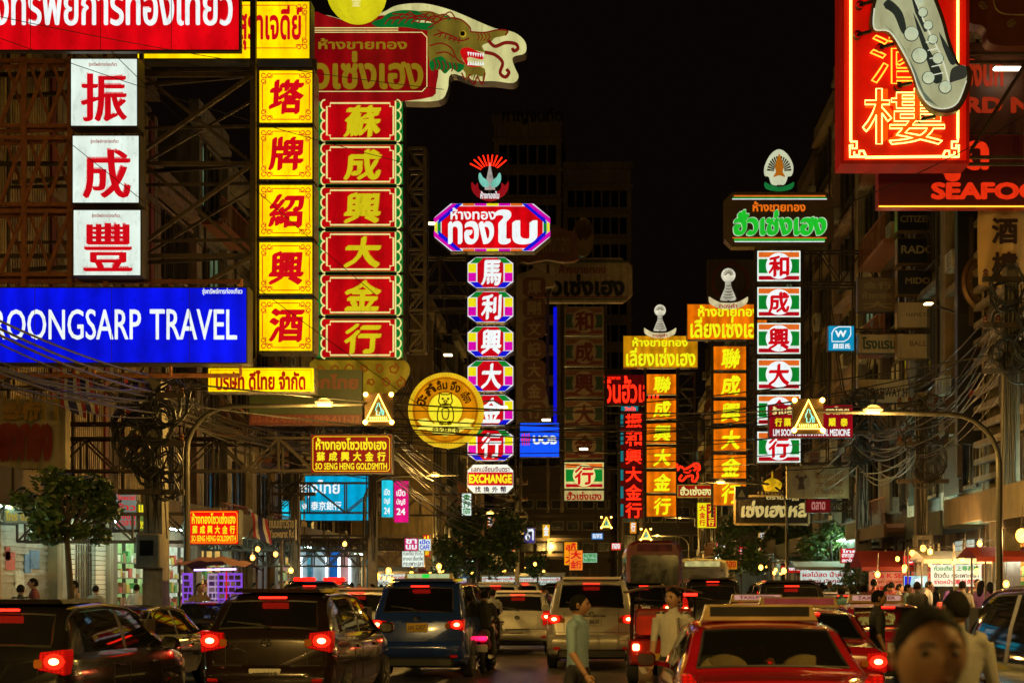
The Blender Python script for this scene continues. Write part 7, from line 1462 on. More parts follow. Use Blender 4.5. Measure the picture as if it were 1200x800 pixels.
# ------------------------------------------------------------------ people
SKIN = mat('skin', (.30, .16, .09), .5, 0, .12, 8); HAIR = mat('black_hair', (.008, .007, .006), .85, 0, .4, 40, .5, stretch=(1, 1, .15), spec=.12); TROU = [mat('dark_trousers', (.018, .017, .02), .8), mat('denim_trousers', (.04, .06, .13), .8), mat('khaki_trousers', (.12, .09, .055), .8)]
SHIRTS = {n: mat('shirt_'+n, c, .8, 0, .25, 7, .9, stretch=(1, 1, .4)) for n, c in dict(white=(.40, .38, .36), pale_blue=(.19, .29, .38), black=(.02, .02, .02), maroon=(.14, .02, .03), grey=(.2, .19, .18), teal=(.06, .16, .2), violet=(.2, .07, .24), tan=(.3, .2, .12), pink=(.45, .14, .16)).items()}
SHOE = mat('shoe_leather', (.02, .015, .012), .4)
def head_mb(c, r, yaw, pitch=0):
    """head with face: brow, eye sockets, nose, lips, chin, ears. faces -y before yaw. c = centre, r = half height"""
    mb = MB(); n, m = 28, 22; vs = []
    def g(a, b, s): return math.exp(-(a*a+b*b)/(s*s))
    for i in range(m+1):
        th = math.pi*i/m
        for k in range(n):
            ph = 2*math.pi*k/n; x, y, z = math.sin(th)*math.sin(ph), -math.sin(th)*math.cos(ph), math.cos(th)
            sx, sy = .70, .86
            if z < 0: sx *= 1-.32*(-z)**1.6; sy *= 1-.12*(-z)
            X, Y_, Z = x*sx, y*sy, z
            if y < 0:
                f = -y
                Y_ -= .17*g(x*1.0, z+.10, .17)*f+.07*g(x, z-.12, .13)*f          # nose, bridge
                Y_ += .10*(g(x-.36, z-.08, .17)+g(x+.36, z-.08, .17))*f          # sockets
                Y_ -= .05*(g(x-.34, z-.25, .2)+g(x+.34, z-.25, .2))              # brow
                Y_ -= .06*g(x*.7, z+.42, .13)*f                                  # lips
                Y_ += .05*g(x*.6, z+.58, .1)*f
                Y_ -= .09*g(x, z+.8, .22)                                        # chin
                Y_ -= .03*(g(x-.5, z+.12, .25)+g(x+.5, z+.12, .25))              # cheeks
            vs.append((X*r, Y_*r, Z*r))
    mb.add(vs, [(i*n+k, (i+1)*n+k, (i+1)*n+(k+1) % n, i*n+(k+1) % n) for i in range(m) for k in range(n)])
    for s in (-1, 1):
        mb.lathe([(.01, -.05*r), (.15*r, -.04*r), (.22*r, .03*r), (.16*r, .05*r), (.1*r, .0), (.01, .01)], (s*.70*r, .08*r, .0), 12, 'x', .8, 1.25)
    def face(name_mats): pass
    ey = MB()
    for s in (-1, 1): ey.sphere((s*.265*r, -.735*r, .085*r), .10*r, 10, 8, (1.25, .7, .75))
    br = MB()
    for s in (-1, 1): br.tube([(s*.12*r, -.86*r, .24*r), (s*.28*r, -.85*r, .28*r), (s*.44*r, -.74*r, .22*r)], [.03*r, .045*r, .02*r], 6)
    lp = MB(); lp.tube([(-.24*r, -.755*r, -.44*r), (-.1*r, -.835*r, -.415*r), (0, -.845*r, -.425*r), (.1*r, -.835*r, -.415*r), (.24*r, -.755*r, -.44*r)], [.015*r, .045*r, .045*r, .045*r, .015*r], 6)
    hr = MB(); vs = []
    for i in range(12):
        for k in range(n):
            ph = 2*math.pi*k/n; front = max(0, math.cos(ph))
            lim = math.pi*(.64-.385*front**.6); th = lim*i/11
            q = 1.022+.01*math.sin(ph*9+i); x, y, z = math.sin(th)*math.sin(ph), -math.sin(th)*math.cos(ph), math.cos(th)
            sx, sy = .72, .88
            if z < 0: sx *= 1-.2*(-z)
            vs.append((x*sx*q*r, y*sy*q*r+.01*r, z*q*r+.005*r))
    hr.add(vs, [(i*n+k, (i+1)*n+k, (i+1)*n+(k+1) % n, i*n+(k+1) % n) for i in range(11) for k in range(n)])
    b = len(hr.v); hr.add([(x*.9, y*.9, z*.9) for x, y, z in vs], [(i*n+(k+1) % n, (i+1)*n+(k+1) % n, (i+1)*n+k, i*n+k) for i in range(11) for k in range(n)])
    hr.f += [(11*n+(k+1) % n, 11*n+k, b+11*n+k, b+11*n+(k+1) % n) for k in range(n)]; hr.m += [0]*n
    M = Matrix.Translation(c) @ Matrix.Rotation(yaw, 4, 'Z') @ Matrix.Rotation(pitch, 4, 'X')
    for q in (mb, ey, br, lp, hr): q.v = [tuple(M @ Vector(v)) for v in q.v]
    return mb, ey, br, lp, hr
def hand(mb, wrist, d, side, s=1.):
    """palm, four curled fingers of unequal length and a thumb"""
    d = Vector(d).normalized(); u = Vector((side, 0, 0)); u = (u-d*u.dot(d)).normalized(); w = Vector(wrist); f = d.cross(u).normalized()
    if f.y > 0: f = -f
    mb.tube([w, w+d*.035*s, w+d*.085*s], [.026*s, .036*s, .032*s], 8)
    for k, L in enumerate((.065, .075, .07, .055)):
        a = w+d*.08*s+f*(.027-.018*k)*s; mb.tube([a, a+d*L*.5*s, a+d*L*.85*s-u*.015*s, a+d*L*s-u*.03*s], [.0095*s, .009*s, .008*s, .006*s], 6)
    a = w+d*.03*s+f*.03*s; mb.tube([a, a+d*.03*s+f*.022*s-u*.005, a+d*.058*s+f*.022*s-u*.012], [.012*s, .011*s, .008*s], 6)
def person(x, Y, label, shirt='white', trousers=0, h=1.68, yaw=0., head_yaw=0., pose='stand', group=None, z0=0., sleeve=.5, hair='short', vox=.016, build=1., seat=.5, name='person'):
    """one fused figure; faces -y (towards the viewer) at yaw 0. pose: stand, walk, sit"""
    t = thing(name, label, 'person', (0, 0, 0), group); k = h/1.68; mb = MB(); B = build; J = []
    hip = .90*k; dz = 0
    if pose == 'sit': dz = seat-hip+.06; 
    def T(*p): return (p[0]*k, p[1]*k, p[2]*k+dz)
    def limb(pts, rs, kind): 
        mb.tube(pts, rs, 12)
        for a, b in zip(pts, pts[1:]): J.append((Vector(a), Vector(b), kind))
    # torso
    prof = [(.90, .155, .115), (.98, .15, .11), (1.08, .145, .105), (1.2, .16, .115), (1.3, .175, .115), (1.37, .16, .1), (1.42, .085, .075)]
    n = 16; vs = []
    for z, a, b in prof: vs += [(a*B*k*math.cos(q*2*math.pi/n), b*B*k*math.sin(q*2*math.pi/n), z*k+dz) for q in range(n)]
    mb.add(vs, [(i*n+q, i*n+(q+1) % n, (i+1)*n+(q+1) % n, (i+1)*n+q) for i in range(len(prof)-1) for q in range(n)]+[tuple(range(n))[::-1], tuple((len(prof)-1)*n+q for q in range(n))])
    J.append((Vector(T(0, 0, .97)), Vector(T(0, 0, 1.38)), 'shirt'))
    limb([T(0, .005, 1.40), T(0, -.005, 1.5)], [.06*k, .052*k], 'skin')
    hands = MB(); shoes = MB()
    for s in (-1, 1):
        sw = (.10 if pose == 'walk' else .02)*s
        sh = T(s*.185*B, 0, 1.355); el = T(s*.235*B, .03+sw*.6, 1.09); wr = T(s*.235*B, -.05+sw*1.4, .86)
        if pose == 'sit': el = T(s*.23, -.06, 1.1); wr = T(s*.14, -.27, 1.02)
        limb([T(s*.11*B, 0, 1.37), sh], [.075*k, .062*k], 'shirt'); limb([sh, Vector(sh).lerp(Vector(el), sleeve+.15), el], [.06*k*B, .048*k, .042*k], 'shirt' if sleeve >= .5 else 'arm'); limb([el, wr], [.042*k, .028*k], 'shirt' if sleeve > .9 else 'skin')
        hand(hands, wr, Vector(wr)-Vector(el), -s, k)
        hp = T(s*.09, 0, .9); st = .16*s if pose == 'walk' else 0
        if pose == 'sit': kn = T(s*.11, -.42, .88); an = T(s*.12, -.40, .88-seat/k-.0+.1)
        else: kn = T(s*.10, -.02-st*.7, .49); an = T(s*.105, st*.9, .09)
        limb([hp, Vector(hp).lerp(Vector(kn), .5), kn], [.095*k*B, .082*k*B, .062*k], 'leg'); limb([kn, Vector(kn).lerp(Vector(an), .4), an], [.06*k, .058*k, .042*k], 'leg')
        a = Vector(an); shoes.tube([a+Vector((0, .06, -.05))*k, a+Vector((0, .0, -.04))*k, a+Vector((s*.01, -.1, -.055))*k, a+Vector((s*.015, -.18, -.065))*k], [.035*k, .045*k, .042*k, .025*k], 8)
    me = bpy.data.meshes.new('tmp'); me.from_pydata(mb.v, [], mb.f); ob = bpy.data.objects.new('tmp', me); COL.objects.link(ob)
    r = ob.modifiers.new('r', 'REMESH'); r.mode = 'VOXEL'; r.voxel_size = vox*k; r.use_smooth_shade = True
    sm = ob.modifiers.new('s', 'SMOOTH'); sm.iterations = 4; sm.factor = .5
    m2 = bpy.data.meshes.new_from_object(ob.evaluated_get(bpy.context.evaluated_depsgraph_get())); bpy.data.objects.remove(ob); bpy.data.meshes.remove(me)
    out = MB(); out.v = [tuple(v.co) for v in m2.vertices]; out.f = [tuple(p.vertices) for p in m2.polygons]
    cen = np.array([p.center for p in m2.polygons]); best = np.full(len(cen), 1e9); kd = np.zeros(len(cen), int); code = {'skin': 0, 'shirt': 1, 'leg': 2, 'arm': 0}
    for a, b, kk in J:
        a_, b_ = np.array(a), np.array(b); ab = b_-a_; tt = np.clip(((cen-a_)@ab)/max(ab@ab, 1e-9), 0, 1); d = np.linalg.norm(cen-(a_+tt[:, None]*ab), axis=1)-(.11*k if kk == 'shirt' and a[0] == 0 else .05*k)
        u = d < best; best[u] = d[u]; kd[u] = code[kk]
    kd[(kd == 2) & (cen[:, 2] > .96*k+dz)] = 1; kd[(kd == 1) & (cen[:, 2] < .93*k+dz) & (np.abs(cen[:, 0]) < .17*k)] = 2
    out.m = [int(q) for q in kd]
    def clean(c): return c
    c = Vector(T(0, -.02, 1.575)); r_ = .118*k; hb, ey, br, lp, hr = head_mb(c, r_, head_yaw)
    for q, mi in ((hb, 0), (hands, 0), (shoes, 3), (ey, 4), (br, 4), (lp, 5)): out.mat(mi).add(q.v, q.f)
    o = out.build('body', [SKIN, SHIRTS[shirt], TROU[trousers], SHOE, mat('dark_eye', (.015, .012, .01), .2), mat('lip_skin', (.22, .08, .06), .5)], t, True, angle=60)
    if vox <= .014:      # cropped strands standing off the scalp
        rr = random.Random(int(x*100)); base = [Vector(v) for v in hr.v[:12*28]]
        for q in range(2600):
            v = base[rr.randrange(len(base))]; p = v+Vector((rr.gauss(0, .008), rr.gauss(0, .008), rr.gauss(0, .008))); nn = (p-c).normalized(); p = c+nn*(v-c).length
            dn = (nn*.25+Vector((rr.gauss(0, .4), rr.gauss(0, .4), -.45+rr.gauss(0, .3)))).normalized()*rr.uniform(.005, .011); w = nn.cross(dn).normalized()*.0012
            hr.add([p-w-nn*.004, p+w-nn*.004, p+dn], [(0, 1, 2)])
    hr.build('hair', HAIR, t, True)
    if hair == 'long':
        mb = MB(); mb.tube([c+Vector((0, .05*k, .04*k)), c+Vector((0, .085*k, -.09*k)), c+Vector((0, .08*k, -.24*k)), c+Vector((0, .07*k, -.34*k))], [.07*k, .085*k, .075*k, .03*k], 10); mb.build('hair', HAIR, t, True)
    bpy.data.meshes.remove(m2)
    t.location = (x, Y, z0); t.rotation_euler.z = yaw
    return t
PI = math.pi
person(XX(1086, 3.25), 3.25, 'man closest to the viewer at the bottom edge, short black hair', 'black', 0, 1.70, .0, .05, vox=.01, build=1.1)
person(XX(1121, 9.1), 9.1, 'man seen from behind in a grey shirt beside the black wagon', 'grey', 0, 1.71, PI, 0.2, vox=.012)
p = person(XX(789, 15.7), 15.7, 'uniformed officer in a white shirt with dark shoulder straps beside the nearest taxi', 'white', 0, 1.72, -.35, -.25, vox=.012)
mb = MB()
for s in (-1, 1): mb.rbox((s*.15-.055, -.05, 1.435), (s*.15+.055, .05, 1.46), .02);
mb.build('shoulder_strap', TROU[0], p); mb = MB(); mb.tube([(.1, -.12, 1.4), (.13, -.135, 1.2), (.12, -.13, 1.0)], .012, 6); mb.build('lanyard', SHOE, p)
person(XX(677, 14.2), 14.2, 'person in a pale blue shirt and dark trousers crossing before the silver off-roader', 'pale_blue', 0, 1.66, 1.2, .3, 'walk', vox=.014)
person(XX(1028, 19), 19, 'man in a dark shirt seen in profile between the taxis', 'black', 1, 1.69, 1.5, .1)
person(XX(986, 30.5), 30.5, 'man in a teal blue shirt with his back turned by the right kerb', 'teal', 1, 1.74, PI-.3, .2, group='people by the right kerb'); person(XX(1000, 31), 31, 'man in a white shirt standing close behind the teal shirt', 'white', 0, 1.74, PI+.4, 0, group='people by the right kerb'); person(XX(1020, 27.5), 28.2, 'tall man in a maroon shirt looking away beside the shrub', 'maroon', 0, 1.8, PI-.6, .1, group='people by the right kerb')
R2 = random.Random(5); LOOK = ('white', 'grey', 'violet', 'tan', 'pink', 'black', 'pale_blue', 'maroon')
WHO = {'white': 'white shirt', 'grey': 'grey shirt', 'violet': 'violet shirt', 'tan': 'tan shirt', 'pink': 'pink shirt', 'black': 'black shirt', 'pale_blue': 'pale blue shirt', 'maroon': 'maroon shirt'}
proto = {s: person(0, -80-i, 'person', s, i % 3, 1.66+.02*(i % 4), 0, 0, 'walk' if i % 3 == 0 else 'stand', vox=.024, hair='long' if i in (2, 4) else 'short') for i, s in enumerate(LOOK)}
used = set()
def crowd(px, Y, s, where, face, z=.15, grp='people at the stalls'):
    o = proto[s] if s not in used else copy_tree(proto[s]); used.add(s)
    o.location = (XX(px, Y), Y, z); o.rotation_euler.z = face; relabel(o, f'{WHO[s]} person {where}', grp); k = R2.uniform(.96, 1.04); o.scale = (k, k, k)
for a in ((1075, 31, 'black', 'with back turned at the red awning stall', PI), (1150, 34, 'violet', 'bending over the menu stall', 2.4), (1160, 34.5, 'pink', 'right of the menu stall', 2.8), (1145, 36, 'tan', 'at the end of the menu stall', .3), (1128, 32, 'grey', 'behind the grey shirted man at the menu stall', PI), (1170, 38, 'white', 'under the bulbs by the pole', .4), (1062, 40, 'white', 'serving under the red awning', 0.1), (1045, 38, 'maroon', 'between shrub and red awning', PI), (972, 47, 'pale_blue', 'near the bright far right shop', .3), (965, 52, 'tan', 'near the dark tree on the right', PI)): crowd(a[0], a[1], a[2], a[3], a[4])
for a in ((24, 29, 'black', 'before the first shutter on the left'), (40, 30.5, 'maroon', 'before the second shutter on the left'), (88, 33, 'tan', 'between the tiled piers'), (112, 34, 'grey', 'left of the pale green shop'), (160, 36.5, 'white', 'in the doorway of the pale green shop'), (372, 47, 'pink', 'before the lit bank front'), (405, 49, 'black', 'in front of the bank machine'), (421, 47, 'tan', 'right of the bank machine'), (447, 56, 'grey', 'at the first market stall'), (459, 58, 'violet', 'at the second market stall'), (478, 60, 'black', 'walking past the market stalls'), (492, 62, 'white', 'among the far market stalls'), (505, 66, 'maroon', 'at the far end of the market stalls')): crowd(a[0], a[1], a[2], a[3], R2.choice((0, PI, 1.3, -1.2)), .15, 'people on the left pavement')
for i in range(14): crowd(1010+i*13+R2.uniform(-5, 5), R2.uniform(33, 50), LOOK[(i*5+2) % 8], 'in the crowd around the right food stalls', R2.choice((0, PI, 1.4, -1.4, 2.5)), .15, 'crowd around the right food stalls')
for i in range(10): crowd(300+i*19+R2.uniform(-6, 6), R2.uniform(46, 62), LOOK[(i*3) % 8], 'in the crowd on the left pavement before the bank', R2.choice((0, PI, 1.4, -1.4)), .15, 'crowd on the left pavement before the bank')
for i, (px, Y) in enumerate(((565, 47), (520, 50), (528, 48), (640, 48), (535, 58))): crowd(px, Y, LOOK[(i*3+1) % 8], ('walking between the far cars by the white car', 'walking by the market stalls kerb', 'stepping off the kerb near the dark hatchback', 'crossing ahead of the silver hatchback', 'crossing under the street tree')[i], R2.choice((0, PI, 1.5)), 0, 'people among the far cars')
person(XX(565, 27), 27.55, 'rider in a black top on the pink lit motorcycle', 'black', 0, 1.66, PI, 0, 'sit', None, 0, vox=.02, seat=.84)
person(XX(575, 34), 34.5, 'rider in a grey top on the farther motorcycle', 'grey', 0, 1.66, PI, 0, 'sit', None, 0, vox=.024, seat=.84)
person(XX(234, 30.4), 30.4, 'smiling vendor with dark hair inside the purple lit stall', 'tan', 0, 1.66, .5, .2, vox=.02, z0=.15)

# ------------------------------------------------------------------ stalls, awnings, bulbs
def stall(x, Y, w, d, h, label, canopy, panel, lines, tm, roofc=None, lampz=None, tilt=.25, name='market_stall', goods=True):
    t = thing(name, label, 'market stall', (x, Y, .15)); x0, x1 = x-w/2, x+w/2; z = .15
    mb = MB()
    for a in (x0+.05, x1-.05):
        for b in (Y+.05, Y+d-.05): mb.tube([(a, b, z), (a, b, h)], .025, 6)
    mb.build('post', M_POLE, t)
    mb = MB(); ov = .25; mb.add([(x0-ov, Y-ov, h), (x1+ov, Y-ov, h), (x1+ov, Y+d/2, h+tilt), (x0-ov, Y+d/2, h+tilt), (x1+ov, Y+d+ov, h), (x0-ov, Y+d+ov, h), (x0-ov, Y-ov, h-.12), (x1+ov, Y-ov, h-.12)], [(0, 1, 2, 3), (3, 2, 4, 5), (6, 7, 1, 0)]); mb.build('canopy', canopy, t)
    mb = MB(); mb.rbox((x0, Y+.1, z+.3), (x1, Y+d-.1, z+.8), .03); mb.box((x0-.05, Y+.02, z+.801), (x1+.05, Y+d-.05, z+.84)); mb.build('counter', mat('steel_counter', (.4, .4, .38), .3, .8, .2, 4), t)
    if panel:
        b = MB(); b.box((x0, Y-.06, h-.75), (x1, Y-.02, h-.14)); b = b.build('menu_panel', panel, t); n = len(lines)
        for i, (s_, m_) in enumerate(lines):
            hh = .56/n; q = MB(); letter_mb(q, s_, x0+.08, h-.72+(n-1-i)*hh+hh*.12, x1-.08, h-.72+(n-i)*hh-hh*.1, Y-.065, .03, 'small'); q.build('lettering', m_, b)
    mb = MB(); mb.tube([(x0+.1, Y+.1, h-.06), (x1-.1, Y+.1, h-.06)], .025, 6); mb.build('tube_lamp', M_TUBE2, t)
    if goods:
        mb = MB(); rr = random.Random(int(x*10+Y)); u = x0+.1
        while u < x1-.25:
            w_ = rr.uniform(.12, .28); mb.mat(rr.randrange(4)); hh = rr.uniform(.08, .35); mb.lathe([(w_*.5, 0), (w_*.55, hh*.5), (w_*.4, hh), (.01, hh*1.05)], (u+w_/2, Y+.25+rr.random()*.2, z+.845), 10); u += w_+.03
        o = mb.build('goods', [mat('goods_red', (.4, .05, .04), .5), mat('goods_yellow', (.5, .36, .06), .5), mat('goods_green', (.06, .3, .09), .5), mat('goods_white', (.6, .6, .55), .5)], t); o['kind'] = 'stuff'
    return t
C_RED = mat('canvas_red', (.3, .03, .02), .7, 0, .2, 2, dirt=.2); C_WHT = mat('canvas_white', (.5, .48, .42), .7, 0, .15, 2); C_GRN = mat('canvas_green', (.05, .16, .08), .7); C_BLU = mat('canvas_blue', (.05, .12, .3), .7)
MENU = em('menu_white', (200, 215, 205), .95, .15, True, 2); MENUW = em('menu_warm', (220, 170, 110), .9, .2, True, 2)
stall(XX(1120, 38), 38, 1.4, 1.3, ZZ(655, 38), 'food stall with a bright white menu panel of green and red characters', C_WHT, MENU, [('ก๋วยเตี๋ยว 上等燕窩', P_GREEN), ('ข้าวต้ม กระเพาะปลา', T_BLACK), ('ราดหน้า 潮州魚翅', P_RED)], None)
stall(XX(1060, 40), 40.5, 1.9, 1.5, ZZ(664, 40.5), 'food stall with a red awning and pale seafood banner beside the menu stall', C_RED, em('banner_pale', (205, 120, 80), .8, .25), [('T & K SEAFOOD', P_RED), ('กุ้งเผา ปูผัดผงกะหรี่ หอยทอด', T_DRED), ('海鮮 ต้มยำ ปลาเผา', T_DRED)], None, tilt=.5)
t = sign('shop_sign', 'small red sign with a white smile curve above the red awning stall', 1067, 662, 40.2); b = light_box(t, 'light_box', 1058, 650.5, 1077, 662, 40.2, em('smile_red', (210, 20, 20), 1, .1), .15, rim=.3); mb = MB(); mb.tube([P(x, z, 40.17) for x, z in spline([(1063,656),(1066,658.5),(1070,657.5),(1073,653)], 4)], .02, 5); mb.build('smile_curve', T_WHT, b); MB().bar(P(1067, 662, 40.3), P(1067, 690, 40.3), .05).build('post', M_STEEL, t)
t = sign('poster_screen', 'bright blue and white picture panel hanging between the two food stalls', 1073, 688, 39.4, cat='screen'); b = light_box(t, 'light_box', 1059, 674, 1087, 688, 39.4, em('screen_cyan', (150, 205, 225), 1, .3, True, 5), .1, rim=.4); polyplate(b, 'blue_patch', [(1060,675),(1068,675),(1066,687),(1060,687)], 39.4, P_BLUE); polyplate(b, 'white_patch', [(1072,678),(1082,677),(1083,685),(1073,686)], 39.4, T_WHT); MB().bar(P(1073, 690, 39.5), P(1073, 674, 39.5), .05).build('post', M_STEEL, t)
stall(XX(975, 56), 56, 2.6, 1.8, ZZ(664, 56), 'bright white lit shop stall under the bushy green tree', C_WHT, MENU, [('ผลไม้สด น้ำผลไม้ปั่น', P_RED), ('ทุเรียน มังคุด มะม่วง', T_DRED)], None)
stall(XX(1190, 32.5), 32.5, 1.5, 1.3, ZZ(652, 32.5), 'dark red canopy stall at the right edge hung with warm bulbs', C_RED, None, [], None)
SP = [(454, 70, C_WHT, 'bright market stall nearest the bank', 'ข้าวเหนียวมะม่วง'), (468, 77, C_RED, 'second bright market stall with a red canopy', 'น้ำทับทิม'), (482, 84, C_GRN, 'third market stall with a green canopy', 'เกาลัด'), (497, 91, C_WHT, 'fourth market stall under the menu board', 'ลูกชิ้น'), (512, 100, C_RED, 'far market stall with an orange red canopy', 'ปลาหมึก'), (530, 111, C_BLU, 'farthest market stall before the street tree', 'น้ำผลไม้')]
for px, Y, c, lab, s_ in SP: stall(XX(px, Y), Y, 2.3, 1.6, 2.5, lab, c, MENU if c is not C_RED else MENUW, [(s_+' อร่อย', P_RED), ('อาหารจานเดียว กาแฟ ชาเย็น', T_BLACK)], None)
for px, Y, lab in ((610, 118, 'tiny far stall by the road end with white light'), (640, 112, 'tiny far stall with lamps near the orange boards'), (585, 104, 'tiny far stall below the street tree')): stall(XX(px, Y), Y, 2.6, 1.8, 2.6, lab, C_WHT, MENU, [('อาหารตามสั่ง', P_RED), ('ข้าวมันไก่ ผัดไทย', T_BLACK)], None)
# purple lit stall cart at the left kerb
x, Y = XX(248, 31), 31.0
t = thing('vendor_cart', 'vendor cart with a drooping dark red canopy and purple lit panels of small pictures', 'vendor cart', (x, Y, 0))
w = 1.45; x0, x1 = x-w/2, x+w/2
mb = MB(); n = 10; vs = []
for j in range(4):
    for i in range(n+1): vs.append((x0-.12+(w+.24)*i/n, Y-.35+j*.6, 2.3+.16*math.sin(math.pi*i/n)-.22*abs(j-1.3)*.5+.03*math.sin(i*2.1+j)))
mb.add(vs, [(j*(n+1)+i, j*(n+1)+i+1, (j+1)*(n+1)+i+1, (j+1)*(n+1)+i) for j in range(3) for i in range(n)]); mb.build('canopy', mat('dark_red_canvas', (.12, .03, .025), .75, 0, .3, 3, dirt=.3), t, True)
mb = MB()
for a in (x0, x1):
    for b in (Y, Y+1.2): mb.tube([(a, b, .3), (a, b, 2.25)], .025, 6)
mb.build('post', M_POLE, t); mb = MB(); mb.rbox((x0, Y+.05, .35), (x1, Y+1.15, .95), .04); mb.build('cart_body', mat('cart_steel', (.3, .28, .28), .4, .6), t)
VIO = em('violet_panel', (150, 84, 235), 1., .35, True, 3)
for a, b, yy in ((x0+.85, x1, Y+.02), (x0+.05, x0+.28, Y+.02), (x0+.3, x0+.82, Y+1.15)):
    q = MB().box((a, yy, 1.0), (b, yy+.04, 2.05)).build('picture_panel', VIO if yy < Y+.5 else em('violet_back', (190, 160, 200), .8, .3, True, 4), t); mb = MB(); rr = random.Random(3)
    for i in range(7):
        zz = 1.06+i*.14; u = a+.04
        while u < b-.07: v = rr.uniform(.05, .14); mb.mat(rr.randrange(3)).box((u, yy-.006, zz), (min(u+v, b-.02), yy-.001, zz+.1)); u += v+.025
    mb.build('small_picture', [mat('card_violet', (.12, .05, .3), .5), mat('card_white', (.5, .46, .5), .5), mat('card_dark', (.06, .04, .1), .5)], q)
mb = MB(); mb.tube([(x0+.3, Y+.1, 2.12), (x1-.2, Y+.1, 2.14)], .02, 6); mb.build('tube_lamp', em('violet_tube', (205, 150, 255), 6), t)
for s in (-1, 1): wheel(t, x+s*.55, Y+.6, .3, s)
mb = MB(); mb.tube([(x+.35, Y-.05, 1.0), (x+.35, Y-.05, 2.1)], .015, 6); mb.build('red_stick', em('red_stick', (220, 20, 30), 1, 0, False), t)
# bank front lights
t = thing('bank_entrance', 'bright bank entrance with white and blue door panels, shutter and lit columns', 'bank entrance', P(400, 690, 69))
mb = MB(); mb.box((XX(352, 69), 69, .15), (XX(385, 69), 69.2, 4.0)); mb.mat(1).box((XX(386, 69), 69.02, .15), (XX(398, 69), 69.2, 4.0)); mb.mat(2).box((XX(399, 69), 69.04, .15), (XX(408, 69), 69.2, 4.0)); b = mb.build('wall_panel', [em('bank_white_wall', (170, 190, 200), .75, .4, True, 1), em('bank_blue_door', (20, 90, 170), .8, .3), em('bank_pink_wall', (200, 150, 150), .7, .4)], t)
for px in (353, 383, 397.5, 410): MB().box((XX(px, 69)-.05, 68.9, .3), (XX(px, 69)+.05, 68.98, 3.3)).build('light_strip', em('bank_strip', (225, 245, 255), 5), t)
mb = MB()
for k in range(30): mb.box((XX(411, 69), 69.03+.02*(k % 2), .2+k*.11), (XX(421, 69), 69.2, .2+k*.11+.1))
mb.build('roller_shutter', M_SHUT, t); mb = MB(); mb.box((XX(350, 69), 68.0, 4.0), (XX(432, 69), 69.3, 3.8)); mb.build('canopy', M_CAB, t)
MB().box((XX(423, 69), 69, .15), (XX(436, 69), 69.2, 3.2)).build('lit_window', em('bank_warm_window', (220, 190, 130), .9, .5, True, 4), t)
# bulbs
def bulb(px, py, Y, lab, grp, r=.06, light=0, post=True):
    t = thing('bulb_lamp', lab, 'lamp', P(px, py, Y), grp); c = P(px, py, Y); MB().sphere(c, r, 10, 8, (1, 1, 1.2)).build('bulb', BULB, t, True)
    mb = MB(); mb.tube([(c[0], c[1], c[2]+r), (c[0], c[1], c[2]+r+.09)], .025, 6); mb.tube([(c[0], c[1], c[2]+r+.08), (c[0]+.02, c[1], c[2]+r+.5)], .008, 4); mb.build('socket', M_BLK, t)
    if light:
        l = bpy.data.lights.new('bulb_light', 'POINT'); l.energy = light*2.6; l.color = (1, .54, .16); l.shadow_soft_size = .08; lo = bpy.data.objects.new('bulb_light', l); COL.objects.link(lo); lo.location = (0, -.12, -.02); lo.parent = t
G1 = 'bare bulbs over the right food stalls'
for px, py, Y, lab, li in ((1090, 646, 37, 'bare warm bulb above the red awning stall', 60), (1130.5, 647.5, 36.5, 'bare warm bulb left of a pair over the menu stall', 60), (1148, 636.5, 37, 'highest bare bulb on the wire over the menu stall', 50), (1154, 646, 36.2, 'bare bulb right of the pair over the menu stall', 50), (1060, 664.5, 38.5, 'bare bulb before the seafood banner', 20), (1179, 684, 31.5, 'low bare bulb in the right edge stall', 25), (909, 667.5, 62, 'lone bulb under the wide dark tree', 30)): bulb(px, py, Y, lab, G1, .07, li)
bulb(1197, 627, 30.5, 'big glaring bulb at the right edge', G1, .13, 110)
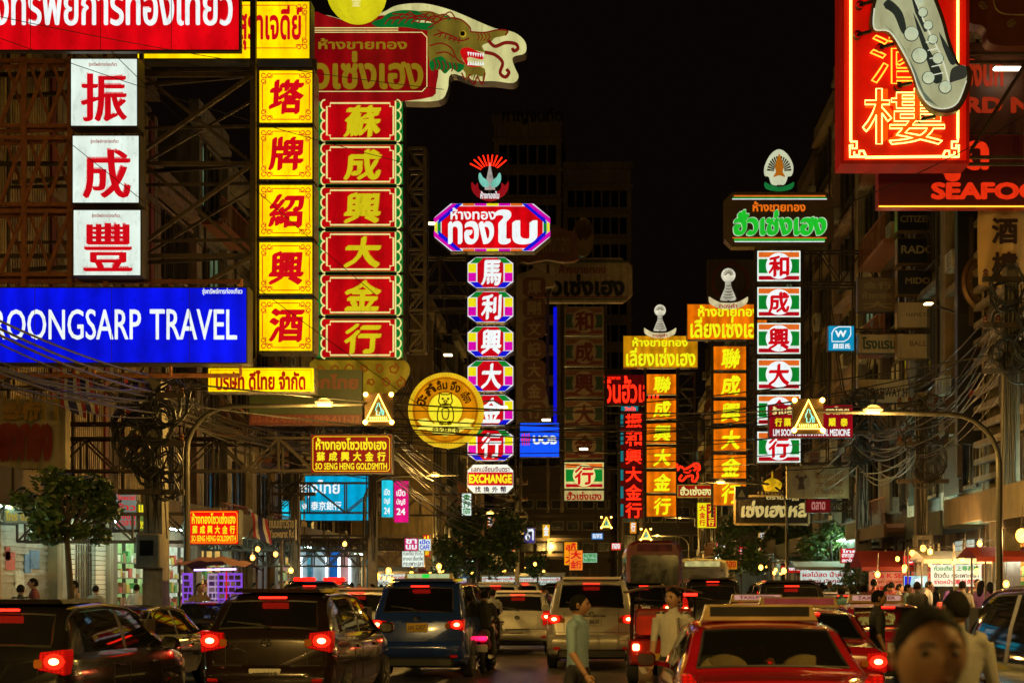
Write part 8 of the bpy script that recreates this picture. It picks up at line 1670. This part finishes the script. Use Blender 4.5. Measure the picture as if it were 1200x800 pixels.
rb_ = random.Random(8)
for i in range(16): bulb(1030+i*10.5+rb_.uniform(-3, 3), 652+rb_.uniform(-14, 22), rb_.uniform(35, 46), 'one of the many warm bulbs strung among the right food stalls', 'warm bulbs strung among the right stalls', rb_.uniform(.045, .08), 40 if i % 3 == 0 else 0)
G2 = 'bare bulbs over the left stalls'
for px, py, Y, lab, li in ((296, 653, 40, 'bare warm bulb right of the purple lit cart', 60), (341, 668, 42, 'lower warm bulb between cart and bank', 30), (302, 643, 43, 'dim high bulb above the cart', 0), (323, 649, 44, 'dim bulb left of the bank', 0), (404, 637, 46.5, 'small white lamp under the bank canopy', 20)): bulb(px, py, Y, lab, G2, .07, li)
rr = random.Random(21)
for i in range(46):      # the glitter of lamps along the left stalls and far down the road
    if i < 26: px, Y = 440+rr.random()*85, rr.uniform(55, 85); py = 662+rr.random()*18
    elif i < 38: px, Y = 545+rr.random()*110, rr.uniform(85, 115); py = 657+rr.random()*14
    else: px, Y = 880+rr.random()*70, rr.uniform(60, 85); py = 660+rr.random()*12
    bulb(px, py, Y, ('one of the many small lamps of the left market stalls' if i < 26 else 'one of the tiny lamps far down the road' if i < 38 else 'one of the small lamps along the far right shops'), ('lamps of the left market stalls', 'tiny lamps far down the road', 'lamps along the far right shops')[0 if i < 26 else 1 if i < 38 else 2], rr.uniform(.06, .12), 22 if i % 3 == 0 else 0)
bulb(1017, 626, 47, 'dark red round lantern on the pole beside the small red sign', 'lanterns', .001)
# wire posts for the bulbs
for px, Y in ((1064, 38), (1118, 37), (1163, 36.5)):
    o = MB().tube([P(px, 640, Y), (XX(px, Y), Y, .15)], .025, 6).build('bulb_post', M_POLE, None, origin=(XX(px, Y), Y, .15)); tag(o, 'thin metal post holding the bulb wire '+('left of the red awning', 'before the menu stall', 'right of the menu stall')[(1064, 1118, 1163).index(px)], 'post')
cable(P(1064, 640, 38), P(1163, 632, 36.5), .1, .01); relabel(list(COL.objects)[-1], 'thin wire carrying the bare bulbs over the menu stall', 'bulb wires')
